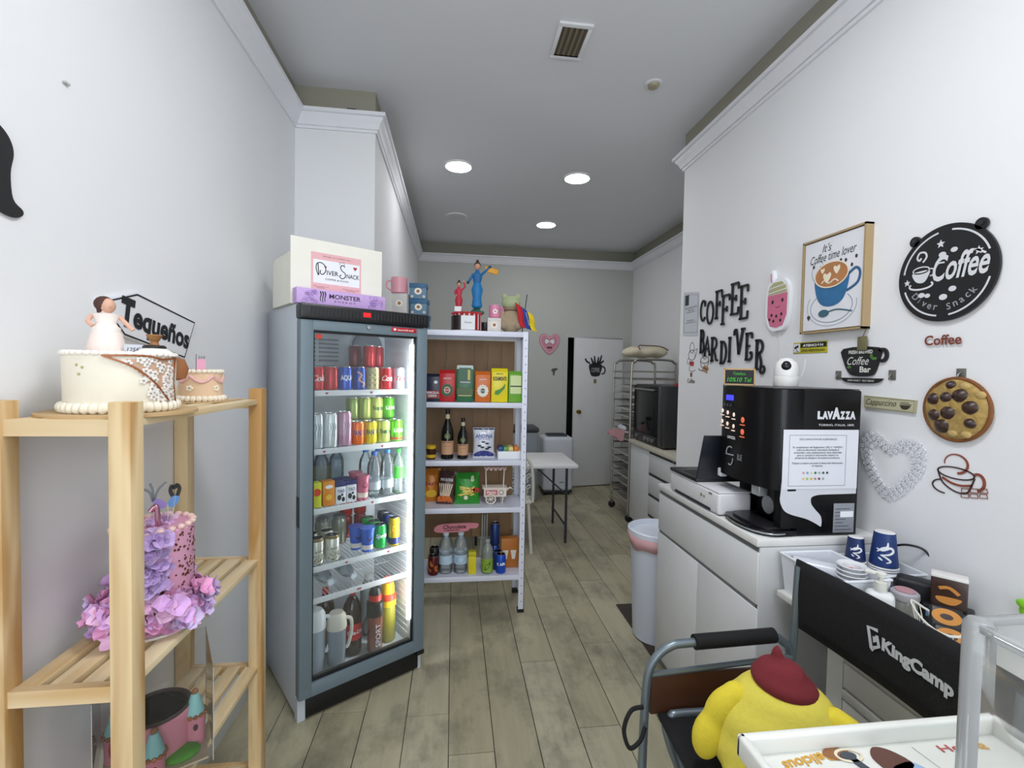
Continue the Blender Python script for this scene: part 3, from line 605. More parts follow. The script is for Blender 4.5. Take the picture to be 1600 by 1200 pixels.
def brick(name, label, x, w, h, hexc, z, y=Y0, d=.075, rot=0, art=None, group='bags of coffee and maté on the second shelf', cat='coffee bag', crimp=None):
    t = thing(name, label, cat, (x, y+.02, on(z)), rot, group)
    b = B().box(-w/2, -d/2, 0, w/2, d/2, h*.9, .006)
    b.fn(lambda v: (v.x*(1+.02*math.sin(v.z*60)), v.y*(1-.10*math.cos(v.z*9)), v.z))
    fin('bag_body', b, M(hexc, .3, var=.12, scale=18, bump=.4), t)
    fin('folded_top', B().raw([(-w/2, -d/2+.01, h*.885), (w/2, -d/2+.01, h*.885), (w/2, d/2-.01, h*.885), (-w/2, d/2-.01, h*.885), (-w/2+.003, -.004, h), (w/2-.003, -.004, h), (w/2-.003, .004, h), (-w/2+.003, .004, h)], [(0, 1, 5, 4), (1, 2, 6, 5), (2, 3, 7, 6), (3, 0, 4, 7), (4, 5, 6, 7), (0, 3, 2, 1)]), M(crimp or hexc, .3, var=.1), t)
    if art: art(t, w, -d/2*1.03-.0005, h)
    return t
def daisy(cc, pc, ring=None):
    def f(t, w, y, h):
        b = B(); R = w*.38
        for k in range(12):
            a = 2*PI*k/12; b.disc(R*.72*math.cos(a), h*.37+R*.8*math.sin(a), R*.24, R*.26, y0=y-.0012, y1=y, seg=10)
        fin('petal_print', b, M(pc, .4), t)
        c_ = B().disc(0, h*.37, R*.5, R*.55, y0=y-.0018, y1=y); fin('centre_print', c_, M(ring or pc, .4), t)
        fin('centre_disc', B().disc(0, h*.37, R*.38, R*.42, y0=y-.0024, y1=y), M(cc, .4), t)
        fin('lettering', B().text('COFFEE', .008, w*.4, 0, h*.37, y-.003, .01).text('AROMA', .010, w*.5, 0, h*.74, y-.0012, .0), PAPER, t)
    return f
def art_marc(t, w, y, h):
    fin('front_print', B().box(-w*.5+.002, y-.0012, h*.12, w*.5-.004, y, h*.40), M('8e2420', .4), t); fin('lettering', B().text('MARCILLA\nCREMA', .036, w*.8, 0, h*.27, y-.0022, .02), PAPER, t); fin('patch_print', B().disc(.02, h*.7, .012, .01, y0=y-.001, y1=y), PAPER, t)
brick('coffee_bag', 'dark blue coffee bag with red panel, leftmost on the second shelf', -.135, .1, .18, '1c2136', SZ[1], art=art_marc)
brick('coffee_bag', 'red coffee bag with a green flower print', -.042, .104, .205, 'b81c20', SZ[1], art=daisy('b02024', '1f5a30', 'd8cfb0'))
def art_green(t, w, y, h):
    fin('upper_panel', B().box(-w*.36, y-.0016, h*.5, w*.36, y, h*.93), M('135030', .35), t); fin('gold_bar', B().box(w*.16, y-.0024, h*.6, w*.3, y, h*.88), M('c4b45a', .4), t)
    fin('hills_print', B().prism(sm([(-w*.46, h*.2), (-w*.46, h*.36), (-w*.2, h*.42), (0, h*.36), (w*.2, h*.42), (w*.46, h*.34), (w*.46, h*.2)], 3), y-.0018, y), M('3e5c2a', .4), t)
    fin('lettering', B().text('TARAGUI', .01, w*.6, 0, h*.54, y-.003, .02), PAPER, t); fin('stripe_print', B().box(-w*.4, y-.0022, h*.16, w*.4, y, h*.19), M('b8b878', .4), t)
brick('mate_bag', 'tall green and silver maté bag in the middle of the second shelf', .072, .108, .238, '2a6a44', SZ[1], art=art_green, crimp='cfe0dc')
brick('coffee_bag', 'orange coffee bag with a white flower print', .188, .102, .20, 'd06a1c', SZ[1], art=daisy('1d4a2c', 'f0ece0'))
def art_mate(t, w, y, h):
    fin('lettering', B().text('MATE', .008, w*.4, 0, h*.84, y-.0014, .01).text('ROSAMONTE', .026, w*.8, 0, h*.70, y-.0014, .03), M('3c2c14', .5), t)
    fin('leaf_print', B().prism([(-w*.3, h*.24), (-w*.26, h*.34), (-.0, h*.38), (w*.18, h*.45), (w*.34, h*.56), (w*.3, h*.42), (w*.05, h*.28), (-w*.1, h*.22)], y-.0018, y), M('3f8a34', .5), t)
brick('mate_bag', 'bright yellow maté bag with a green leaf scoop', .298, .11, .222, 'e6d416', SZ[1], art=art_mate)
def art_lime(t, w, y, h):
    fin('front_label', B().box(-w*.38, y-.0014, h*.28, w*.42, y, h*.86), M('cfe0a0', .5), t); fin('stripe_print', B().box(-w*.38, y-.002, h*.50, w*.42, y, h*.54), M('2c3c28', .5), t)
brick('tea_bag_pack', 'lime green leafy bag at the right end of the second shelf', .402, .09, .205, '6cab32', SZ[1], art=art_lime)
# third level: two fernet bottles, jar, sweets bag
z = SZ[2]
def liquor(label, x, r, h, group='dark liquor bottles'):
    t = thing('liquor_bottle', label, 'bottle', (x, Y0+.02, on(z)), 0, group)
    fin('bottle_body', B().lathe([(r*.85, 0), (r, .006), (r, h*.52), (r*.9, h*.6), (r*.5, h*.74), (r*.32, h*.82), (r*.3, h*.9)], 28), M('10120e', .12), t)
    fin('neck_foil', B().lathe([(r*.36, h*.81), (r*.34, h*.90)], 24), M('c8bd9a', .5), t); fin('cap', B().lathe([(r*.37, h*.90), (r*.37, h), (0, h)], 24), M('16120f', .4), t)
    l = fin('paper_label', B().lathe([(r+.0006, h*.10), (r+.0006, h*.37)], 28), M('c79a78', .6), t)
    fin('lettering', B().text('FERNET-BRANCA', .008, r*1.7, 0, h*.345, -.0010, .02).text('specialita', .006, r*1.1, 0, h*.27, -.001, 0).box(-r*.9, -.001, h*.115, r*.9, -.0007, h*.14).wrap(r), M('4a1f18', .5), l)
    fin('emblem', B().stroke(arc(0, h*.47, r*.42, r*.42, 0, 360, 20), r*.1, -.0016, -.0004, True).disc(0, h*.47, r*.28, y0=-.0016, y1=-.0004, seg=12).wrap(r), M('7d8a5a', .5), t)
liquor('taller dark liquor bottle with a tan label on the third shelf', -.036, .040, .325); liquor('shorter dark liquor bottle with a tan label on the third shelf', .065, .035, .268)
t = thing('spread_jar', 'small jar with yellow lid and yellow band next to the fridge', 'jar', (-.14, Y0+.01, on(z)), 0)
fin('jar_body', B().lathe([(.028, 0), (.031, .005), (.031, .07)], 20), M('3a1c10', .2), t); fin('jar_lid', B().lathe([(.031, .068), (.031, .09), (0, .09)], 20), M('d6ae1c', .4), t); fin('jar_label', B().lathe([(.0315, .012), (.0315, .032)], 20), M('d6ae1c', .5), t)
def pillow(name, label, x, z, w, h, th, hexc, rot=0, y=Y0+.04, tilt=8, art=None, group='snack bags', cat='snack bag', rough=.28, rx=0):
    t = thing(name, label, cat, (x, y, on(z)), rad(rot), group); t.rotation_euler = (rad(-tilt), rad(rx), rad(rot))
    n = 14; vs = []; fs = []
    def yf(u, v): return th/2*(max(0, math.sin(PI*u))**.55)*(max(0, math.sin(PI*min(1, max(0, (v-.06)/.88))))**.5)
    rnd = random.Random(hash(name+label) % 999 if False else len(label))
    for side in (-1, 1):
        for j in range(n+1):
            for i in range(n+1):
                u, v = i/n, j/n; k = .006*math.sin(i*1.9+j*1.3)*math.sin(PI*u)
                vs.append(((u-.5)*w*(1-.05*math.sin(PI*v)), side*(yf(u, v)+.0008)+k*.4, v*h))
    m_ = (n+1)**2
    for j in range(n):
        for i in range(n):
            a = j*(n+1)+i; fs.append((a, a+1, a+n+2, a+n+1)); a += m_; fs.append((a, a+n+1, a+n+2, a+1))
    for i in range(n):
        fs += [(i, m_+i, m_+i+1, i+1), (n*(n+1)+i, n*(n+1)+i+1, m_+n*(n+1)+i+1, m_+n*(n+1)+i), (i*(n+1), (i+1)*(n+1), m_+(i+1)*(n+1), m_+i*(n+1)), (i*(n+1)+n, m_+i*(n+1)+n, m_+(i+1)*(n+1)+n, (i+1)*(n+1)+n)]
    fin('bag_body', B().raw(vs, fs), M(hexc, rough, .1, var=.1, scale=20, bump=.3), t, 60)
    def proj(b):
        bmesh.ops.triangulate(b.bm, faces=b.bm.faces)
        bmesh.ops.subdivide_edges(b.bm, edges=b.bm.edges, cuts=1)
        return b.fn(lambda v: (v.x, -yf(min(1, max(0, v.x/w+.5)), v.z/h)-.0012+min(0, v.y)-.0025, v.z))
    if art: art(t, w, h, proj)
    return t
def art_candy(t, w, h, P):
    fin('crimped_foil', P(B().box(-w*.48, 0, h*.93, w*.48, .0, h*.99)), M('3a3f6a', .4), t)
    fin('lettering', P(B().text('ANDINA', .026, w*.78, 0, h*.72, 0, .02, .1).text('MASTICABLES', .008, w*.5, 0, h*.62, 0, 0)), M('4a5c9a', .5), t)
    b = B()
    for (cx, cz, a) in ((-.03, .06, 20), (-.01, .05, -10), (.02, .075, 30), (.035, .05, -30), (-.005, .085, 0), (.02, .04, 10)):
        b.disc(cx, cz+.02, .014, .006, y0=0, y1=0.0001, seg=10)
    fin('sweets_print', P(b), M('1f1c20', .4), t)
    fin('base_print', P(B().prism(sm([(-w*.46, h*.05), (-w*.44, h*.14), (-w*.2, h*.22), (0, h*.24), (w*.2, h*.22), (w*.44, h*.14), (w*.46, h*.05)], 3), 0, .0001)), M('343c82', .5), t)
pillow('sweets_bag', 'silver sweets bag with dark sweets and blue base on the third shelf', .205, SZ[2], .145, .20, .05, 'cfd3de', 0, art=art_candy)
t = thing('white_box', 'small white box holding a row of bars on the third shelf', 'box', (.37, Y0+.05, on(SZ[2])), 0)
fin('box_body', B().box(-.075, -.06, 0, .08, .06, .05, .001), PAPER, t)
for k, (xx, c, lab) in enumerate(((-.055, '2a4a86', 'navy blue'), (-.02, '5a9a5a', 'pale green'), (.012, 'd8c87a', 'pale yellow'), (.05, 'd8782c', 'orange'))):
    tag(fin('snack_bar', B().box(-.017, -.05, 0, .017, .045, .028, .006), M(c, .35)), '%s wrapped bar lying on the small white box' % lab, 'snack bar', 'wrapped bars on the white box', (.37+xx, Y0+.05, on(SZ[2])+.0505), 0)
# fourth level: crisps and a candy cart
def art_or2(t, w, h, P): fin('lettering', P(B().text("Lay's", .03, w*.6, 0, h*.55, 0, .02, .2)), M('a01c2c', .5), t); fin('crisps_print', P(B().disc(0, h*.25, w*.3, h*.12, y0=0, y1=.0001, seg=10)), M('e0b42c', .5), t)
pillow('crisps_bag', 'orange crisps bag half hidden behind the fridge', -.14, SZ[3], .13, .22, .05, 'c8781c', 6, y=Y0+.11, art=art_or2)
def art_st(t, w, h, P):
    b = B()
    for i in range(7): b.stroke([(-.03+i*.009, h*.25), (-.045+i*.014, h*.62)], .008, 0, .0001)
    fin('sticks_print', P(b), M('ddc9b0', .5), t); fin('lettering', P(B().text('PATATAS', .018, w*.7, 0, h*.74, 0, .02)), PAPER, t)
    fin('orange_print', P(B().prism([(-w*.44, h*.06), (-w*.44, h*.2), (w*.1, h*.34), (w*.42, h*.15), (w*.42, h*.06)], 0, .0001)), M('d8702c', .5), t)
pillow('crisps_bag', 'dark brown striped crisps bag leaning in the middle left', -.048, SZ[3], .115, .215, .05, '4a3230', -6, y=Y0+.045, tilt=12, art=art_st, rx=4)
def art_fr(t, w, h, P):
    b = B()
    for i in range(16):
        a = random.uniform(-.5, .5); cx = random.uniform(-.04, .035); cz = h*random.uniform(.3, .52); b.stroke([(cx-.03*math.cos(a), cz-.03*math.sin(a)), (cx+.03*math.cos(a), cz+.03*math.sin(a))], .007, 0, .0001)
    fin('fries_print', P(b), M('e0c85a', .5), t)
    fin('red_band', P(B().box(w*.12, 0, h*.36, w*.46, .0, h*.5)), M('c03028', .5), t)
    fin('lettering', P(B().text('8', .04, .022, w*.2, h*.8, 0, .03, .1).disc(-.01, h*.2, .014, y0=0, y1=.0001, seg=12)), M('e8e0c0', .5), t)
pillow('crisps_bag', 'green crisps bag printed with golden fries', .10, SZ[3], .168, .205, .055, '2c8a2c', 2, y=Y0+.04, tilt=14, art=art_fr)
t = thing('candy_cart', 'small white wooden candy cart with striped wheel on the shelf', 'decoration', (.285, Y0+.06, on(SZ[3])))
CA = M('e6dccf', .5)
fin('cart_box', B().box(-.075, -.04, .05, .075, .04, .105, .002).box(-.085, -.045, .105, .08, .045, .112), CA, t)
for s_ in (-.046, .046):
    w_ = B().tube([(.032*math.cos(a*PI/10), 0, .032*math.sin(a*PI/10)) for a in range(20)], .004, 6, True)
    for k in range(4): a = k*PI/4; w_.tube([(-.03*math.cos(a), 0, -.03*math.sin(a)), (.03*math.cos(a), 0, .03*math.sin(a))], .002, 5)
    w_.fn(lambda v: (v.x-.03, v.y+s_, v.z+.037)); fin('wheel', w_, CA, t)
fin('cart_leg', B().tube([(.055, -.035, .05), (.045, -.035, .003)], .004, 6).tube([(.055, .035, .05), (.045, .035, .003)], .004, 6), CA, t)
fin('cart_handle', B().tube(sm([(.075, 0, .08), (.1, 0, .1), (.115, 0, .095)], 4), .005, 6), CA, t)
fin('canopy_post', B().tube([(.055, -.02, .112), (.06, -.02, .235)], .004, 6), CA, t); fin('canopy_post', B().tube([(-.06, -.02, .112), (-.065, -.02, .235)], .004, 6), CA, t)
ab = B()
for k in range(5): ab.ball((-.06+k*.03, -.03, .235), (.014, .02, .012), 10)
fin('scalloped_awning', ab.box(-.075, -.03, .238, .075, .04, .246), M('e8c8c0', .5), t)
sgn = fin('cart_sign', B().box(-.065, -.043, .062, .015, -.0405, .096), M('c4727a', .5), t); fin('lettering', B().text('Party', .02, .06, -.025, .079, -.0436, .03), M('f2ece4', .5), sgn)
fin('ring_ornament', B().tube([(.04+.015*math.cos(a*PI/8), -.042, .079+.015*math.sin(a*PI/8)) for a in range(16)], .002, 5, True), M('5a5f86', .4), t)
# bottom level
z = SZ[4]; zb = on(z)
def beanp(t, r, h):
    b = B()
    for i in range(14): b.disc(random.uniform(-.03, .03), random.uniform(.02, h*.75), .006, .009, y0=-.0008, y1=-.0002, seg=8)
    fin('bean_print', b.wrap(r), M('c06a2c', .5), t)
can('drink_can', 'dark red bean-printed can on the bottom shelf', None, (-.115, Y0, zb), 0, '5a1614', .034, .125, extra=beanp)
can('drink_can', 'dark can behind the red bean-printed can', None, (-.11, Y0+.08, zb), 0, '2a2422', .034, .15)
for x, lab, tx in ((-.036, 'large clear water bottle with pale blue label, left of the pair on the bottom shelf', None), (.062, 'large clear water bottle with blue oval logo, right of the pair on the bottom shelf', 'AGUA')):
    t = bottle('water_bottle', lab, 'large water bottles on the bottom shelf', (x, Y0+.03, zb), 0, .045, .265, glass('eef4f5', .84, .06), 'b8c8d0', 'b9d2e4', labz=(.24, .46))
    if tx: fin('logo', B().disc(0, .093, .03, .02, y0=-.0016, y1=-.0006).wrap(.045), M('2a58b8', .4), t)
t = thing('small_sign', 'pink printed card sign propped over the two water bottles', 'sign', (.03, Y0+.03, zb+.268)); t.rotation_euler = (rad(0), rad(-1), 0)
fin('sign_board', B().prism(sm([(-.13, .0), (-.12, .048), (.0, .056), (.14, .052), (.135, .02), (.09, .018), (.06, .0)], 3, True), -.006, .004), M('c87a86', .5), t)
fin('lettering', B().text('Chocolate', .026, .15, -.01, .034, -.0066, .03, .2).text('Caliente', .014, .10, -.03, .013, -.0066, .02, .2), M('4a1c24', .5), t)
carton('juice_carton', 'yellow drink carton on the bottom shelf', None, (.138, Y0, zb), 0, .05, .045, .145, 'd8c81c', top='b8b418')
t = bottle('drink_bottle', 'ribbed clear bottle with a green and yellow lemon label', None, (.238, Y0, zb), 0, .038, .22, glass('9aa29a', .3, .1), '9fa8a8', '8aa83a', labz=(.06, .46))
fin('leaf_print', B().prism(sm([(-.02, .03), (-.012, .06), (.012, .08), (.02, .09), (.014, .06), (-.002, .035)], 3, True), -.0016, -.0008).wrap(.038), M('1f5a24', .4), t)
for dx, dy, z0, hexc, lab in ((.295, .09, 0, '26408c', 'tall blue can at the back of the bottom shelf'), (.295, .09, .15, '22376e', 'blue can stacked on the back can of the bottom shelf'), (.31, .04, 0, '3a4a80', 'blue can behind the front blue one'), (.328, -.015, 0, '2450c0', 'bright blue can in front of the orange box')):
    can('drink_can', lab, 'blue cans on the bottom shelf', (dx, Y0+dy+.01, zb+z0), 0, hexc, .033, .125 if dy < .05 else .149, txt='OR' if hexc == '2450c0' else None, th=.02)
t = carton('biscuit_box', 'orange brown box with printed cups behind the blue can', None, (.395, Y0+.09, zb), 0, .12, .06, .20, 'b06a24', cat='box')
fin('cup_print', B().prism([(-.04, .06), (-.05, .12), (-.01, .12), (-.02, .06)], -.0315, -.0302).prism([(.015, .06), (.005, .12), (.045, .12), (.035, .06)], -.0315, -.0302), M('e0d8cc', .5), t)
for xx, hh, ll in ((.212, .34, 'leftmost'), (.228, .335, 'middle'), (.245, .34, 'rightmost')): tag(fin('glass_tube', B().lathe([(.006, 0), (.006, hh)], 10), M('b8bcb8', .25, .4)), 'slim upright straw tube at the back of the bottom shelf, %s of three' % ll, 'tube', 'slim tubes at the back of the bottom shelf', (xx, Y0+.17, zb))
# on top of the shelf unit
z = SZ[0]; zt = on(z)
t = thing('display_cake', 'red and black striped display cake with paper label on the shelf unit', 'cake', (.08, 3.13, zt))
fin('cake_board', B().lathe([(.115, 0), (.115, .005), (0, .005)], 28), M('d8dbe0', .4), t)
fin('cake_body', B().lathe([(.094, .005), (.096, .012), (.096, .115), (.09, .122), (0, .124)], 32), M('a81e24', .5), t)
sb = B()
for k in range(18): sb.box(-.0045, -.0006, .012, .0045, .0, .114, T=RZ(k*20+8) @ TR(0, -.0965, 0))
fin('white_stripes', sb, M('ece4e0', .5), t)
fin('black_panel', B().lathe([(.0975, .01), (.0975, .1)], 32).fn(lambda v: (v.x*.6-.045, v.y, v.z)), M('231214', .4), t)
fin('paper_label', B().box(-.04, -.1035, .008, .05, -.1015, .098), PAPER, t); fin('lettering', B().text('Saludos', .014, .05, .006, .055, -.1042, .0, .3), M('5a7a5a', .5), t)
icb = B()
for k in range(28): a = 2*PI*k/28; icb.ball((.094*math.cos(a), .094*math.sin(a), .118), .009, 8)
fin('piped_icing', icb, M('c43038', .5), t)
def figurine(name, label, loc, rot, dress, top, s, arm, hat=None, spots=None, skin='c99478'):
    t = thing(name, label, 'figurine', loc, rot)
    D = M(dress, .55)
    fin('skirt', B().lathe([(.020*s, 0), (.028*s, .01*s), (.022*s, .05*s), (.030*s, .095*s), (.018*s, .13*s)], 16, sx=1, sy=.8), D, t)
    fin('torso', B().lathe([(.018*s, .128*s), (.024*s, .155*s), (.027*s, .175*s), (.012*s, .187*s), (.008*s, .20*s), (0, .20*s)], 16, sx=1, sy=.7), M(top, .55), t)
    fin('head', B().ball((0, 0, .215*s), (.016*s, .016*s, .02*s)), M(skin, .5), t)
    fin('hair', B().ball((0, .004*s, .221*s), (.018*s, .0175*s, .019*s)).ball((0, .004*s, .243*s), (.008*s, .008*s, .008*s)), M(hat or '2c1a14', .6), t)
    for pts in arm: fin('arm', B().tube(sm([tuple(q*s for q in p) for p in pts], 4), .0065*s, 7), M(top, .55), t); fin('hand', B().ball(tuple(q*s for q in pts[-1]), .008*s, 8), M(skin if spots is None else spots, .5), t)
    return t
figurine('cake_figurine', 'tall blue cut figurine of a woman in a long dress raising one arm', (.145, 3.13, zt+.125+.035), 0, '1576b4', '1566a0', 1.28, [[(-.022, 0, .175), (-.036, 0, .15), (-.048, -.004, .13)], [(.022, 0, .175), (.04, -.004, .19), (.064, -.006, .214)]], hat='3a2620', spots='14404a')
fs_ = B()
for k, (a, c_) in enumerate(((0, .03), (60, .022), (130, .03), (200, .026), (270, .034), (320, .026))): fs_.ball((c_*math.cos(rad(a)), c_*math.sin(rad(a)), .01), (.02, .014, .011), 8)
tag(fin('figurine_base', fs_.lathe([(.05, 0), (.045, .012), (.02, .034), (0, .036)], 18), M('1f5a4c', .5)), 'dark green leafy base under the blue figurine', 'base', loc=(.145, 3.13, zt+.1235))
tag(fin('yellow_sign', B().box(-.045, -.004, -.018, .045, .004, .018, .006).text('FELIZ', .01, .06, 0, .006, -.0046, .03).text('DIA', .009, .03, 0, -.008, -.0046, .03), M('e0a01c', .5)), 'small yellow placard held up by the blue figurine', 'placard', loc=(.238, 3.125, 2.255)).rotation_euler = (0, rad(14), 0)
figurine('cake_figurine', 'small figurine in a red spotted dress with hand on head', (.025, 3.12, zt+.125), 0, 'b8283a', 'c4304a', .86, [[(-.022, 0, .175), (-.03, 0, .15), (-.02, -.01, .13)], [(.022, 0, .175), (.045, -.004, .2), (.035, -.006, .235)]], spots='c99478')
sp = B()
for i in range(24): a = random.uniform(-.9, .9); zz_ = random.uniform(.03, .105); sp.disc(a*.024, zz_*.86, .003, y0=-.026, y1=-.0235, seg=6)
tag(fin('price_card', B().box(-.022, -.001, 0, .022, .001, .032).text('15€', .012, .026, 0, .02, -.0014, 0), PAPER), 'tiny white price card on the red cake', 'price card', loc=(.02, 3.055, zt+.1255))
t = thing('plush_doll', 'pale green plush doll in a tan coat sitting on the shelf unit', 'plush toy', (.375, 3.14, zt), rad(-5))
blob('coat', [((0, 0, .075), (.075, .055, .08)), ((-.05, -.03, .05), (.035, .045, .03)), ((.05, -.03, .05), (.035, .045, .03)), ((0, 0, .13), (.055, .045, .035)), ((-.06, -.03, .10), (.025, .03, .045)), ((.06, -.03, .10), (.025, .03, .045))], .008, M('a8957c', .9, bump=.6, scale=60), t)
blob('head', [((0, -.005, .20), (.065, .055, .048)), ((-.045, 0, .245), (.022, .014, .022)), ((.045, 0, .247), (.022, .014, .022))], .006, M('a9b68c', .8), t)
fin('collar', B().lathe([(.05, .148), (.062, .155), (.06, .17), (.045, .172)], 20, sy=.8), M('8f7a62', .9), t)
def mug(name, label, loc, rot, hexc, r=.04, h=.075, deco=None, group=None, hs=1):
    t = thing(name, label, 'mug', loc, rot, group)
    fin('mug_body', B().lathe([(r*.8, 0), (r, .008), (r*1.02, h), (r*.92, h), (r*.9, .01), (0, .01)], 24), M(hexc, .3), t)
    fin('handle', B().tube(sm([(r*hs*.95, 0, h*.8), (r*hs*1.45, 0, h*.75), (r*hs*1.5, 0, h*.4), (r*hs*.95, 0, h*.2)], 5), .0055, 8), M(hexc, .3), t)
    if deco: deco(t, r, h)
    return t
def flower_deco(c='f4ecec', c2='a03048'):
    def f(t, r, h):
        b = B()
        for k in range(5): a = 2*PI*k/5+.3; b.disc(.009*math.cos(a), h*.5+.009*math.sin(a), .008, y0=-.0014, y1=-.0004, seg=10)
        fin('flower_print', b.wrap(r), M(c, .5), t); fin('flower_centre', B().disc(0, h*.5, .005, y0=-.002, y1=-.0004, seg=10).wrap(r), M(c2, .5), t)
    return f
def printed_box(label, loc, rot, w, d, h, hexc, lidc=None, group=None):
    t = thing('gift_box', label, 'box', loc, rot, group)
    fin('box_body', B().box(-w/2, -d/2, 0, w/2, d/2, h, .002), M(hexc, .5, var=.15, scale=60), t)
    b = B(); b2 = B()
    for (cx, cz, q) in ((0, h*.5, .024), (-w*.36, h*.8, .009), (w*.36, h*.82, .008), (w*.36, h*.15, .009), (-w*.36, h*.15, .008)):
        b.disc(cx, cz, q, q*.9, y0=-d/2-.0012, y1=-d/2, seg=14); b2.disc(cx, cz, q*.45, y0=-d/2-.002, y1=-d/2, seg=10)
    fin('cream_print', b, M('efe6d6', .5), t); fin('brown_print', b2, M('9a6a48', .5), t)
    if lidc: fin('box_lid', B().box(-w/2-.003, -d/2-.003, h*.72, w/2+.003, d/2+.003, h+.004, .002), M(lidc, .5), t)
    return t
printed_box('white printed gift box under the small pink mug on the shelf unit', (.258, 3.10, zt), 0, .088, .07, .092, 'd8d4d0')
mug('ceramic_mug', 'small pink mug on the printed gift box by the green plush doll', (.262, 3.10, zt+.0925), 0, 'e08aac', .037, .085, flower_deco(), 'pink mugs')
printed_box('white printed gift box beneath the large pink mug behind the fridge', (-.345, 3.12, zt+.105), rad(-12), .098, .09, .125, 'c9c8c6', group='printed gift boxes')
printed_box('tan gift box at the bottom of the stack behind the fridge', (-.345, 3.13, zt), rad(-12), .11, .10, .1045, 'c0a08c', group='printed gift boxes')
mug('ceramic_mug', 'large pink mug with tilted rim on the stack behind the fridge', (-.36, 3.12, zt+.2305), rad(190), 'e0a0ac', .052, .105, None, 'pink mugs')
for k, (zz_, x_, lab) in enumerate(((0, -.222, 'lowest'), (.101, -.228, 'middle'), (.202, -.236, 'topmost'))):
    printed_box('%s blue lidded box of the stack on the shelf unit' % lab, (x_, 3.13, zt+zz_), rad(-14+6*k), .105, .09, .0955, '5d7f98', '2f5f84', 'stacked blue printed boxes')
t = thing('small_flag', 'yellow blue and red flag with stars leaning on the green plush doll', 'flag', (.445, 3.07, zt), rad(12))
fl_ = lambda x0, x1, n: B()
def flag_band(v0, v1, c, name):
    b = B(); n = 8; vs = []; fs = []
    for i in range(n+1):
        q = i/n; off_ = .006*math.sin(q*7)
        for v in (v0, v1): vs.append((-.055+v*.125+(1-q)*.035, off_-.01+.01*q+v*.012*math.sin(q*5), .02+q*.16-v*.06*q-(v*.05)*(1-q)*.2+.02*(1-v)))
    for i in range(n): fs.append((2*i, 2*i+1, 2*i+3, 2*i+2))
    b.raw(vs, fs); o = fin(name, b, M(c, .8), t, 80); md = o.modifiers.new('thick', 'SOLIDIFY'); md.thickness = .0012; return o
flag_band(.0, .36, 'c0222c', 'red_band'); bl = flag_band(.36, .66, '20409c', 'blue_band'); flag_band(.66, 1.0, 'e8cc1c', 'yellow_band')
sb = B()
for k in range(7): q = .15+k*.1; sb.disc(-.055+.52*.125+(1-q)*.035, .035+q*.125, .003, y0=-.016, y1=-.012, seg=6)
fin('stars', sb, PAPER, bl)
fin('flag_pole', B().tube([(.0, .004, .0), (.03, .004, .255)], .003, 6), M('2a2622', .5), t)
t = mug('dark_mug', 'small dark mug behind the printed gift box', (.205, 3.17, zt), 0, '2a2226', .03, .07)

# ================================================================== PINE RACK WITH CAKES
PN = wood('dfc69a', 'b58a50', 'z', 13, dist=2); PNx = wood('e6d2ac', 'c9a36c', 'x', 13, dist=1.1, key='x'); PNy = wood('e8d6b0', 'cba66e', 'y', 13, dist=1.2, key='y')
rk = thing('pine_rack', 'slatted pine wood rack holding display cakes along the left wall', 'rack', (0, 0, 0))
for (x, y) in ((-.945, 1.10), (-.70, 1.10), (-.70, 1.78), (-.945, 1.78)):
    fin('post', B().box(x-.022, y-.022, 0, x+.022, y+.022, 1.515, .002), PN, rk)
for z in (1.477, .900, .506, .13):
    fin('rail', B().box(-.923, 1.085, z-.035, -.722, 1.105, z), PNx, rk)
    fin('rail', B().box(-.923, 1.775, z-.035, -.722, 1.795, z), PNx, rk)
    for x in (-.712, -.775, -.838, -.90):
        fin('slat', B().box(x-.022, 1.105 if x > -.72 or x < -.91 else 1.106, z-.018, x+.022, 1.774, z-.0005, .001), PNy, rk)
# big white celebration cake
CK = M('e9e2d0', .6, bump=.2, scale=20); zc = 1.477
cx, cy = -.803, 1.248; cr = rad(33)
t = thing('wedding_cake', 'large white display cake with copper-edged flower panel', 'cake', (cx, cy, zc), cr)
fin('cake_board', B().lathe([(.155, 0), (.155, .006), (0, .006)], 40), M('c2a274', .6), t)
R, Hc = .106, .14
fin('cake_body', B().lathe([(R*.98, .006), (R, .012), (R*1.02, Hc-.01), (R*.99, Hc), (0, Hc-.004)], 48), CK, t)
pb = B()
for k in range(40):
    a = 2*PI*k/40; pb.ball((R*1.02*math.cos(a), R*1.02*math.sin(a), .018), (.011, .011, .013), 8)
fin('piped_border', pb, M('efe8d4', .6), t)
pr_ = B().stroke(sm([(-.03, Hc*.97), (.02, Hc*.80), (.06, Hc*.55), (.085, Hc*.33), (.1, Hc*.18), (.088, Hc*.02)], 5), .004, -.004, -.001).stroke(sm([(.128, Hc*.97), (.118, Hc*.6), (.124, Hc*.3), (.13, .02)], 5), .003, -.004, -.001).stroke(sm([(-.035, Hc*.98), (.04, Hc*.99), (.08, Hc*.94), (.128, Hc*.97)], 4), .004, -.004, -.001)
for v in range(1): pass
fin('copper_edge', pr_.wrap(R*1.02+.0005), M('9a5a34', .4, .3), t)
pn = B()
for k in range(14):
    z0_, z1_ = .02+k*(Hc*.93-.02)/14, .02+(k+1)*(Hc*.93-.02)/14; lo_ = max(0, (Hc*.95-(z0_+z1_)/2)*.66); lo_ = min(lo_+.012*min(1, (Hc*.95-z0_)/.05), .092)
    for q in range(8): x0_ = lo_+(.122-lo_)*q/8; pn.box(x0_, -.0006, z0_, x0_+(.122-lo_)/8, 0, z1_)
fin('flower_panel', pn.wrap(R*1.02), M('c8a48c', .6), t)
fb = B(); ce = B()
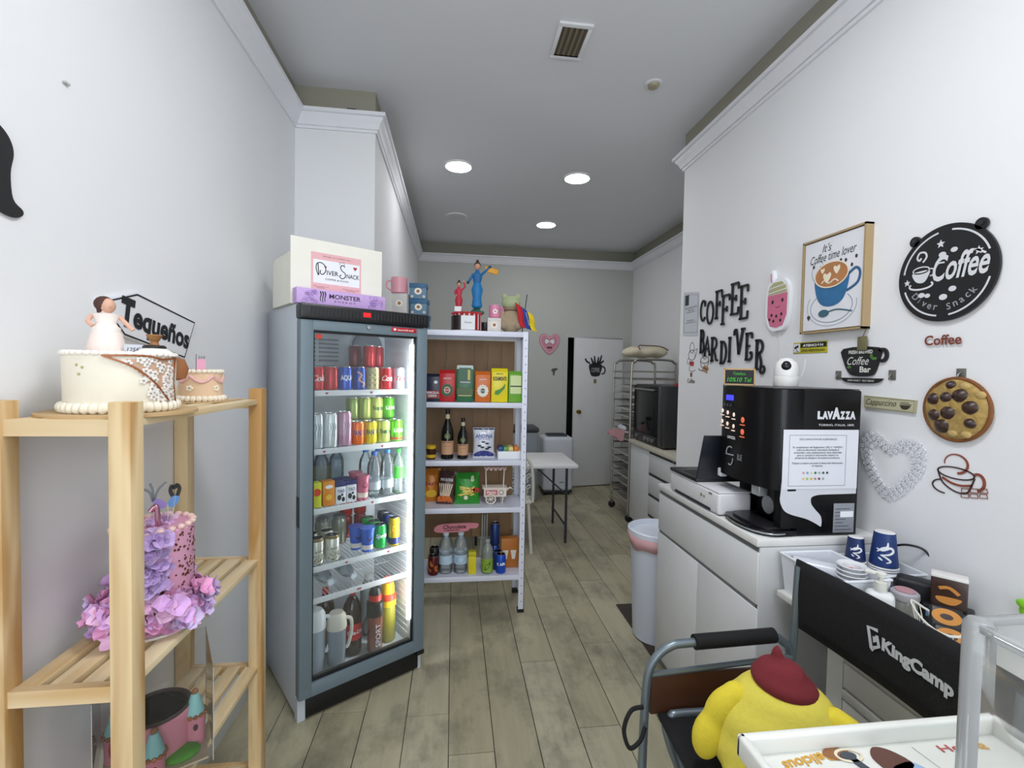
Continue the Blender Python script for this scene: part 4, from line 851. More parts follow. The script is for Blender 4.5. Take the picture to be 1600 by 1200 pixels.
for i in range(70):
    zz_ = random.uniform(.02, Hc*.93); lo = .0+(Hc*.95-zz_)*.66 if zz_ > .03 else .095; lo = max(-.01, lo-.01)
    xx = random.uniform(min(lo+.008, .1), .12)
    for k in range(5): a = 2*PI*k/5; fb.ball((xx+.0052*math.cos(a), -.0015, zz_+.0052*math.sin(a)), (.0036, .002, .0036), 6, None, 5)
    ce.ball((xx, -.004, zz_), .0019, 6, None, 5)
fin('sugar_flowers', fb.wrap(R*1.02), M('eee8e2', .6), t, kind='stuff'); fin('flower_pearls', ce.wrap(R*1.02), M('a8a090', .3, .4), t, kind='stuff')
tb = B()
for k in range(26): a = rad(150)+k*rad(8.5); tb.ball((R*.97*math.cos(a), R*.97*math.sin(a), Hc+.002), (.010, .010, .007), 8)
fin('top_icing', tb, M('f0eae0', .6), t)
fin('leaf_bow', B().lathe([(.0, 0), (.02, .005), (.028, .03), (.018, .055), (0, .06)], 16, T=TR(.112, .02, Hc-.062), sx=.9, sy=.5), M('9c6236', .5), t)
sb = B()
for (sx_, sz_) in ((-.085, .115), (-.072, .11), (-.08, .095)): sb.disc(sx_*1.0, sz_, .004, y0=-.002, y1=-.0006, seg=5)
fin('silver_stars', sb.wrap(R), M('c8b88a', .4, .4), t)
# bride on top
def loc_on(cx, cy, rz, x, y, z): return (cx+x*math.cos(rz)-y*math.sin(rz), cy+x*math.sin(rz)+y*math.cos(rz), z)
t = thing('bride_figurine', 'bride figurine with brown hair in a white dress on the large cake', 'figurine', loc_on(cx, cy, cr, -.028, -.0, zc+Hc-.001), cr)
fin('skirt', B().lathe([(.038, 0), (.037, .02), (.03, .05), (.026, .058)], 24), M('efdfd6', .6), t); fin('sash', B().lathe([(.0275, .052), (.028, .056), (.027, .066), (.024, .068)], 24), M('f0e8e0', .6), t)
fin('bodice', B().lathe([(.024, .066), (.019, .075), (.024, .09), (.026, .097), (.01, .101), (.007, .108), (0, .108)], 20, sy=.75), M('f0e6de', .6), t)
fin('head', B().ball((.003, -.003, .118), (.0155, .0155, .018)).ball((.008, -.017, .116), (.003, .003, .003), 6), M('d6a68e', .5), t)
fin('hair', B().ball((-.004, .004, .122), (.0195, .019, .019)).ball((-.009, .008, .107), (.009, .009, .012)), M('4a2a20', .6), t)
fin('arm', B().tube(sm([(-.025, 0, .094), (-.033, -.004, .08), (-.024, -.012, .068)], 4), .005, 7), M('d9ab94', .5), t); fin('arm', B().tube(sm([(.024, 0, .094), (.036, -.006, .078), (.05, -.01, .062)], 4), .005, 7), M('d9ab94', .5), t)
t = thing('price_card', 'small white price card on the large white cake', 'price card', loc_on(cx, cy, cr, .022, -.03, zc+Hc+.0), cr)
fin('card', B().box(-.018, -.001, 0, .018, .001, .026), M('c8ccd6', .6), t); fin('lettering', B().text('125€', .01, .025, 0, .014, -.0015, 0, .2), INK, t)
t = thing('cake_pedestal', 'white and black tiered mini stand with a small brown cup on the cake', 'cake stand', loc_on(cx, cy, cr, .062, -.03, zc+Hc), cr)
fin('stand', B().lathe([(.045, -.0), (.04, .008), (.03, .014), (.024, .018), (0, .019)], 24), M('f0ece4', .5), t); fin('black_ring', B().lathe([(.024, .017), (.0245, .022), (.021, .026), (0, .026)], 24), M('1c1814', .4), t)
fin('brown_cup', B().lathe([(.010, .026), (.008, .034), (.017, .05), (.016, .052), (0, .044)], 20), M('9a6a3a', .5), t)
# small peach cake
c2 = (-.812, 1.625); r2_ = rad(28)
t = thing('small_cake', 'small peach cake with pink bows and white piping on the rack', 'cake', (c2[0], c2[1], zc), r2_)
fin('cake_board', B().lathe([(.078, 0), (.078, .004), (0, .004)], 28), M('d0b080', .5), t)
fin('cake_body', B().lathe([(.058, .004), (.060, .01), (.060, .092), (.055, .098), (0, .098)], 32), M('edccaa', .6), t)
pb = B()
for k in range(26): a = 2*PI*k/26; pb.ball((.063*math.cos(a), .063*math.sin(a), .012), (.0095, .0095, .010), 8); pb.ball((.058*math.cos(a), .058*math.sin(a), .098), (.008, .008, .007), 8)
for k in range(5):
    a = 2*PI*k/5+.4
    for q in range(5): b_ = 2*PI*q/5; pb.ball(((.061)*math.cos(a+.12*math.cos(b_)), .061*math.sin(a+.12*math.cos(b_)), .045+.006*math.sin(b_)), .0045, 6)
fin('piped_border', pb, M('f2e8d4', .6), t)
gb_ = B()
for k in range(6): gb_.tube(sm([(.06*math.cos(a_), .06*math.sin(a_), .085-.02*math.sin(PI*i_/6)) for i_, a_ in enumerate([2*PI*k/6+i_*.175 for i_ in range(7)])], 2), .0055, 6)
fin('pink_garland', gb_, M('e8b8b4', .6), t)
t = thing('price_card', 'small price card on the peach cake', 'price card', loc_on(*c2, r2_, 0, -.01, zc+.098), r2_)
fin('card', B().box(-.012, -.001, .0, .012, .001, .04), M('e8a8c4', .6), t); fin('lettering', B().text('25€', .009, .022, .002, .045, -.0015, 0, .2).box(-.014, -.0006, 0, -.0125, .0006, .055), INK, t)
# pink tulle cake
c3 = (-.79, 1.345); zc3 = .900; r3 = rad(31)
t = thing('pink_cake', 'pink and lilac tulle-ruffled cake with gold speckles on the middle slats', 'cake', (c3[0], c3[1], zc3), r3)
fin('cake_board', B().lathe([(.10, 0), (.10, .006), (0, .006)], 28), M('e8e0dc', .5), t)
fin('cake_body', B().lathe([(.088, .006), (.090, .012), (.090, .262), (.085, .268), (0, .268)], 40), M('dba0bc', .55), t)
sp = B()
for i in range(150):
    x_ = random.uniform(.0, .13); z_ = random.uniform(.07, .262)
    if x_ < .035 and z_ > .16: continue
    q = random.uniform(.0015, .004); sp.disc(x_, z_, q, q*1.1, y0=-.0014, y1=-.0002, seg=5)
fin('gold_speckles', sp.wrap(.09), M('7d5236', .3, .6), t, kind='stuff')
def ruffles(name, n, rr, zr, cols, size, arcd=(0, 360)):
    for ci, c in enumerate(cols):
        b = B()
        for i in range(n//len(cols)):
            a = rad(random.uniform(*arcd)); R_ = random.uniform(*rr); z_ = random.uniform(*zr); m_ = random.uniform(.7, 1.2)*size
            t_ = bmesh.new(); ph = random.uniform(0, 6)
            cv = t_.verts.new((0, 0, 0)); prev = None
            for g in range(1, 5):
                ring = []
                for h_ in range(16):
                    an = 2*PI*h_/16; q = g/4
                    ring.append(t_.verts.new((math.cos(an)*q*m_*(1+.12*math.sin(4*an+ph)), math.sin(an)*q*m_*(1+.12*math.sin(4*an+ph)), m_*(.55*q*q+.20*q*math.sin(5*an+ph)+.10*q*math.sin(8*an+ph*2)))))
                for h_ in range(16):
                    if g == 1: t_.faces.new((cv, ring[h_], ring[(h_+1) % 16]))
                    else: t_.faces.new((prev[h_], ring[h_], ring[(h_+1) % 16], prev[(h_+1) % 16]))
                prev = ring
            T = TR(R_*math.cos(a), R_*math.sin(a), z_) @ Matrix.Rotation(a, 4, 'Z') @ RY(random.uniform(40, 100)) @ RZ(random.uniform(0, 360))
            b.merge(t_, T)
        fin(name, b, M(c, .8, var=.12, scale=40), t, 179, kind='stuff')
ruffles('tulle_ruffle', 200, (.085, .132), (.025, .10), ['f0c4e4', 'e0b4e8', 'eea8d2', 'd8c4ec'], .023)
ruffles('lilac_ruffle', 60, (.08, .098), (.12, .265), ['d2b8e6', 'c4a8dc'], .021, (235, 285))
ruffles('top_ruffle', 20, (.0, .06), (.262, .27), ['d8b8e6', 'e8c8e0'], .016)
pb = B()
for k in range(22): a = 2*PI*k/22; pb.ball((.086*math.cos(a), .086*math.sin(a), .27), (.010, .010, .008), 8)
fin('piped_border', pb, M('ecc8c0', .5), t)
t = thing('balloon_topper', 'metallic number one balloon topper on the pink cake', 'cake topper', loc_on(*c3, r3, .002, -.04, zc3+.268), r3)
fin('number_one', B().tube(sm([(-.010, 0, .046), (0, 0, .058), (.004, 0, .05), (.006, 0, .02), (.008, 0, .0)], 4), .0065, 10).tube([(-.004, 0, .003), (.02, 0, .001)], .006, 8), M('c890a8', .2, .8), t)
t = thing('butterfly_topper', 'blue and lilac butterfly topper behind the number on the pink cake', 'cake topper', loc_on(*c3, r3, .03, .0, zc3+.268), r3)
fin('wing', B().prism(sm([(0, .05), (-.02, .068), (-.032, .06), (-.026, .046), (-.012, .04)], 4, True), -.001, .001), M('9a86c8', .4), t); fin('wing', B().prism(sm([(0, .05), (.012, .072), (.026, .068), (.022, .05), (.01, .04)], 4, True), -.001, .001), M('5f8fc8', .4), t); fin('stick', B().cyl((0, 0, 0), .0012, .05, 6), M('e8dcc8', .6), t)
t = thing('black_topper', 'black looped ribbon topper on the pink cake', 'cake topper', loc_on(*c3, r3, .045, .0, zc3+.268), r3)
fin('loop', B().stroke(sm([(-.004, .07), (-.009, .085), (-.006, .098), (0, .092), (.005, .1), (.011, .09), (.006, .07)], 4), .009, -.0015, .0015), M('111114', .4), t); fin('stick', B().tube([(.002, 0, .07), (-.006, 0, 0)], .0012, 5), M('e8dcc8', .6), t)
t = thing('grey_topper', 'grey three-pronged sprig topper standing above the pink cake', 'cake topper', loc_on(*c3, r3, -.002, .03, zc3+.268), r3)
fin('sprig', B().stroke(sm([(0, .055), (-.006, .08), (-.022, .092)], 4), .006, -.001, .001).stroke(sm([(.002, .055), (.0, .085), (-.006, .105)], 4), .006, -.001, .001).stroke(sm([(.003, .055), (.012, .085), (.03, .105)], 4), .006, -.001, .001), M('7d8286', .5), t); fin('stick', B().cyl((.001, 0, 0), .001, .06, 6), M('d8d8d8', .6), t)
# castle cake in clear box
c4 = (-.815, 1.395); zc4 = .506; r4 = rad(30)
t = thing('castle_cake', 'pink castle display cake with turquoise cone turrets on the lower slats', 'cake', (c4[0], c4[1], zc4+.004), r4)
fin('cake_board', B().box(-.115, -.115, 0, .115, .115, .005), M('c8bca0', .5), t)
fin('cake_body', B().lathe([(.082, .005), (.084, .012), (.084, .115), (.078, .12)], 32), M('d68a9c', .6), t)
fin('grey_top', B().lathe([(.079, .118), (.070, .112), (.066, .10), (0, .098)], 32), M('6f6a6a', .6), t)
fin('dark_rim', B().lathe([(.080, .117), (.084, .122), (.078, .127), (.072, .120)], 32), M('33201e', .6), t)
fin('red_drape', B().ball((-.075, -.035, .07), (.026, .02, .045)), M('a01c28', .6), t)
fin('grass', B().ball((.055, -.07, .012), (.045, .035, .014)), M('4fa02c', .7), t)
for (x, y, h0) in ((-.005, -.098, .0), (.088, -.03, .03), (-.09, .02, .02)):
    tw = fin('turret', B().lathe([(.024, .005), (.025, .05+h0), (.027, .056+h0)], 20, c=(x, y, 0)), M('d88c9e', .6), t)
    fin('turret_roof', B().lathe([(.025, .06+h0), (.010, .115+h0), (0, .118+h0)], 20, c=(x, y, 0)), M('93cfcf', .6), tw)
    gb_ = B()
    for k in range(12): a = 2*PI*k/12; gb_.ball((x+.025*math.cos(a), y+.025*math.sin(a), .058+h0), .0065, 6)
    fin('brown_trim', gb_.ball((x, y, .12+h0), .009, 8), M('96603a', .6), tw); fin('turret_window', B().disc(x, .03+h0, .006, .009, y0=y-.027, y1=y-.02, seg=12), M('4a2a34', .5), tw)
t = thing('clear_cake_box', 'clear plastic box standing over the castle cake', 'box', (c4[0], c4[1], zc4), r4)
cbx = B(); q = .125
cbx.raw([(-q, -q, 0), (q, -q, 0), (q, q, 0), (-q, q, 0), (-q, -q, .26), (q, -q, .26), (q, q, .26), (-q, q, .26)], [(0, 1, 5, 4), (1, 2, 6, 5), (2, 3, 7, 6), (3, 0, 4, 7), (4, 5, 6, 7)])
fin('box_walls', cbx, glass('fbfcfc', .985, .03), t)
eb = B()
for sx_ in (-q, q):
    for sy_ in (-q, q): eb.box(sx_-.001, sy_-.001, 0, sx_+.001, sy_+.001, .26)
fin('box_edges', eb, glass('e0e4e8', .5, .1), t)

# ------------------------------------------------------------------ left wall pieces
XW = XL+.001
t = thing('hanging_sign', 'white arrow-shaped sign with black outline reading Tequeños on the left wall', 'sign', (XW, 0, 0), rad(90))
# local x = world y, local -y = into the room
pg = [(1.55, 1.811), (1.876, 1.752), (1.808, 1.614), (1.492, 1.678), (1.40, 1.765)]
fin('sign_board', B().prism(pg, -.014, 0), M('e4e6ea', .5), t)
cxg = sum(p[0] for p in pg)/5; czg = sum(p[1] for p in pg)/5
inn = [(cxg+(p[0]-cxg)*.965, czg+(p[1]-czg)*.93) for p in pg]
fin('sign_outline', B().stroke(inn, .005, -.0152, -.0138, True), INK, t)
tl = B().text('T', .088, .058, 1.508, 1.746, -.0156, .06, rot=rad(-9)).text('equeños', .088, .300, 1.680, 1.700, -.0156, .035, rot=rad(-10.5), deep=0)
fin('lettering', tl, INK, t)
mp_ = [(1.137, 2.097), (1.158, 2.078), (1.166, 2.05), (1.158, 2.006), (1.163, 1.953), (1.186, 1.935), (1.184, 1.922), (1.164, 1.913), (1.13, 1.92), (1.09, 1.95), (1.06, 2.0), (1.05, 2.06), (1.07, 2.10), (1.10, 2.11)]
tag(fin('wall_decal', B().prism(sm(mp_, 4, True), -.006, 0), M('0f1012', .5)), 'black curved wall ornament cut by the left edge of the photo', 'decal', loc=(XW, 0, 0), rotz=rad(90))
tag(fin('wall_hook', B().box(1.305, -.006, 2.288, 1.322, 0, 2.293), M('c0c0c0', .5)), 'tiny pale hook high on the left wall', 'hook', loc=(XW, 0, 0), rotz=rad(90))

# ================================================================== BACK OF THE ROOM
t = thing('heart_plaque', 'pink heart-shaped plaque with white bow shape on the back wall', 'wall decoration', (1.31, YB-.001, 1.97))
fin('heart_board', B().prism(sm([(0, -.15), (-.10, -.06), (-.145, .04), (-.13, .11), (-.07, .135), (0, .10), (.07, .135), (.13, .11), (.145, .04), (.10, -.06)], 5, True), -.012, 0), M('cf8a9c', .5), t)
fin('heart_border', B().stroke(sm([(0, -.125), (-.09, -.05), (-.125, .035), (-.11, .095), (-.06, .112), (0, .08), (.06, .112), (.11, .095), (.125, .035), (.09, -.05)], 5, True), .006, -.0135, -.011, True), M('e8c8d0', .5), t)
fin('bow_print', B().prism(sm([(0, .03), (-.05, .065), (-.07, .03), (-.05, -.01)], 4, True), -.014, -.011).prism(sm([(0, .03), (.05, .065), (.07, .03), (.05, -.01)], 4, True), -.014, -.011).disc(0, .028, .016, y0=-.015, y1=-.011, seg=14), PAPER, t)
fin('dark_print', B().stroke(sm([(0, .03), (-.05, .065), (-.07, .03), (-.05, -.01)], 4, True), .004, -.0152, -.013, True).stroke(sm([(0, .03), (.05, .065), (.07, .03), (.05, -.01)], 4, True), .004, -.0152, -.013, True).box(-.035, -.0152, -.07, .035, -.013, -.045), M('4a3038', .5), t)
tag(fin('wall_decal', B().prism(sm([(-.03, .04), (.03, .05), (.045, .03), (.01, .01), (.0, -.05), (-.02, -.045), (-.025, .0), (-.045, .01)], 3, True), -.003, 0), M('4c4e50', .6)), 'small dark figure decal left of the ajar door', 'decal', loc=(1.39, YB-.001, 1.58))
# decals on the door (belong to the leaf's plane)
DT = Matrix.Translation((2.352, 6.385, 0)) @ RZ(10)
def on_door(o, x, z, y=-.0412):
    p = DT @ Vector((x, y, z)); o.location = p; o.rotation_euler = (0, 0, rad(10)); return o
cupb = B().prism(sm([(-.075, .04), (-.065, -.05), (-.04, -.085), (.03, -.085), (.055, -.05), (.065, .04)], 4, True), -.003, 0).stroke(arc(.075, -.02, .035, .04, -100, 100, 12), .014, -.003, 0)
for (a, b_) in ((-.06, .11), (-.02, .13), (.03, .12), (.065, .14)): cupb.stroke(sm([(a*.4, .03), (a*.7, .07), (a, b_)], 3), lambda q: .03*(1-.6*q), -.003, 0)
cupb.stroke(sm([(-.07, .05), (-.11, .07), (-.125, .1)], 3), .018, -.003, 0).stroke(sm([(.05, .05), (.09, .08)], 3), .018, -.003, 0)
t = thing('door_decal', 'black splashing coffee mug decal on the ajar door', 'decal'); on_door(t, -.42, 1.64); t.scale = (1.3, 1, 1.3)
fin('mug_shape', cupb, M('1f2024', .5), t); fin('lettering', B().text('COFFEE', .045, .095, -.005, -.02, -.0035, .0), M('c8cacc', .5), t)
t = thing('door_switch', 'small brown plate below the coffee decal on the door', 'plate'); on_door(t, -.43, 1.46)
fin('plate', B().box(-.02, -.008, -.03, .02, 0, .03, .003), M('9a8260', .5), t); fin('button', B().box(-.008, -.012, -.01, .008, -.008, .01, .002), M('4a3c2c', .5), t)
# portable air conditioner
t = thing('portable_air_conditioner', 'white rounded portable air conditioner on castors beside the door', 'appliance', (1.34, 5.98, 0))
fin('housing', B().box(-.20, -.16, .05, .20, .16, .745, .045, 4), M('d4d9e2', .4), t)
fin('top_grille', B().box(-.13, -.09, .742, .13, .1, .765, .008), M('4a5058', .5), t)
lv = B()
for k in range(9): lv.box(-.12, -.08+k*.02, .766, .12, -.07+k*.02, .77)
fin('louvre', lv, M('2a2e34', .5), t); fin('base', B().box(-.19, -.15, .03, .19, .15, .06, .01), M('2c3036', .5), t)
for sx_ in (-.15, .15):
    for sy_ in (-.11, .11): fin('castor', B().cyl((sx_-.01, sy_, .018), .018, .02, 12, axis='x'), M('1a1a1c', .5), t)
fin('badge', B().box(.02, -.1615, .16, .08, -.1595, .175), M('8a9098', .5), t)
t = thing('waste_bin', 'grey bin with a dark lid standing against the rear left wall', 'bin', (.86, 5.75, 0))
fin('bin_body', B().box(-.17, -.18, 0, .17, .18, .84, .02, 3), M('8e979f', .45), t); fin('bin_lid', B().box(-.18, -.19, .84, .18, .19, .90, .02, 3), M('3c4146', .5), t)
# folding table
t = thing('folding_table', 'white folding table with dark tubular legs behind the shelf unit', 'table', (.62, 4.46, 0))
fin('table_top', B().box(-.50, -.30, .70, .53, .35, .735, .01, 2), M('e4e5e6', .4), t)
LG = M('3a3e44', .4, .3)
for x, nm in ((.43, 'r'), (-.40, 'l')):
    for y in (-.26, .30): fin('leg', B().tube([(x, y, .70), (x, y, .0)], .0125, 8), LG, t)
    fin('leg_brace', B().tube([(x, -.26, .16), (x, .30, .16)], .010, 8).tube([(x, .02, .66), (x-.3*(1 if x > 0 else -1), .02, .70)], .009, 8).tube([(x, -.26, .45), (x-.28*(1 if x > 0 else -1), -.26, .70)], .007, 8), LG, t)
# filigree white chair
t = thing('white_chair', 'white chair with leaf-patterned openwork back behind the shelf unit', 'chair', (.47, 3.98, 0))
CH = M('dedcd2', .45)
fin('seat', B().box(-.22, -.0, .43, .22, .42, .455, .01, 2), CH, t)
bb_ = B().tube(sm([(-.225, 0, .45), (-.225, -.01, .62), (-.20, -.015, .79), (-.12, -.02, .86), (0, -.02, .875), (.12, -.02, .86), (.20, -.015, .79), (.225, -.01, .62), (.225, 0, .45)], 6), .014, 8)
fin('back_frame', bb_, CH, t)
lf = B()
for i in range(9):
    for j in range(8):
        x = -.185+i*.046+(.023 if j % 2 else 0); z_ = .49+j*.048
        if abs(x) > .205 or (z_ > .78 and abs(x) > .15): continue
        a = 40 if (i+j) % 2 else -40; lf.stroke(arc(0, 0, .024, .012, 0, 360, 10), .007, -.006, .004, True, T=TR(x, -.012, z_) @ RY(a))
fin('leaf_pattern', lf, CH, t)
for (x, y) in ((-.2, .01), (.2, .01), (-.19, .38), (.19, .38)): fin('leg', B().tube([(x*.95, y, .43), (x*1.1, y+(-.02 if y < .1 else .02), 0)], .014, 8), CH, t)

# ---- kitchen run at the rear right
t = thing('rear_cabinet', 'white rear kitchen cabinet with handle slots and beige worktop', 'cabinet', (1.84, 3.22, 0))
cbw = M('d9dce0', .35)
fin('carcass', B().box(.015, .0, .09, .64, 1.44, .86), cbw, t); fin('plinth', B().box(.05, .0, 0, .62, 1.40, .09), M('b8b9ae', .5), t)
fin('worktop', B().box(-.02, -.03, .862, .655, 1.455, .90, .004), M('cfcbbb', .35), t)
fin('door', B().box(0, .985, .09, .016, 1.438, .855, .002), cbw, t)
for k, (z0, z1) in enumerate(((.655, .855), (.46, .65), (.265, .455), (.09, .26))):
    for (y0, y1) in ((.50, .98), (.01, .495)):
        dd = fin('drawer', B().box(0, y0, z0, .016, y1, z1-.022, .002), cbw, t); fin('handle_slot', B().box(.004, y0+.02, z1-.022, .016, y1-.005, z1), M('46484a', .5, .4), dd)
OV = M('3a3a3c', .3, .7)
t = thing('oven', 'stainless and black countertop convection oven with round knobs', 'oven', (1.87, 3.98, .9005))
fin('oven_body', B().box(.02, 0, .015, .60, .70, .575, .006), M('4c4d50', .35, .9), t)
fin('oven_door', B().box(0, .12, .10, .022, .695, .56, .004), M('1a1a1c', .25, .4), t)
fin('door_glass', B().box(-.002, .20, .14, .001, .66, .50, .001), M('0e1012', .06), t)
fin('door_handle', B().tube([(-.03, .16, .53), (-.03, .66, .53)], .009, 8).tube([(0, .18, .53), (-.03, .18, .53)], .006, 6).tube([(0, .64, .53), (-.03, .64, .53)], .006, 6), STEEL, t)
fin('side_column', B().box(.0, .0, .015, .022, .118, .57, .003), M('5a5b5e', .3, .9), t)
ct = fin('control_strip', B().box(-.002, .12, .015, .02, .695, .095, .003), M('1c1c1e', .3), t)
for y in (.2, .28, .37, .58): fin('knob', B().cyl((-.022, y, .055), .02, .02, 16, axis='x'), M('9fa1a4', .3, .8), ct)
for (x, y) in ((.04, .03), (.56, .03), (.04, .67), (.56, .67)): fin('foot', B().cyl((x, y, 0), .015, .016, 10), BLACK, t)
fin('side_dial', B().cyl((.3, -.004, .33), .05, .006, 20, axis='y'), M('161618', .5), t)
# tray trolley
t = thing('tray_trolley', 'tall metal baking tray trolley on castors left of the oven', 'trolley', (1.84, 4.74, 0))
TM = M('a9a59d', .35, .7)
for y in (0, .54):
    fin('arch_frame', B().tube(sm([(.02, y, .09), (.02, y, .9), (.02, y, 1.62), (.05, y, 1.70), (.12, y, 1.73), (.42, y, 1.73), (.49, y, 1.70), (.52, y, 1.62), (.52, y, .9), (.52, y, .09)], 4), .0135, 8), TM, t)
    for k in range(18):
        z = .2+k*.082
        fin('runner', B().box(.02, y-.003 if y == 0 else y-.03, z, .52, y+.03 if y == 0 else y+.003, z+.004).box(.02, y-.002, z, .52, y+.002, z+.018), TM, t)
fin('cross_brace', B().tube([(.02, 0, .14), (.02, .54, .14)], .011, 8).tube([(.52, 0, .14), (.52, .54, .14)], .011, 8).tube([(.02, 0, 1.6), (.02, .54, 1.6)], .009, 8).tube([(.02, 0, .9), (.02, .54, .9)], .009, 8), TM, t)
for (x, y) in ((.02, 0), (.52, 0), (.02, .54), (.52, .54)):
    c_ = fin('castor', B().box(x-.012, y-.016, .055, x+.02, y+.016, .095), M('a0a2a4', .35, .8), t); fin('wheel', B().cyl((x+.01, y-.011, .04), .04, .022, 18, axis='y'), M('1f2124', .5), c_)
for k in range(17):
    if k == 7: continue
    z = .2055+k*.082
    tag(fin('baking_tray', B().box(-.01, .012, 0, .50, .528, .003).box(-.012, .012, 0, -.008, .528, .018).box(.496, .012, 0, .5, .528, .018), M(('d8d6d0', '97918a', 'c8c5bd')[k % 3], .35, .7)), 'metal baking tray slid into the trolley, %s from the bottom' % ('lowest', 'second', 'third', 'fourth', 'fifth', 'sixth', 'seventh', 'eighth', 'ninth', 'tenth', 'eleventh', 'twelfth', 'thirteenth', 'fourteenth', 'fifteenth', 'sixteenth', 'seventeenth')[k], 'tray', 'trays in the trolley', (1.865, 4.74, z))
o = blob('plastic_bag', [((0, 0, .03), (.05, .10, .035)), ((.03, .05, .05), (.04, .06, .03))], .008, M('c4c8cc', .4), post=lambda v: (v.x+.004*math.sin(v.y*90), v.y, max(.0, v.z+.004*math.sin(v.y*70+v.x*80))))
tag(o, 'crumpled white plastic bag on a trolley tray', 'bag', loc=(1.87, 4.97, .2055+9*.082+.004))
o = blob('beige_bag', [((0, 0, .07), (.25, .14, .06)), ((-.15, 0, .07), (.12, .15, .06)), ((.12, .02, .08), (.14, .13, .065))], .012, M('d6cdb4', .8, bump=.5), post=lambda v: (v.x, v.y, max(.0, v.z+.006*math.sin(v.x*30))))
tag(o, 'beige padded bag lying on top of the tray trolley', 'bag', loc=(2.12, 5.0, 1.744))
tag(fin('bag_strap', B().tube(sm([(-.12, -.13, .10), (-.1, -.05, .145), (.02, 0, .15), (.15, -.05, .14), (.22, -.1, .10)], 5), .006, 6), M('6a4630', .7)), 'brown strap looped over the beige bag', 'strap', loc=(2.12, 5.0, 1.744))
tag(fin('pink_cloth', B().raw([(-.17, 0, -.0), (-.05, -.01, .02), (.02, 0, .0), (.0, .02, -.12), (-.08, 0, -.09), (-.17, .01, -.04)], [(0, 1, 2, 3, 4, 5)]).prism([(-.17, -.01), (-.12, .02), (-.02, .015), (.02, 0), (.0, -.11), (-.03, -.12), (-.08, -.07), (-.15, -.05)], -.004, .004), M('c99aa0', .8)), 'dusty pink cloth hanging off the trolley corner', 'cloth', loc=(1.80, 4.78, .975))
tag(fin('baking_sheet', B().box(-.06, -.12, 0, .28, .1, .004, .001), M('c9cbcd', .4, .3)), 'pale sheet sticking out of the trolley above the pink cloth', 'tray', loc=(1.80, 4.90, .946))
tag(fin('red_grip', B().tube(sm([(-.04, 0, -.02), (0, 0, .0), (.03, 0, .03)], 4), .013, 8), M('b42028', .4)), 'red handled tool at the top of the oven side', 'tool', loc=(2.05, 3.98+.1, 1.49))

# ================================================================== RIGHT CABINET AND COFFEE MACHINE
t = thing('front_cabinet', 'white cabinet with one wide drawer and two doors under the coffee machine', 'cabinet', (1.11, 1.557, 0))
CBW = M('dfe1e3', .32); YL = .835
fin('carcass', B().box(.016, .012, .075, .485, YL-.006, .968), CBW, t); fin('plinth', B().box(.05, .03, 0, .46, YL-.03, .075), M('a9a99f', .5), t)
fin('worktop', B().box(-.006, .0, .970, .488, YL, 1.0, .003), M('e4e4e2', .3), t)
fin('side_panel', B().box(.006, .0, .0, .485, .012, .968), CBW, t)
dw = fin('drawer', B().box(0, .004, .755, .016, YL-.004, .948, .003), CBW, t); fin('pull_groove', B().box(.004, .006, .950, .016, YL-.006, .968), M('7d8083', .4, .4), dw)
fin('door', B().box(0, .004, .078, .016, .415, .738, .003), CBW, t); fin('door', B().box(0, .419, .078, .016, YL-.004, .738, .003), CBW, t)
fin('rail_groove', B().box(.006, .006, .738, .018, YL-.006, .755), M('8a8d8e', .4, .4), t)

# coffee machine: side faces the camera (local -y), front faces local -x
cm = thing('coffee_machine', 'large black coffee machine with white lettering and a notice on its side', 'coffee machine', (1.17, 1.570, 1.0005))
BK = M('09090b', .32, var=.1, spec=.25); BK2 = M('0c0c0f', .24, var=.1, spec=.28)
def rp(poly, z0, z1):   # prism extruded vertically
    n = len(poly); return B().raw([(x, y, z0) for x, y in poly]+[(x, y, z1) for x, y in poly], [tuple(range(n))[::-1], tuple(n+i for i in range(n))]+[(i, (i+1) % n, n+(i+1) % n, n+i) for i in range(n)])
fin('rear_body', B().box(.10, 0, 0, .345, .36, .545, .006), BK, cm)
up_ = [(.11, .36), (.0, .345), (-.018, .25), (-.02, .15), (-.005, .05), (.035, .002), (.11, 0)]
fin('front_housing', rp(sm(up_, 3), .17, .545), BK2, cm)
fin('cup_bay_side', rp([(.11, .05), (.03, .035), (.035, .003), (.11, 0)], .03, .172), BK2, cm)
fin('cup_bay_base', rp([(.11, .20), (.06, .20), (.06, .03), (.11, .03)], 0, .03), BK, cm)
fin('drip_tray', rp(sm([(.10, .25), (-.03, .245), (-.055, .15), (-.045, .05), (.0, .0), (.10, 0)], 3), .002, .022), M('101013', .2), cm)
fin('drip_grid', rp(sm([(.09, .23), (-.01, .225), (-.03, .15), (-.02, .05), (.01, .02), (.09, .02)], 3), .0225, .03), M('26262a', .3, .3), cm)
fin('chrome_edge', B().tube([(x, y, .012) for x, y in sm([(-.032, .245), (-.058, .15), (-.048, .05), (-.003, -.002), (.05, -.002)], 4)], .0035, 6), M('a8acb0', .2, 1), cm)
fin('spout', B().box(.02, .11, .12, .06, .16, .172, .006), M('b8bcc0', .3, .4), cm)
fin('round_emblem', B().cyl((.058, .07, .085), .0, .0, 3).lathe([(.035, 0), (.035, .003), (.0, .003)], 24, T=TR(.0585, .105, .09) @ RY(-90)), M('8a8c90', .3, .6), cm)
fin('screen', B().box(-.0215, .235, .488, -.014, .285, .510, .001), M('3a3cf0', .3, emit=1.3), cm)
ib = B(); ir = B()
for (dy, dz) in ((.31, .44), (.272, .435), (.228, .43), (.31, .395), (.272, .388), (.228, .382)):
    ib.ball((-.020, dy, dz), (.003, .008, .009), 8).box(-.0222, dy-.012, dz-.02, -.019, dy+.012, dz-.016)
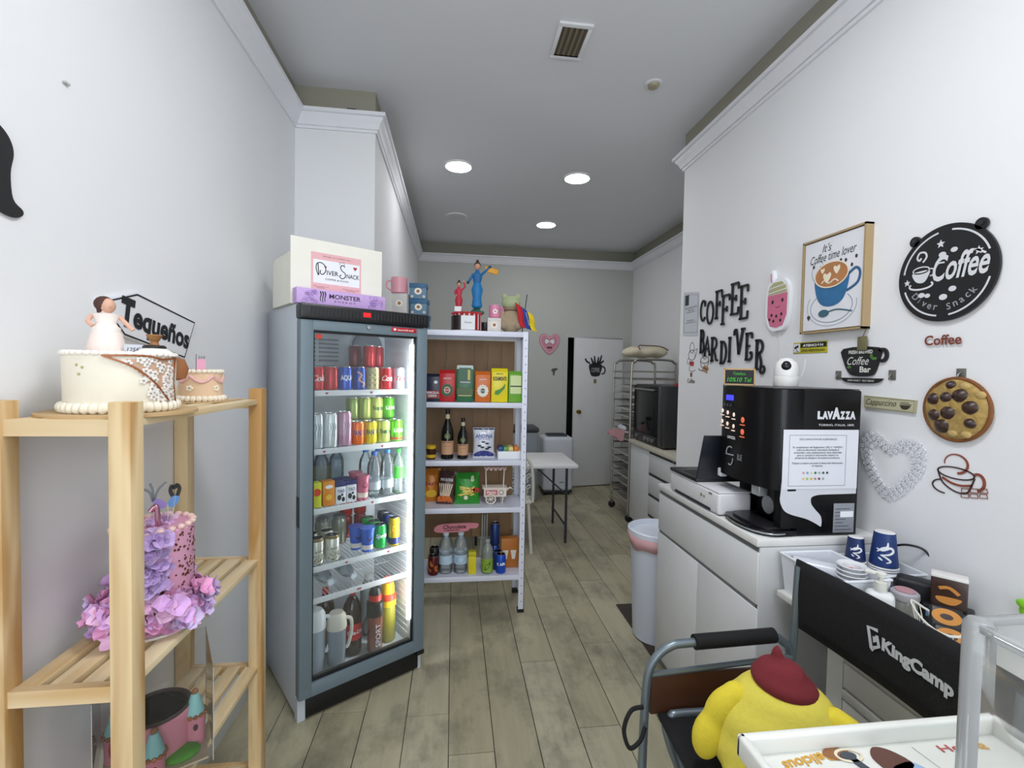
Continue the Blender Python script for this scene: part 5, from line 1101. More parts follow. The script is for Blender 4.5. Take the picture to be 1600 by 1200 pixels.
for (dy, dz) in ((.165, .415), (.165, .367)): ir.ball((-.0222, dy, dz), (.003, .012, .012), 8).box(-.0245, dy-.014, dz-.022, -.021, dy+.014, dz-.018)
fin('drink_button', ib, M('f0d8c8', .4, emit=.45), cm); fin('drink_button', ir, M('d86a4a', .4, emit=.45), cm, label='red glowing drink button')
FT = RZ(-90)
def on_front(y, z, x=-.0235): return TR(x, y, z) @ FT
fin('front_lettering', B().text('LAVAZZA', .012, .055, 0, 0, 0, .03, T=on_front(.235, .335)), PAPER, cm)
fb_ = B().stroke(arc(0, 0, .026, .026, 60, 200, 12), .005, -.001, 0, T=on_front(.24, .27)).stroke([(-.03, .0), (.026, .002)], .005, -.001, 0, T=on_front(.24, .262)).stroke(arc(0, 0, .02, .03, -120, 0, 10), .005, -.001, 0, T=on_front(.24, .25)).text('BLUE', .024, .03, 0, 0, 0, 0, T=on_front(.175, .262))
fin('front_logo', fb_, M('c0c2c6', .3, .4), cm)
fin('icon_row', B().text('X X X', .012, .06, 0, 0, 0, 0, T=on_front(.27, .468)), M('6a6e7a', .4), cm)
fin('coin_tray', B().box(-.01, .325, .15, .02, .352, .185, .004), M('d8dade', .4), cm)
# printed side
sd = B().text('L  V ZZA', .036, .0, 0, 0) if False else B()
sd.text('L', .030, .020, .175, .452, -.0008, .08).text('A', .030, .024, .196, .452, -.0008, .08).text('V', .030, .024, .216, .452, -.0008, .08).text('A', .044, .034, .2415, .459, -.0008, .09).text('Z', .030, .020, .267, .452, -.0008, .08).text('Z', .030, .020, .288, .452, -.0008, .08).text('A', .030, .024, .309, .452, -.0008, .08)
sd.text('TORINO, ITALIA, 1895', .009, .145, .243, .415, -.0008, .01)
fin('side_lettering', sd, M('d4d6da', .5), cm)
sw = [(.03, .2), (.335, .2), (.335, .158)]+sm([(.28, .157), (.2, .156), (.17, .153), (.152, .144), (.153, .122), (.17, .10), (.192, .077), (.198, .055), (.196, .035)], 4)+sm([(.186, .040), (.171, .049), (.134, .066), (.073, .083), (.043, .10), (.027, .133), (.028, .16)], 4)
fin('white_swoosh', B().prism(sw, -.0012, 0), M('cfd1d8', .5), cm)
nt = fin('paper_notice', B().box(.03, -.0028, .178, .335, -.0016, .398), M('dcdee6', .6), cm)
fin('notice_frame', B().stroke([(.055, .19), (.055, .378), (.285, .378), (.285, .19)], .0015, -.0034, -.0028, True), M('55585f', .6), nt)
fin('notice_text', B().text('DECLARACIÓN DE ALÉRGENOS', .009, .15, .17, .364, -.0034, .0).text('En cumplimiento del Reglamento (UE) nº 1169/2011\nsobre la información alimentaria facilitada al\nconsumidor, este establecimiento tiene disponible\npara su consulta la información relativa a la\npresencia de alérgenos de nuestros productos.\n\nDiríjase a nuestro personal si desea más información\nal respecto.', .078, .205, .17, .298, -.0034, .01), M('30343c', .6), nt)
for k in range(13):
    r_, q_ = divmod(k, 7); fin('allergen_icon', B().disc(.115+q_*.016, .238-r_*.022, .0048, y0=-.0036, y1=-.0028, seg=12), M(('d89a9a', '6aa8c0', 'd8d0a0', '3a6a5a', 'a8a8a8', '2f6a4a', '4a4a4a', 'e0b88a', '9aca4a', 'd8a83a', '9a9a8a', '8a3a5a', '8aa8a0')[k], .5), nt)
lb_ = fin('rating_plate', B().box(.245, -.002, .012, .33, -.001, .122), M('9a9ea6', .4, .3), cm)
pl_ = B()
for k in range(7): pl_.box(.252, -.0028, .022+k*.013, .252+random.uniform(.03, .07), -.002, .0245+k*.013)
fin('plate_lines', pl_, M('4a4e58', .5), lb_); fin('plate_sticker', B().box(.272, -.0034, .07, .325, -.0026, .092).text('LAVAZZA', .005, .02, .298, .081, -.0036, 0), PAPER, lb_)
fin('top_lid', B().box(.0, .01, .546, .345, .35, .549, .001), M('222226', .3), cm)
# white camera on the machine
t = thing('dome_camera', 'white dome security camera with a black lens on the coffee machine', 'camera', (1.41, 1.84, 1.5505), rad(-38))
fin('base', B().lathe([(.046, 0), (.048, .004), (.048, .038), (.046, .042)], 28), M('e2e1de', .4), t)
fin('head', B().lathe([(.046, .043), (.047, .07), (.040, .10), (.022, .118), (0, .122)], 28), M('e8e8e6', .35), t)
fin('lens_panel', B().ball((0, -.032, .082), (.021, .018, .026), 16), M('0f0f12', .15), t); fin('lens', B().ball((0, -.046, .082), (.009, .006, .009), 12), M('3a3a42', .1, .6), t)
fin('power_cable', B().tube(sm([(.02, .045, .02), (.06, .08, .05), (.07, .12, .12)], 4), .002, 5), M('d8d8d8', .5), t)
# little chalk sign
t = thing('small_sign', 'small wood-framed black sign with green writing on the coffee machine', 'sign', (1.225, 1.885, 1.5505), rad(-34))
WT = M('c0a070', .6)
fin('sign_frame', B().box(-.062, 0, 0, .062, .01, .006).box(-.062, 0, .066, .062, .01, .073).box(-.062, 0, 0, -.056, .01, .073).box(.056, 0, 0, .062, .01, .073), WT, t); fin('board', B().box(-.056, .002, .006, .056, .006, .066), M('14181a', .6), t)
fin('lettering', B().text('Telefon.', .013, .05, 0, .05, .0015, .0, .2).text('10%10 Tel', .019, .095, 0, .024, .0015, .01, .2), M('3fb830', .5), t)
# printer and laptop
t = thing('printer', 'low white printer beside the coffee machine', 'printer', (1.105, 1.815, 1.0005))
fin('housing', B().box(0, 0, .004, .15, .44, .095, .012, 3), M('dcdde0', .4), t); fin('lid', B().box(.002, .004, .095, .148, .436, .102, .003), M('e6e7ea', .4), t)
fin('paper_slot', B().box(-.0015, .06, .008, .002, .38, .02), M('2a2c30', .5), t); fin('status_marks', B().disc(0, 0, .008, y0=-.001, y1=0, T=TR(-.0005, .135, .058) @ FT).disc(0, 0, .006, y0=-.001, y1=0, T=TR(-.0005, .112, .056) @ FT), M('8d8a68', .5), t)
fin('badge', B().box(-.001, .05, .078, .001, .075, .086), M('7a7d84', .5), t)
for (x, y) in ((.02, .02), (.13, .02), (.02, .42), (.13, .42)): fin('foot', B().cyl((x, y, 0), .008, .005, 10), BLACK, t)
t = thing('laptop', 'open black laptop lying on the white printer', 'laptop', (1.10, 1.99, 1.1035))
fin('base', B().box(0, 0, 0, .30, .26, .016, .003), M('1a1c20', .35), t)
kb_ = B()
for i in range(6):
    for j in range(13): kb_.box(.03+j*.019, .06+i*.019, .0162, .046+j*.019, .076+i*.019, .0182)
fin('keyboard', kb_, M('0c0d10', .5), t)
fin('screen_lid', B().box(0, -.005, 0, .30, .003, .215, .002, T=TR(0, .005, .014) @ RX(16)), M('1c2028', .3), t)
fin('screen_panel', B().box(.012, .003, .015, .288, .0045, .2, T=TR(0, .005, .014) @ RX(16)), M('0a0b10', .15), t)

# bin and mat behind the cabinet
t = thing('waste_bin', 'tall pale plastic bin with a pink liner beside the cabinet', 'bin', (1.245, 2.665, .006))
fin('bin_body', B().lathe([(.135, 0), (.14, .004), (.168, .62), (.160, .62), (.134, .01), (0, .01)], 36), M('ccd2de', .4), t)
fin('bin_rim', B().lathe([(.166, .615), (.182, .62), (.184, .65), (.174, .655), (.162, .625)], 36), M('dbe2ee', .35), t)
lp = B(); n = 36
vs = []; fs = []
for i in range(n):
    a = 2*PI*i/n; dz = .02*math.sin(3*a)+.012*math.sin(7*a)
    vs += [(.186*math.cos(a), .186*math.sin(a), .625), ((.176+.004*math.sin(5*a))*math.cos(a), (.176+.004*math.sin(5*a))*math.sin(a), .565+dz)]
for i in range(n): j = (i+1) % n; fs.append((2*i, 2*j, 2*j+1, 2*i+1))
o = fin('bin_liner', lp.raw(vs, fs), M('d8a8ac', .5), t, 80); md = o.modifiers.new('thick', 'SOLIDIFY'); md.thickness = .001
tag(fin('floor_mat', B().box(0, 0, 0, .47, .61, .006, .002), M('3d352f', .9, bump=.8, scale=120)), 'dark brown rubber mat under the pale bin', 'mat', loc=(1.125, 2.43, .0002))

# ================================================================== RIGHT WALL DECORATIONS (local x = towards the viewer, -y = out of the wall)
XWR = XR-.001
def rw(name, label, cat, y, z, group=None): return thing(name, label, cat, (XWR, y, z), rad(-90), group)
# paper notice
t = rw('wall_notice', 'white printed notice sheet at the far end of the right wall', 'notice', 3.04, 2.01)
fin('sheet', B().prism([(-.095, .155), (.115, .125), (.115, -.165), (-.09, -.15)], -.0015, 0), M('c9ccd4', .6), t)
fin('frame_line', B().stroke([(-.085, .135), (.105, .11), (.105, -.14), (-.08, -.13)], .003, -.0022, -.0014, True), M('5a5e68', .6), t)
fin('emblem', B().box(-.07, -.0028, .055, -.02, -.0014, .125), M('1f3038', .5), t)
fin('lettering', B().text('HOJAS DE RECLAMACIONES\na disposición del\nconsumidor o usuario', .04, .16, .01, .02, -.0022, 0).text('Este establecimiento\ntiene hojas de reclamaciones', .025, .14, .01, -.06, -.0022, 0), M('4a4e58', .6), t)
# wooden letters
def L_(ch):
    def bar(x, z, w=.2): return [(x-w/2, z), (x+w/2, z)]
    G = {'C': [arc(.45, .5, .38, .48, 40, 320, 16), [(.74, .95), (.74, .68)]], 'O': [arc(.45, .5, .38, .48, 0, 360, 22)],
         'F': [[(.25, 0), (.25, 1)], [(.08, 1), (.85, 1)], [(.85, 1.0), (.85, .80)], [(.25, .52), (.62, .52)], [(.62, .62), (.62, .42)], bar(.25, 0, .36)],
         'E': [[(.25, 0), (.25, 1)], [(.08, 1), (.85, 1)], [(.85, 1), (.85, .8)], [(.25, .52), (.62, .52)], [(.62, .62), (.62, .42)], [(.08, 0), (.85, 0)], [(.85, 0), (.88, .22)]],
         'B': [[(.22, 0), (.22, 1)], [(.08, 1), (.4, 1)]+arc(.4, .77, .3, .23, 90, -90, 8)+[(.22, .54)], [(.4, .54)]+arc(.42, .27, .36, .27, 90, -90, 8)+[(.08, 0)]],
         'A': [[(.05, 0), (.45, 1), (.85, 0)], [(.22, .35), (.7, .35)], bar(.07, 0, .24), bar(.85, 0, .24)],
         'R': [[(.22, 0), (.22, 1)], [(.08, 1), (.4, 1)]+arc(.4, .75, .32, .25, 90, -90, 8)+[(.22, .5)], sm([(.42, .5), (.6, .25), (.72, .03), (.9, .02)], 4), bar(.22, 0, .3)],
         'D': [[(.22, 0), (.22, 1)], [(.08, 1), (.35, 1)]+arc(.35, .5, .45, .5, 90, -90, 12)+[(.08, 0)]],
         'I': [[(.45, 0), (.45, 1)], bar(.45, 0, .5), bar(.45, 1, .5)],
         'V': [sm([(.0, .78), (.02, .95), (.16, 1), (.24, .88), (.45, 0)], 4), [(.45, 0), (.78, 1)], bar(.8, 1, .34)],
         'r': [[(.22, .1), (.22, 1)], [(.08, 1), (.4, 1)]+arc(.4, .8, .3, .2, 90, -90, 8)+[(.22, .6)], sm([(.42, .6), (.62, .3), (.55, .05), (.72, -.03), (.9, .08), (.8, .2)], 4), bar(.22, .1, .3)],
         'e': [[(.25, 0), (.25, 1)], [(.08, 1), (.85, 1)], [(.85, 1), (.85, .8)], [(.25, .52), (.62, .52)], sm([(.1, 0), (.6, 0), (.85, .1), (.8, .28), (.66, .22)], 4)]}
    return G[ch]
letters = [('C', 2.893, 2.825, 2.069, 1.935, 'first letter C'), ('O', 2.818, 2.735, 2.052, 1.908, 'round letter O'), ('F', 2.725, 2.645, 2.10, 1.937, 'upper letter F'), ('F', 2.66, 2.565, 2.062, 1.895, 'lower letter F'), ('E', 2.565, 2.48, 2.116, 1.942, 'upper letter E'), ('E', 2.478, 2.395, 2.088, 1.908, 'lower letter E'),
           ('B', 2.89, 2.83, 1.877, 1.732, 'letter B'), ('A', 2.83, 2.765, 1.83, 1.715, 'letter A'), ('R', 2.76, 2.675, 1.82, 1.677, 'first letter R'), ('D', 2.655, 2.58, 1.79, 1.66, 'letter D'), ('I', 2.575, 2.53, 1.808, 1.67, 'letter I'), ('V', 2.51, 2.42, 1.85, 1.708, 'letter V'), ('e', 2.41, 2.345, 1.82, 1.678, 'curly letter E'), ('r', 2.325, 2.24, 1.778, 1.61, 'last letter R')]
Lpos = {}
for k, (ch, y0, y1, z1, z0, lab) in enumerate(letters):
    word = 'COFFEE' if k < 6 else 'BAR DIVER'
    w, h = (y0-y1)*1.02, (z1-z0)
    b = B()
    for st in L_(ch):
        pts = [(p[0]*w/.9, p[1]*h) for p in st]; dz = abs(pts[0][1]-pts[-1][1]); b.stroke(pts, .0165 if len(st) == 2 and dz > h*.8 else .0125, -.011, -.004)
    tag(fin('wall_letter', b, M('16161a', .5)), 'black wall %s of the words %s' % (lab, word), 'letter', 'black letters on the right wall', (XWR, y0, z0), rad(-90))
# coffee stickers
t = rw('wall_sticker', 'line-drawn chef sticker with a red scarf on the right wall', 'sticker', 3.0, 1.70)
LB = M('4a3430', .6)
sb_ = B().stroke(arc(.0, .07, .03, .035, 0, 360, 16), .003, -.001, 0, True).stroke(arc(.0, .02, .045, .035, 0, 360, 16), .003, -.001, 0, True).stroke(sm([(.04, .05), (.07, .06), (.055, .02), (.03, -.01)], 4), .003, -.001, 0).stroke(sm([(-.04, .0), (-.06, -.02), (-.05, -.04), (-.02, -.03)], 4), .003, -.001, 0).stroke(sm([(-.02, -.05), (-.03, -.08), (.02, -.09), (.05, -.08)], 4), .003, -.001, 0)
fin('line_drawing', sb_.text('Coffee', .03, .1, .0, -.155, -.001, .01), LB, t); fin('scarf_print', B().prism([(-.03, -.02), (.03, -.025), (.025, -.055), (-.02, -.05)], -.0016, 0), M('a03a34', .5), t); fin('bean_print', B().disc(.0, -.112, .014, .018, y0=-.0012, y1=0, seg=10), M('8a5a34', .5), t)
t = rw('wall_sticker', 'line-drawn steaming cup sticker under the letters on the right wall', 'sticker', 2.835, 1.685)
fin('line_drawing', B().stroke(arc(0, .045, .03, .04, 0, 300, 16), .003, -.001, 0).stroke(arc(0, .0, .05, .022, 0, 360, 18), .004, -.001, 0, True).stroke(arc(0, .0, .05, .06, 180, 360, 14), .004, -.001, 0).stroke(arc(-.01, -.055, .06, .015, 180, 360, 14), .004, -.001, 0).stroke(arc(.06, .0, .02, .03, -60, 120, 10), .005, -.001, 0), LB, t)
fin('chocolate_print', B().box(.0, -.002, -.07, .06, 0, -.045, T=RY(20)).box(.01, -.002, -.05, .065, 0, -.03, T=RY(20)), M('b0886a', .5), t)
# boba cup lamp
t = rw('bubble_tea_light', 'pink bubble tea cup wall light with white edge', 'wall decoration', 2.14, 1.94)
out_ = sm([(-.085, .03), (-.075, .10), (-.055, .125), (-.06, .175), (-.04, .178), (-.03, .125), (.0, .135), (.045, .125), (.075, .09), (.085, .03), (.078, -.06), (.05, -.115), (0, -.125), (-.05, -.115), (-.08, -.06)], 4, True)
fin('edge_panel', B().prism(out_, -.022, 0), M('eef0f4', .4), t)
def clipz(z0, z1): return [(x*.87, max(z0, min(z1, z))) for x, z in [(q[0], q[1]*.93) for q in sm([(-.085, .03), (-.075, .10), (-.05, .125), (.0, .132), (.045, .125), (.075, .09), (.085, .03), (.078, -.06), (.05, -.115), (0, -.125), (-.05, -.115), (-.08, -.06)], 4, True)]]
fin('cup_print', B().prism([(-.068, .055), (.072, .055), (.070, -.05), (.045, -.1), (0, -.11), (-.045, -.1), (-.068, -.05)], -.0235, -.0215), M('d0708e', .4), t)
fin('lid_print', B().prism([(-.066, .058), (-.06, .095), (-.03, .115), (.03, .115), (.06, .09), (.07, .058)], -.0235, -.0215), M('b3b083', .4), t)
fin('lid_stripes', B().stroke([(-.066, .065), (.07, .075)], .004, -.0245, -.0234).stroke([(-.062, .088), (.064, .098)], .004, -.0245, -.0234), PAPER, t)
fin('straw_print', B().stroke([(-.05, .165), (-.045, .12)], .009, -.0235, -.0215), M('d88aa4', .4), t)
bp = B().disc(-.03, .02, .007, .01, y0=-.0245, y1=-.0234, seg=12).disc(.04, .022, .007, .01, y0=-.0245, y1=-.0234, seg=12).stroke(arc(.006, .0, .014, .01, 200, 340, 8), .002, -.0245, -.0234)
for (x, z_) in ((-.035, -.045), (.0, -.052), (.036, -.045), (-.05, -.065), (-.02, -.075), (.03, -.075)): bp.disc(x, z_, .007, .008, y0=-.0245, y1=-.0234, seg=10)
fin('pearl_print', bp, M('2c181e', .4), t); fin('light_cable', B().tube(sm([(0, -.004, -.125), (.01, -.003, -.25), (.0, -.003, -.34)], 4), .0018, 5), M('dcdde0', .5), t)
# framed coffee picture
t = rw('framed_picture', 'framed picture of a blue coffee cup with latte art', 'picture', 1.80, 1.99)
FRW = M('a8906a', .5); a, b_ = .165, .205
fin('frame', B().box(-a, -.034, -b_, a, 0, -b_+.008).box(-a, -.034, b_-.008, a, 0, b_).box(-a, -.034, -b_, -a+.008, 0, b_).box(a-.008, -.034, -b_, a, 0, b_), FRW, t)
fin('canvas', B().box(-a+.012, -.028, -b_+.012, a-.012, -.004, b_-.012), M('e2e3e8', .6), t)
fin('backing', B().box(-a+.008, -.006, -b_+.008, a-.008, -.001, b_-.008), M('5a4c38', .6), t)
fin('saucer_print', B().stroke(arc(.0, -.10, .11, .065, 120, 400, 30), .003, -.029, -.028).stroke(arc(.0, -.095, .13, .085, 150, 370, 30), .002, -.029, -.028).stroke(arc(-.075, .06, .035, .045, 30, 300, 14), .002, -.029, -.028), M('8f97a4', .6), t)
fin('cup_print', B().prism(sm([(-.085, .03), (-.08, -.04), (-.05, -.085), (.0, -.098), (.05, -.085), (.08, -.04), (.085, .035), (.0, .0)], 5, True), -.030, -.028), M('2c6c9c', .5, var=.35, scale=30), t)
fin('cup_handle_print', B().stroke(sm([(.085, .02), (.12, .04), (.14, .02), (.13, -.02), (.08, -.045)], 5), .010, -.030, -.028), M('2f5f88', .5), t)
fin('coffee_print', B().disc(.0, .035, .087, .052, y0=-.0315, y1=-.028, seg=36), M('b37a4a', .5, var=.25, scale=20), t)
la = B().stroke(arc(0, .035, .088, .053, 0, 360, 36), .005, -.0325, -.031, True)
for (x, z_, s_) in ((-.02, .03, 1), (.03, .055, .8), (-.045, .06, .5)): la.prism([(p[0]*s_+x, p[1]*s_+z_) for p in sm([(0, -.028), (-.02, .0), (-.015, .015), (0, .008), (.015, .015), (.02, .0)], 4, True)], -.0328, -.031)
la.stroke(sm([(-.05, .005), (-.03, .015), (-.01, .0), (.02, .012), (.04, .0)], 4), .005, -.0325, -.031)
fin('latte_art', la, M('efe2cc', .5), t)
fin('spoon_print', B().disc(-.035, -.125, .028, .016, y0=-.0305, y1=-.028).stroke(sm([(-.01, -.12), (.04, -.115), (.11, -.13)], 4), .005, -.0305, -.028), M('3a6272', .5), t)
pt = B().text("It's", .034, .05, -.03, .155, -.0290, .0, .35).text('Coffee time lover', .036, .24, .0, .118, -.0290, .0, .35, rot=rad(2))
for (x, z_) in ((.07, .085), (.1, .06), (.045, .09), (.12, .09), (-.1, .09), (-.06, .08)): pt.disc(x, z_-.005, .006, .008, y0=-.029, y1=-.028, seg=8)
pt.prism([(-.12, -.15), (-.11, -.135), (-.115, -.125), (-.12, -.13), (-.125, -.125), (-.13, -.135)], -.029, -.028)
fin('lettering', pt, M('34363e', .5), t)
# attention sticker
t = rw('warning_sign', 'yellow and black ATENCIÓN sticker below the framed picture', 'sign', 1.94, 1.725)
fin('plate', B().box(-.102, -.002, -.026, .102, 0, .026, .0008), M('b8b02c', .5), t); fin('black_panel', B().box(-.055, -.003, .0, .098, -.0015, .022), INK, t); fin('camera_symbol', B().box(-.098, -.003, -.02, -.06, -.0015, .02), M('d8dadc', .5), t)
fin('camera_print', B().prism([(-.094, .004), (-.07, .014), (-.066, .004), (-.09, -.006)], -.0036, -.0028).stroke([(-.08, -.005), (-.075, -.016), (-.065, -.016)], .003, -.0036, -.0028), INK, t)
fin('lettering', B().text('ATENCIÓN', .014, .12, .02, .011, -.0036, .04), M('e6e6e0', .5), t); fin('small_lettering', B().text('ZONA VIDEOVIGILADA', .011, .14, .02, -.013, -.0028, .02), M('2a2a14', .5), t)
# cup-shaped coffee bar sign
t = rw('coffee_bar_sign', 'black cup-shaped sign reading Fresh Brewed Coffee Bar', 'sign', 1.66, 1.66)
SG = M('17171a', .5)
fin('cup_board', B().prism(sm([(-.088, .05), (-.085, .0), (-.06, -.045), (-.03, -.06), (.035, -.06), (.06, -.045), (.075, .0), (.072, .05)], 3, True), -.008, 0).stroke(arc(.088, .02, .018, .022, -120, 130, 14), .012, -.008, 0), SG, t)
fin('saucer_board', B().prism(sm([(-.095, -.068), (-.07, -.085), (.0, -.088), (.07, -.085), (.095, -.068)], 3, False), -.008, 0), SG, t)
fin('lettering', B().text('FRESH BREWED', .014, .11, -.005, .035, -.0085, .03).text('Coffee', .032, .1, -.015, .0, -.0085, .0, .4).text('Bar', .024, .05, .02, -.034, -.0085, .03).text('OPEN DAILY · SELF SERVE', .007, .12, 0, -.078, -.0085, .01), M('dcdcd6', .5), t)
fin('leaf_print', B().disc(.058, .008, .012, .006, y0=-.009, y1=-.008, seg=8).disc(-.055, -.025, .010, .006, y0=-.009, y1=-.008, seg=8).disc(.045, .018, .006, .010, y0=-.009, y1=-.008, seg=8), M('4c7a34', .5), t)
t = rw('wall_charm', 'small dried green and brown tag hanging under the picture frame', 'wall decoration', 1.655, 1.735)
fin('charm', B().box(-.022, -.014, -.035, .022, -.008, .02, .004), M('6f6a4a', .6, var=.3, scale=80), t); fin('cord', B().tube(sm([(.0, -.01, .02), (.012, -.012, .04), (.02, -.01, .055)], 3), .0015, 5), M('6a5a3a', .6), t)
for (y, z_, lab) in ((1.774, 1.602, 'left of the coffee bar sign'), (1.532, 1.606, 'right of the coffee bar sign'), (1.297, 1.612, 'above the round cookie')):
    t = rw('adhesive_hook', 'small clear and metal adhesive hook %s' % lab, 'hook', y, z_, 'adhesive hooks on the right wall')
    fin('hook_plate', B().box(-.014, -.003, -.018, .014, 0, .018, .001), M('7a7a74', .3, .5), t); fin('hook', B().tube(sm([(0, -.003, .006), (0, -.012, -.002), (0, -.014, -.01), (0, -.008, -.014)], 3), .002, 5), STEEL, t)
# round black sign
t = rw('round_sign', 'round black cut-out sign reading Coffee Diver Snack', 'sign', 1.355, 1.942)
Rr = .157
fin('disc_board', B().disc(0, 0, Rr, y0=-.012, y1=-.004, seg=64).disc(-.105, .128, .018, y0=-.012, y1=-.004, seg=20).disc(.102, .130, .018, y0=-.012, y1=-.004, seg=20), M('121316', .45), t)
fin('hanger', B().cyl((-.105, -.016, .13), .008, .016, 12, axis='y').cyl((.102, -.016, .132), .008, .016, 12, axis='y'), M('2a2a2e', .3), t)
ring_ = B()
for (a0, a1) in ((20, 82), (100, 172), (198, 262), (278, 345)): ring_.stroke(arc(0, 0, Rr*.88, Rr*.88, a0, a1, 18), .0055, -.0126, -.0115)
fin('ring_cutout', ring_, M('d6d8dc', .6), t)
def star(x, z_, s_): return [(x+s_*(1 if k % 2 == 0 else .45)*math.sin(k*PI/5), z_+s_*(1 if k % 2 == 0 else .45)*math.cos(k*PI/5)) for k in range(10)]
cu_ = B().prism(star(-.015, .098, .014), -.0126, -.0115).prism(star(.1, .05, .014), -.0126, -.0115).prism(star(-.125, .0-.012, .012), -.0126, -.0115)
cu_.text('Coffee', .085, .17, .048, .018, -.0130, .02, .35)
cu_.stroke(sm([(-.03, .02), (-.02, .035), (.0, .035)], 4), .005, -.0126, -.0115).stroke(sm([(.06, .05), (.09, .055), (.12, .038)], 4), .006, -.0126, -.0115)
cu_.stroke(sm([(-.072, .05), (-.06, .066), (-.066, .082), (-.084, .084), (-.092, .068), (-.084, .058), (-.078, .066)], 5), .006, -.0126, -.0115)
cu_.prism(sm([(-.105, .018), (-.1, -.005), (-.085, -.018), (-.065, -.018), (-.052, .0), (-.05, .02)], 4, True), -.0126, -.0115).stroke(arc(-.077, .024, .028, .011, 0, 360, 20), .004, -.0126, -.0115, True).stroke(arc(-.044, .012, .012, .012, -100, 110, 10), .004, -.0126, -.0115).stroke(arc(-.076, -.028, .04, .013, 150, 390, 20), .006, -.0126, -.0115)
for (x, z_, s_) in ((-.008, .062, 1), (.028, .07, .9), (.028, -.055, 1), (.0, -.078, 1.1), (-.072, -.062, .95), (-.052, -.066, .8)): cu_.disc(x, z_, .012*s_, .009*s_, y0=-.0126, y1=-.0115, seg=12)
fin('picture_cutout', cu_, M('d6d8dc', .6), t)
bt_ = B()
s_txt = 'Diver Snack'
for k, ch in enumerate(s_txt):
    if ch == ' ': continue
    a = rad(215+k*10.8); bt_.text(ch, .022 if ch in 'DSk' else .016, None, .112*math.cos(a), .112*math.sin(a), -.0130, .01, rot=a+PI/2)
fin('arched_lettering', bt_, M('9a9ea4', .5), t)
# red-brown Coffee word, cappuccino plaque, cookie, heart, cup decal
t = rw('coffee_word', 'small curly brown Coffee word below the round sign', 'sign', 1.356, 1.724)
fin('lettering', B().text('Coffee', .034, .118, 0, 0, -.006, .025), M('7a3c2c', .5), t)
t = rw('cappuccino_plaque', 'cream Cappuccino plaque right of the coffee machine', 'sign', 1.537, 1.499)
pq = [(-.103, .026), (.103, .020), (.100, -.026), (-.1, -.022)]
fin('plaque_board', B().prism(pq, -.008, 0), M('b8b496', .6), t); fin('plaque_border', B().stroke([(x*.97, z_*.86) for x, z_ in pq], .0015, -.0088, -.0078, True), M('6a6850', .6), t)
fin('lettering', B().text('Cappuccino', .03, .125, -.03, .0, -.0088, .0, .35), M('3c3a2c', .5), t); fin('cup_print', B().prism(sm([(.045, .0), (.055, -.014), (.075, -.014), (.087, .0)], 3, False), -.0088, -.0078).stroke([(.045, .005), (.088, .003)], .002, -.0088, -.0078).stroke([(.05, .01), (.08, .009)], .0015, -.0088, -.0078), M('3c3a2c', .5), t)
t = rw('cookie_cushion', 'round chocolate chip cookie wall plaque', 'wall decoration', 1.302, 1.499)
ck = B().lathe([(.0, -.022), (.06, -.02), (.088, -.016), (.1, -.008), (.102, 0), (.0, 0)], 48, T=RX(-90) @ Matrix.Scale(1, 4))
ck = B()
vs = []; fs = []; nr, ns = 8, 44
for i in range(nr+1):
    r_ = .102*i/nr
    for j in range(ns): a = 2*PI*j/ns; rr_ = r_*(1+.02*math.sin(5*a)); vs.append((rr_*math.cos(a), -.006-.018*math.sqrt(max(0, 1-(i/nr)**3))-.0025*math.sin(r_*160+a*3)*math.sin(a*5)*(i < nr), rr_*math.sin(a)))
for i in range(nr):
    for j in range(ns): l = (j+1) % ns; fs.append((i*ns+j, i*ns+l, (i+1)*ns+l, (i+1)*ns+j))
b0 = len(vs)
for j in range(ns): a = 2*PI*j/ns; vs.append((.1*math.cos(a), 0, .1*math.sin(a)))
for j in range(ns): l = (j+1) % ns; fs.append((nr*ns+j, nr*ns+l, b0+l, b0+j))
fs.append([b0+j for j in range(ns)])
fin('cookie_body', ck.raw(vs, fs), M('a68a4e', .7, var=.55, scale=55, bump=1), t, 60)
fin('browned_edge', B().tube([(.099*math.cos(2*PI*k/40), -.008, .099*math.sin(2*PI*k/40)) for k in range(40)], .006, 8, True), M('7a4a22', .7, var=.3, scale=60), t)
for (x, z_, s_) in ((-.062, .03, 1), (-.02, .038, .9), (.02, .045, 1.1), (-.055, -.022, 1), (-.012, -.012, 1.1), (.05, .01, 1.1), (-.03, -.055, 1.2), (.052, -.038, .8), (-.01, .078, .7)):
    fin('chocolate_chip', B().lathe([(.017*s_, 0), (.014*s_, .006), (.005*s_, .014), (0, .016)], 14, T=TR(x, -.021+.05*(x*x+z_*z_)/.01*.12, z_) @ RX(90) @ Matrix.Diagonal((1.35, 1.2, 1, 1))), M('35201a', .35), t)
for (x, z_) in ((.03, .075), (.075, .05), (.0, -.075), (.04, -.075)): fin('cookie_lump', B().ball((x, -.017, z_), (.016, .007, .012)), M('b89c62', .7), t)
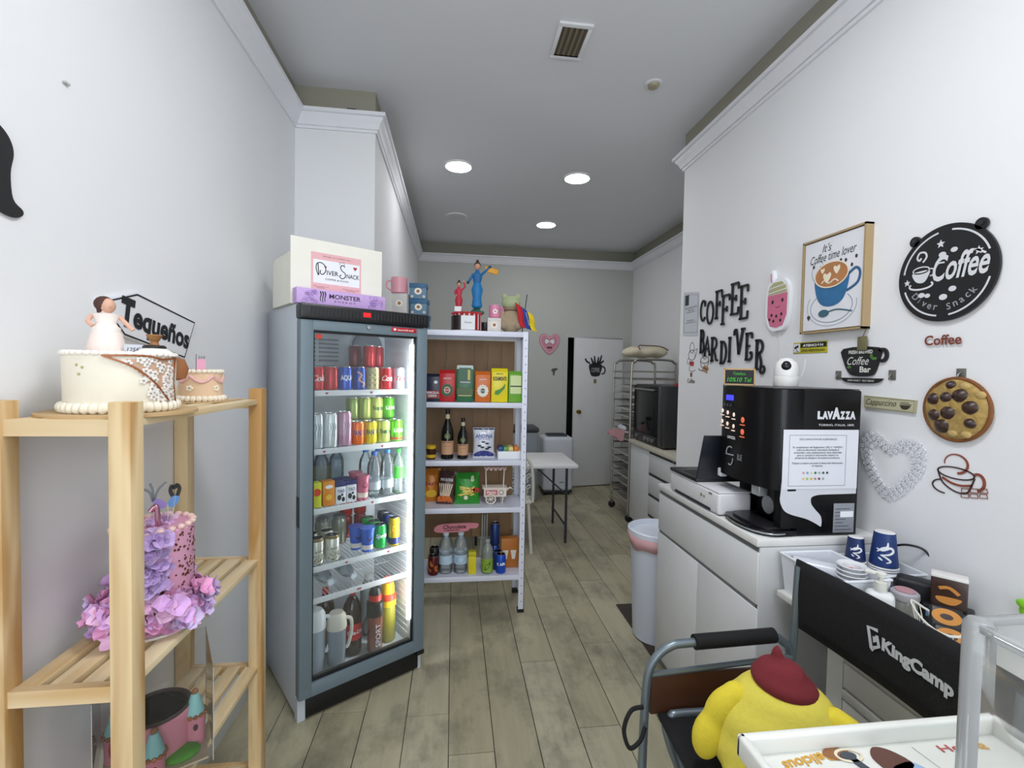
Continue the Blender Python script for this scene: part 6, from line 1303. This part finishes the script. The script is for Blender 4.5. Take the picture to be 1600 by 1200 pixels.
# floral heart wreath
t = rw('heart_wreath', 'white openwork heart made of small flowers on the right wall', 'wall decoration', 1.523, 1.26)
hp = sm([(0, -.10), (-.07, -.04), (-.105, .03), (-.10, .085), (-.055, .105), (0, .075), (.055, .10), (.10, .085), (.108, .03), (.07, -.04)], 8, True)
random.seed(11); HW = M('e2e3e8', .5)
L_hp = [0]
for k in range(len(hp)): L_hp.append(L_hp[-1]+math.dist(hp[k], hp[(k+1) % len(hp)]))
def along(f):
    d_ = f*L_hp[-1]
    for k in range(len(hp)):
        if L_hp[k+1] >= d_: q = (d_-L_hp[k])/max(1e-6, L_hp[k+1]-L_hp[k]); p, r_ = hp[k], hp[(k+1) % len(hp)]; return p[0]+(r_[0]-p[0])*q, p[1]+(r_[1]-p[1])*q
for row, (sc_, nn, s0) in enumerate(((1.12, 34, 1.0), (.96, 30, .9), (.79, 24, .9))):
    for k in range(nn):
        x, z_ = along(((k+.5*row) % nn)/nn); x *= sc_; z_ = z_*sc_+.004; s_ = s0*random.uniform(.85, 1.1)
        b = B(); a0 = random.uniform(0, 1)
        for p_ in range(5): a = 2*PI*p_/5+a0; b.prism([(x+s_*(.0070*math.cos(a)+.0034*math.cos(c_)), z_+s_*(.0070*math.sin(a)+.0034*math.sin(c_))) for c_ in [2*PI*g/7 for g in range(7)]], -.006-.0012*row, -.003)
        b.disc(x, z_, .0022*s_, y0=-.0075-.0012*row, y1=-.0055, seg=6)
        fin('flower', b, HW, t)
# steaming cup decal
t = rw('cup_decal', 'brown line-art cup with chocolate bar decal low on the right wall', 'decal', 1.28, 1.275)
RB = M('8a4630', .5); RD = M('3a2420', .5)
fin('cup_outline', B().stroke(arc(-.02, .02, .055, .018, 0, 360, 28), .004, -.002, 0, True).stroke(sm([(-.075, .02), (-.06, -.015), (-.03, -.035), (0, -.04), (.02, -.03), (.036, .015)], 5), .004, -.002, 0).stroke(arc(-.05, -.03, .04, .022, 110, 270, 14), .004, -.002, 0), RD, t)
fin('steam_swirl', B().stroke(arc(-.02, .05, .035, .03, 190, -80, 22), lambda q: .002+.006*q, -.002, 0).stroke(arc(.045, .005, .018, .025, -90, 120, 12), .008, -.002, 0).stroke(sm([(-.06, -.002), (-.03, -.014), (.0, -.016), (.03, -.008)], 4), .007, -.002, 0), RB, t)
cbk = B()
for i in range(3):
    for j in range(2): cbk.stroke([(.0+i*.026, -.052+j*.016+i*.006), (.022+i*.026, -.048+j*.016+i*.006), (.022+i*.024, -.036+j*.016+i*.006), (.0+i*.026, -.04+j*.016+i*.006)], .002, -.002, 0, True)
fin('chocolate_bar', cbk, RB, t)

# ================================================================== SIDE TABLE BEHIND THE CHAIR
ZT = .82
t = thing('side_table', 'white side table with drawer front beneath the wall decorations', 'side table', (1.175, .55, 0))
fin('table_top', B().box(0, 0, ZT-.022, .42, .99, ZT, .002), M('e2e1db', .4), t)
fin('frame_panel', B().box(.03, .75, .0, .40, .77, ZT-.022), M('dddcd6', .4), t); fin('frame_panel', B().box(.03, .02, 0, .40, .04, ZT-.022), M('dddcd6', .4), t)
fin('drawer_stile', B().box(.015, .71, .06, .03, .77, ZT-.024), M('e2e2de', .4), t)
for k in range(6):
    z0 = .08+k*.115; dd = fin('drawer', B().box(.012, .045, z0, .028, .705, z0+.075, .002), M('dad9d4', .4), t); fin('drawer_lip', B().box(.008, .045, z0+.082, .028, .705, z0+.108, .002), M('cfcec8', .4), dd)
# baskets
def basket(label, x0, y0, x1, y1, z0, h, slots, name='plastic_basket', group='white plastic baskets'):
    t = thing(name, label, 'basket', ((x0+x1)/2, (y0+y1)/2, z0), 0, group); a, b_ = (x1-x0)/2, (y1-y0)/2; i_ = .012
    WP = M('dfe3ea', .35)
    def wallq(p0, p1, q0, q1):
        t_ = B().raw([(*p0, .003), (*p1, .003), (*q1, h), (*q0, h)], [(0, 1, 2, 3)]); return t_
    c0 = [(-a+i_, -b_+i_), (a-i_, -b_+i_), (a-i_, b_-i_), (-a+i_, b_-i_)]; c1 = [(-a, -b_), (a, -b_), (a, b_), (-a, b_)]
    vs = [(*p, 0) for p in c0]+[(*p, h) for p in c1]+[(p[0]*.97, p[1]*.97, .004) for p in c0]+[(p[0]*.97, p[1]*.97, h) for p in c1]
    fs = [(0, 1, 2, 3), (8, 9, 10, 11)]+[(i, (i+1) % 4, 4+(i+1) % 4, 4+i) for i in range(4)]+[(8+i, 8+(i+1) % 4, 12+(i+1) % 4, 12+i) for i in range(4)]+[(4+i, 4+(i+1) % 4, 12+(i+1) % 4, 12+i) for i in range(4)]
    fin('basket_body', B().raw(vs, fs), WP, t)
    fin('rim', B().tube([(*p, h) for p in sm([(-a, -b_), (0, -b_-.001), (a, -b_), (a+.001, 0), (a, b_), (0, b_+.001), (-a, b_), (-a-.001, 0)], 1, True)], .0045, 6, True), M('e8ecf2', .3), t)
    if slots:
        sb = B()
        for r_ in range(int(h/.012)-1):
            for k in range(int(2*b_/.016)-1): sb.box(-a-.001+i_*(1-(.012+r_*.012)/h)-.0008, -b_+.014+k*.016, .012+r_*.012, -a+.002+i_*(1-(.012+r_*.012)/h), -b_+.023+k*.016, .017+r_*.012)
            for k in range(int(2*a/.016)-1): sb.box(-a+.014+k*.016, -b_-.001+i_*(1-(.012+r_*.012)/h)-.0008, .012+r_*.012, -a+.023+k*.016, -b_+.002+i_*(1-(.012+r_*.012)/h), .017+r_*.012)
        fin('slot_pattern', sb, M('6f7680', .6), t, kind='stuff')
    else: fin('hand_slot', B().box(-a-.002+.003, -.03, h*.62, -a+.004, .03, h*.78, .001), M('9aa2ae', .6), t)
    return t
basket('plain white plastic tray basket nearest the cabinet', 1.185, 1.30, 1.385, 1.54, ZT+.0005, .135, False)
basket('slotted white plastic basket holding the paper cups', 1.392, 1.355, 1.575, 1.54, ZT+.0005, .12, True)
def cup_stack(label, x, y, z0, r0, r1, h, n, hexc):
    t = thing('paper_cup_stack', label, 'cups', (x, y, z0), rad(-40), 'upturned stacks of blue paper cups')
    fin('top_cup', B().lathe([(r1, n*.008), (r1, n*.008+.003), (r0, n*.008+h), (r0*.95, n*.008+h), (r0*.93, n*.008+h-.004), (0, n*.008+h-.004)], 28), M(hexc, .45), t)
    for k in range(n): fin('cup_rim', B().lathe([(r1+.0015, k*.008), (r1+.003, k*.008+.002), (r1+.001, k*.008+.005), (r1-.003, k*.008+.005)], 28), M('dfe0e4', .45), t)
    fin('cup_base', B().lathe([(r0*.96, n*.008+h+.0003), (r0*.90, n*.008+h+.0012), (0, n*.008+h+.0008)], 28), M('e8e8e6', .5), t)
    zc_ = n*.008+h*.5; s_ = h/.1; rm = (r0+r1)/2
    sw_ = B()
    for st, w0 in (([(-.02, -.006), (-.008, .006), (.004, .012), (.006, .026)], .008), ([(-.022, .004), (-.008, .0), (.012, .010), (.02, .0), (.008, -.010), (-.010, -.014)], .008), ([(-.012, -.014), (.002, -.02), (.012, -.030), (.002, -.036)], .006), ([(-.016, -.022), (-.006, -.030)], .006)):
        sw_.stroke([(x_*s_, z_*s_+zc_) for x_, z_ in sm(st, 4)], lambda q: w0*s_*(.25+1.5*q*(1-q)*1.6), -.0018, -.0006)
    def place(v):
        f_ = (v.z-n*.008)/h; rr_ = r1+(r0-r1)*f_; a = v.x/rm; q = rr_-v.y; return (q*math.sin(a), -q*math.cos(a), v.z)
    fin('white_swirl', sw_.fn(place), M('e6e8ec', .5), t); return t
cup_stack('smaller stack of upturned blue paper cups with a white swirl', 1.437, 1.49, ZT+.006, .024, .031, .078, 15, '1c2c5e')
cup_stack('larger stack of upturned blue paper cups with a white swirl', 1.500, 1.440, ZT+.006, .031, .042, .112, 15, '1b3670')
o = thing('white_cups_pack', 'pack of white lids with a red band lying in the tray basket', 'cups', (1.285, 1.46, ZT+.10), rad(-42))
fin('cup_sleeve', B().lathe([(.03, -.09), (.034, -.085), (.034, .06), (.03, .065)], 20, T=RY(90)), glass('e6eaf2', .25, .2), o); fin('stacked_lids', B().lathe([(.028, -.085), (.031, -.08), (.031, .055), (.0, .06)], 20, T=RY(90)), M('dcdfe6', .5), o)
fin('red_band', B().lathe([(.035, .062), (.035, .085), (.0, .088)], 20, T=RY(90)), M('c03434', .4), o)
t = thing('white_bowl_stack', 'stack of white plastic bowls in the tray basket', 'cups', (1.325, 1.385, ZT+.04), 0)
for k in range(6): fin('bowl', B().lathe([(.022, k*.014), (.030, k*.014+.035), (.044, k*.014+.04), (.042, k*.014+.043), (.026, k*.014+.037), (.018, k*.014+.004)], 24), M('e0e2e6', .45), t)
t = thing('lid_stack', 'stack of clear lids in the slotted basket', 'lids', (1.45, 1.41-.005, ZT+.008), 0)
for k in range(8): fin('lid', B().lathe([(.042, k*.012), (.043, k*.012+.006), (.034, k*.012+.012), (0, k*.012+.012)], 24), glass('dde6f0', .4, .15), t)
# soap pump
t = thing('soap_pump_bottle', 'white soap pump bottle in front of the baskets', 'bottle', (1.30, 1.255, ZT+.0005), rad(-42))
fin('bottle_body', B().box(-.036, -.024, 0, .036, .024, .125, .016, 4).lathe([(.016, .123), (.014, .135)], 18), M('e2e4e4', .35), t)
fin('pump_collar', B().lathe([(.0165, .13), (.0165, .155), (.006, .158), (.006, .172)], 20), M('dcdcd2', .4), t); fin('pump_head', B().lathe([(.0, .171), (.013, .171), (.014, .182), (0, .186)], 20).box(-.04, -.006, .174, .0, .006, .184, .003), M('e6e6dc', .4), t)
# sugar jar
t = thing('sugar_jar', 'clear jar with a pinkish grey lid beside the soap pump', 'jar', (1.40, 1.268, ZT+.0005))
fin('jar_body', B().lathe([(.03, 0), (.033, .005), (.033, .09), (.030, .095)], 24), glass('b8b8b0', .5, .08), t); fin('contents', B().lathe([(.029, .003), (.029, .07), (0, .07)], 20), M('8f8c84', .8), t)
fin('jar_lid', B().lathe([(.035, .092), (.037, .098), (.036, .112), (.03, .117), (0, .118)], 28), M('a8a4aa', .4), t); fin('lid_disc', B().lathe([(.026, .118), (.026, .1195), (0, .1195)], 24), M('b88a92', .5), t)
# black cable
tag(fin('black_cable', B().tube(sm([(0, .10, .05), (-.03, .04, .16), (-.01, -.02, .2), (.03, -.06, .17), (.02, -.10, .02), (.03, -.12, .004)], 6), .004, 7), BLACK), 'black cable looping behind the slotted basket', 'cable', loc=(1.575, 1.43, ZT+.001))
# coffee packs
t = thing('coffee_pack', 'dark brown coffee pack printed with an orange cup against the wall', 'coffee bag', (1.515, 1.235, ZT+.08), rad(-50))
t.scale = (.76, .8, .64)
fin('pack_body', B().box(-.055, -.03, 0, .055, .03, .14, .006), M('37211a', .35, var=.2), t); fin('top_label', B().box(-.055, -.03, .138, .055, .03, .152, .002), M('e2e0dc', .4), t)
fin('cup_print', B().prism(sm([(-.036, .05), (-.026, .025), (.01, .02), (.03, .035), (.034, .055)], 4, True), -.0315, -.0302).stroke(sm([(-.03, .09), (.0, .10), (.03, .075)], 4), .014, -.0315, -.0302), M('c4823a', .5), t)
t = thing('coffee_pack', 'black and blue coffee pack under the brown pack', 'coffee bag', (1.515, 1.235, ZT+.0005), rad(-50))
fin('pack_body', B().box(-.06, -.035, 0, .06, .035, .0785, .006), M('15161c', .35), t); fin('blue_band', B().box(-.05, -.0365, .045, .05, -.0352, .07), M('5c7ea0', .4), t); fin('lettering', B().text('Café', .014, .04, 0, .057, -.037, .02), PAPER, t)
tag(fin('black_pouch', B().box(-.05, -.03, 0, .05, .03, .13, .012, 3), M('121216', .5)), 'plain black pouch between cable and coffee packs', 'pouch', loc=(1.49, 1.315, ZT+.0005), rotz=rad(-50))
# wire basket of capsule bags
t = thing('wire_basket', 'white wire basket holding capsule packs', 'basket', (1.36, 1.11, ZT+.0005), rad(-50)); t.scale = (.85, .85, 1.15)
wb = B(); WM = M('e2e0d6', .4)
for k in range(18):
    a = 2*PI*k/18; wb.tube(sm([(.045*math.cos(a), .04*math.sin(a), .003), (.065*math.cos(a), .055*math.sin(a), .04), (.09*math.cos(a), .07*math.sin(a), .10+.02*math.cos(a*2))], 4), .0016, 5)
fin('wires', wb, WM, t)
fin('wire_rim', B().tube([(.09*math.cos(a), .07*math.sin(a), .10+.02*math.cos(a*2)) for a in [2*PI*k/30 for k in range(30)]], .003, 6, True), WM, t)
fin('wire_foot', B().tube([(.045*math.cos(a), .04*math.sin(a), .003) for a in [2*PI*k/24 for k in range(24)]], .0025, 6, True), WM, t)
for k, (x, y, z_, lab) in enumerate(((1.352, 1.09, .022, 'nearer'), (1.385, 1.13, .055, 'farther'))):
    t = thing('capsule_pack', 'black capsule pack with orange oval label, %s one in the wire basket' % lab, 'pack', (x, y, ZT+z_), rad(-45), 'capsule packs in the wire basket'); t.rotation_euler = (rad(-38), 0, rad(-45))
    fin('pack_body', B().box(-.036, -.02, 0, .036, .02, .075, .008, 3), M('141216', .4), t); fin('orange_label', B().disc(0, .045, .032, .022, y0=-.0215, y1=-.0202), M('c4822c', .45), t); fin('dark_label', B().disc(0, .045, .014, .008, y0=-.0225, y1=-.0213).text('café', .005, .018, 0, .045, -.0232, 0), M('3a2a2a', .5), t)
tag(fin('green_ornament', B().ball((0, 0, 0), (.012, .045, .03), 16).ball((-.004, .02, .02), (.010, .03, .015), 12), M('8ad82a', .5)), 'lime green ornament on the wall cut off at the right edge of the photo', 'ornament', loc=(1.585, 1.062, .955))

# ================================================================== DIRECTOR'S CHAIR
t = thing('director_chair', 'grey metal folding camp chair with black fabric and lettered back', 'chair', (0, 0, 0))
AL = M('7c8890', .3, .55); FABR = M('0e0e11', .85, bump=.5, scale=200)
yF, yN = 1.365, .76; xf, xb = .60, 1.10; zs = .50
for yy, nm in ((yF, 'far'), (yN, 'near')):
    fin('arm_frame', B().tube(sm([(xf, yy, .02), (xf+.003, yy, .3), (xf+.01, yy, .60), (xf+.03, yy, .695), (xf+.085, yy, .742), (xf+.16, yy, .75), (xb-.10, yy+.005, .755), (xb-.03, yy+.005, .735), (xb+.005, yy+.005, .66), (xb+.01, yy, .3), (xb+.01, yy, .02)], 6), .0135, 10), AL, t)
    fin('arm_pad', B().tube([(xf+.165, yy, .7515), (xb-.06, yy+.004, .7565)], .023, 12), M('0b0b0d', .8), t)
    fin('foot', B().lathe([(.018, 0), (.018, .03), (.014, .035)], 12, c=(xf, yy, 0)).lathe([(.018, 0), (.018, .03), (.014, .035)], 12, c=(xb+.01, yy, 0)), BLACK, t)
    fin('back_post', B().tube([(xb+.005, yy+.005, .60), (xb+.02, yy+.005, .98)], .0125, 10), AL, t)
    fin('side_rail', B().tube([(xf+.015, yy, .655), (xb, yy, .685)], .009, 8), AL, t)
    fin('seat_rail', B().tube(sm([(xb, yy-.02 if yy > 1 else yy+.02, zs+.03), (xf+.13, yy-.02 if yy > 1 else yy+.02, zs+.04), (xf+.085, yy-.02 if yy > 1 else yy+.02, zs+.03), (xf+.07, yy-.02 if yy > 1 else yy+.02, zs-.01), (xf+.13, yy-.02 if yy > 1 else yy+.02, .33), (xf+.28, yy-.02 if yy > 1 else yy+.02, .03)], 5), .0125, 10), AL, t)
fin('side_table_panel', B().box(xf+.025, yF-.004, zs+.03, xb-.02, yF+.008, .655, .002), M('4a2a17', .5, var=.2), t)
fin('cross_leg', B().tube([(xf+.1, yF-.03, .05), (xf+.1, yN+.03, .45)], .01, 8).tube([(xf+.1, yF-.03, .45), (xf+.1, yN+.03, .05)], .01, 8).tube([(xb-.05, yF-.03, .05), (xb-.05, yN+.03, .45)], .01, 8).tube([(xb-.05, yF-.03, .45), (xb-.05, yN+.03, .05)], .01, 8), AL, t)
vs = []; fs = []; n = 12
for i in range(n+1):
    for j in range(n+1):
        u, v = i/n, j/n; vs.append((xf+.045+u*(xb-xf-.06), yN+.01+v*(yF-yN-.02), zs+.035-.035*math.sin(PI*v)*(.6+.4*math.sin(PI*u))))
for i in range(n):
    for j in range(n): a = i*(n+1)+j; fs.append((a, a+1, a+n+2, a+n+1))
o = fin('seat', B().raw(vs, fs), FABR, t, 80); md = o.modifiers.new('thick', 'SOLIDIFY'); md.thickness = .008; md.offset = 0
# back band
vs = []; fs = []; n = 20; m2 = 6
XBD = 1.12
for i in range(n+1):
    v = i/n; y = 1.378-v*.625
    for j in range(m2+1):
        q = j/m2; sag = .012*math.sin(PI*v); zb_ = .782-(.002)*v; vs.append((XBD+.02*math.sin(PI*v)-.006*math.sin(PI*q), y, zb_+q*(1.0-zb_+.006*v)-sag*(q-.5)*.2))
for i in range(n):
    for j in range(m2): a = i*(m2+1)+j; fs.append((a, a+1, a+m2+2, a+m2+1))
bk_ = fin('backrest', B().raw(vs, fs), FABR, t, 80); md = bk_.modifiers.new('thick', 'SOLIDIFY'); md.thickness = .008; md.offset = 0
BT = TR(XBD-.001, 0, 0) @ RZ(-90)    # local x = -y world
def bandfix(v):
    vv = (1.378-v.y)/.625; qq = (v.z-.78)/.22; return (v.x+.02*math.sin(PI*max(0, min(1, vv)))-.006*math.sin(PI*max(0, min(1, qq))), v.y, v.z)
bl_ = B().text('KingCamp', .044, .185, -.985, .893, -.0055, .05, T=BT)
lgx = -1.105
bl_.stroke([(lgx+.014, .924), (lgx-.014, .920), (lgx-.002, .868), (lgx+.004, .864)], .009, -.0062, -.005, T=BT)
bl_.stroke([(lgx+.004, .872), (lgx+.020, .884), (lgx+.012, .910)], .008, -.0062, -.005, T=BT)
bl_.prism([(lgx+.001, .902), (lgx+.010, .905), (lgx+.012, .893), (lgx+.004, .886)], -.0062, -.005, T=BT)
fin('lettering', bl_.fn(bandfix), M('c9ccd0', .6), bk_)
fin('strap_loop', B().tube(sm([(xf-.005, yF-.015, .565), (xf-.045, yF-.02, .56), (xf-.07, yF-.03, .51), (xf-.055, yF-.04, .46), (xf-.02, yF-.035, .475), (xf+.002, yF-.02, .505)], 6), .0065, 8), M('0c0c0e', .8), t)
# yellow plush (plain, generic)
t = thing('plush_toy', 'round yellow plush toy with floppy sides and maroon beret on the chair', 'plush toy', (.865, 1.095, zs+.005), rad(-33)); t.scale = (.88, .88, .93)
YM = M('e2d455', .9, var=.06, bump=.3, scale=90)
blob('plush_body', [((0, 0, .12), (.205, .15, .12)), ((0, 0, .19), (.19, .14, .11)), ((0, 0, .26), (.135, .11, .07)), ((-.10, -.11, .05), (.06, .08, .05)), ((.10, -.11, .05), (.06, .08, .05))], .012, YM, t, 10, post=lambda v: (v.x, v.y, max(0, v.z)))
blob('floppy_side', [((-.125, -.03, .262), (.04, .035, .035)), ((-.165, -.04, .215), (.042, .04, .075), RY(28)), ((-.20, -.05, .13), (.046, .04, .075), RY(12))], .009, M('e6d23c', .9, bump=.3, scale=90), t, 8)
blob('floppy_side', [((.125, -.03, .265), (.04, .035, .035)), ((.175, -.04, .23), (.042, .04, .075), RY(-38)), ((.24, -.045, .16), (.044, .04, .075), RY(-40))], .009, M('e6d23c', .9, bump=.3, scale=90), t, 8)
BM = M('74232a', .9, var=.1, bump=.3, scale=90)
blob('beret', [((.0, 0, .318), (.092, .085, .040), RY(8)), ((-.01, 0, .345), (.068, .062, .034)), ((-.02, 0, .385), (.017, .017, .032))], .008, BM, t, 5)

# ================================================================== FOREGROUND TRAY AND ACRYLIC CASE
tag(fin('service_counter', B().box(.50, .02, 0, 1.06, .60, 1.012, .004), M('d0d0cc', .5)), 'plain pale counter block under the printed tray at lower right', 'counter')
t = thing('printed_tray', 'white serving tray with printed desserts in the lower right corner', 'tray', (.44, .10, 1.0125))
tw, td = .43, .555
WTm = M('dfe0da', .35)
fin('tray_base', B().box(.012, .012, 0, tw-.012, td-.012, .008, .003), WTm, t)
rb = B()
def rim(x0, y0, x1, y1): rb.box(x0, y0, .0, x1, y1, .035, .005, 3)
rim(0, 0, tw, .014); rim(0, td-.014, tw, td); rim(0, 0, .014, td); rim(tw-.014, 0, tw, td)
fin('tray_rim', rb, WTm, t)
FLAT = lambda x, y, a=0, s_=1: TR(x, y, .0085) @ RZ(a) @ RX(-90)     # print lies face-up; local z -> +y
pr1 = B().text('Delicious', .018, .095, 0, 0, -.0003, .03, .2, T=TR(.100, .523, .0085) @ RZ(188) @ RX(-90))
fin('yellow_lettering', pr1, M('c8962c', .5), t)
def fp(b, T): return b
fin('cup_print', B().disc(0, 0, .022, .012, y0=-.0006, y1=0, T=FLAT(.150, .530)), M('8a5a34', .5), t)
fin('cup_ring_print', B().stroke(arc(0, 0, .020, .011, 0, 360, 24), .004, -.0012, -.0004, True, T=FLAT(.166, .525)), M('d8d0b8', .5), t)
fin('spoon_print', B().disc(0, 0, .013, .007, y0=-.0016, y1=-.0010, T=FLAT(.164, .524)).prism([(-.006, 0), (.006, 0), (.03, -.075), (.018, -.085)], -.0012, -.0004, T=FLAT(.166, .520)), M('3a4048', .5), t)
fin('brown_icecream_print', B().prism(sm([(-.02, -.02), (-.022, .01), (0, .024), (.02, .01), (.024, -.02)], 4, True), -.0008, 0, T=FLAT(.222, .512, 14)), M('5a3428', .5), t)
fin('blue_icecream_print', B().prism(sm([(-.022, -.05), (-.02, -.015), (0, -.01), (.025, -.016), (.028, -.05)], 4, True), -.0008, 0, T=FLAT(.226, .512, 14)), M('98b4d0', .5), t)
fin('teal_print', B().disc(0, 0, .085, .045, y0=-.0008, y1=0, T=FLAT(.385, .468)), M('4c9e88', .5), t)
fin('teal_lettering', B().text('café', .03, .06, 0, 0, -.0012, .0, .3, T=FLAT(.385, .480)), M('c8dcd4', .5), t)
fin('red_lettering', B().text('Helados', .013, .1, 0, 0, -.0003, .01, T=FLAT(.37, .522)), M('b04a48', .5), t)
fin('scratch_line', B().stroke([(.28, .53), (.30, .36)], .0012, -.0003, 0, T=TR(0, 0, .0085) @ RX(-90)), M('b8b8b0', .5), t)
# clear acrylic case standing on the tray
t = thing('acrylic_case', 'clear thick-walled acrylic case standing on the tray', 'case', (.665, .30, 1.0215))
ax, ay, ah = .19, .225, .262
AC = glass('f8fafa', .97, .04); AE = glass('eceff0', .62, .12)
for w_ in ([(.012, ay-.002, 0), (ax, ay-.002, 0), (ax, ay-.002, ah), (.012, ay-.002, ah)], [(.002, .012, 0), (.002, ay-.012, 0), (.002, ay-.012, ah), (.002, .012, ah)], [(ax, 0, 0), (ax, ay, 0), (ax, ay, ah), (ax, 0, ah)]): fin('case_wall', B().raw(w_, [(0, 1, 2, 3)]), AC, t)
for (x, y) in ((.012, ay-.012), (.012, .012)):
    fin('corner_post', B().lathe([(.0165, 0), (.0165, ah), (.012, ah+.006), (0, ah+.007)], 20, c=(x, y, 0)), AE, t)
fin('top_edge', B().box(.02, ay-.011, ah-.006, ax, ay+.001, ah+.004, .002), AE, t); fin('top_edge', B().box(-.001, .02, ah-.006, .011, ay-.02, ah+.004, .002), AE, t)
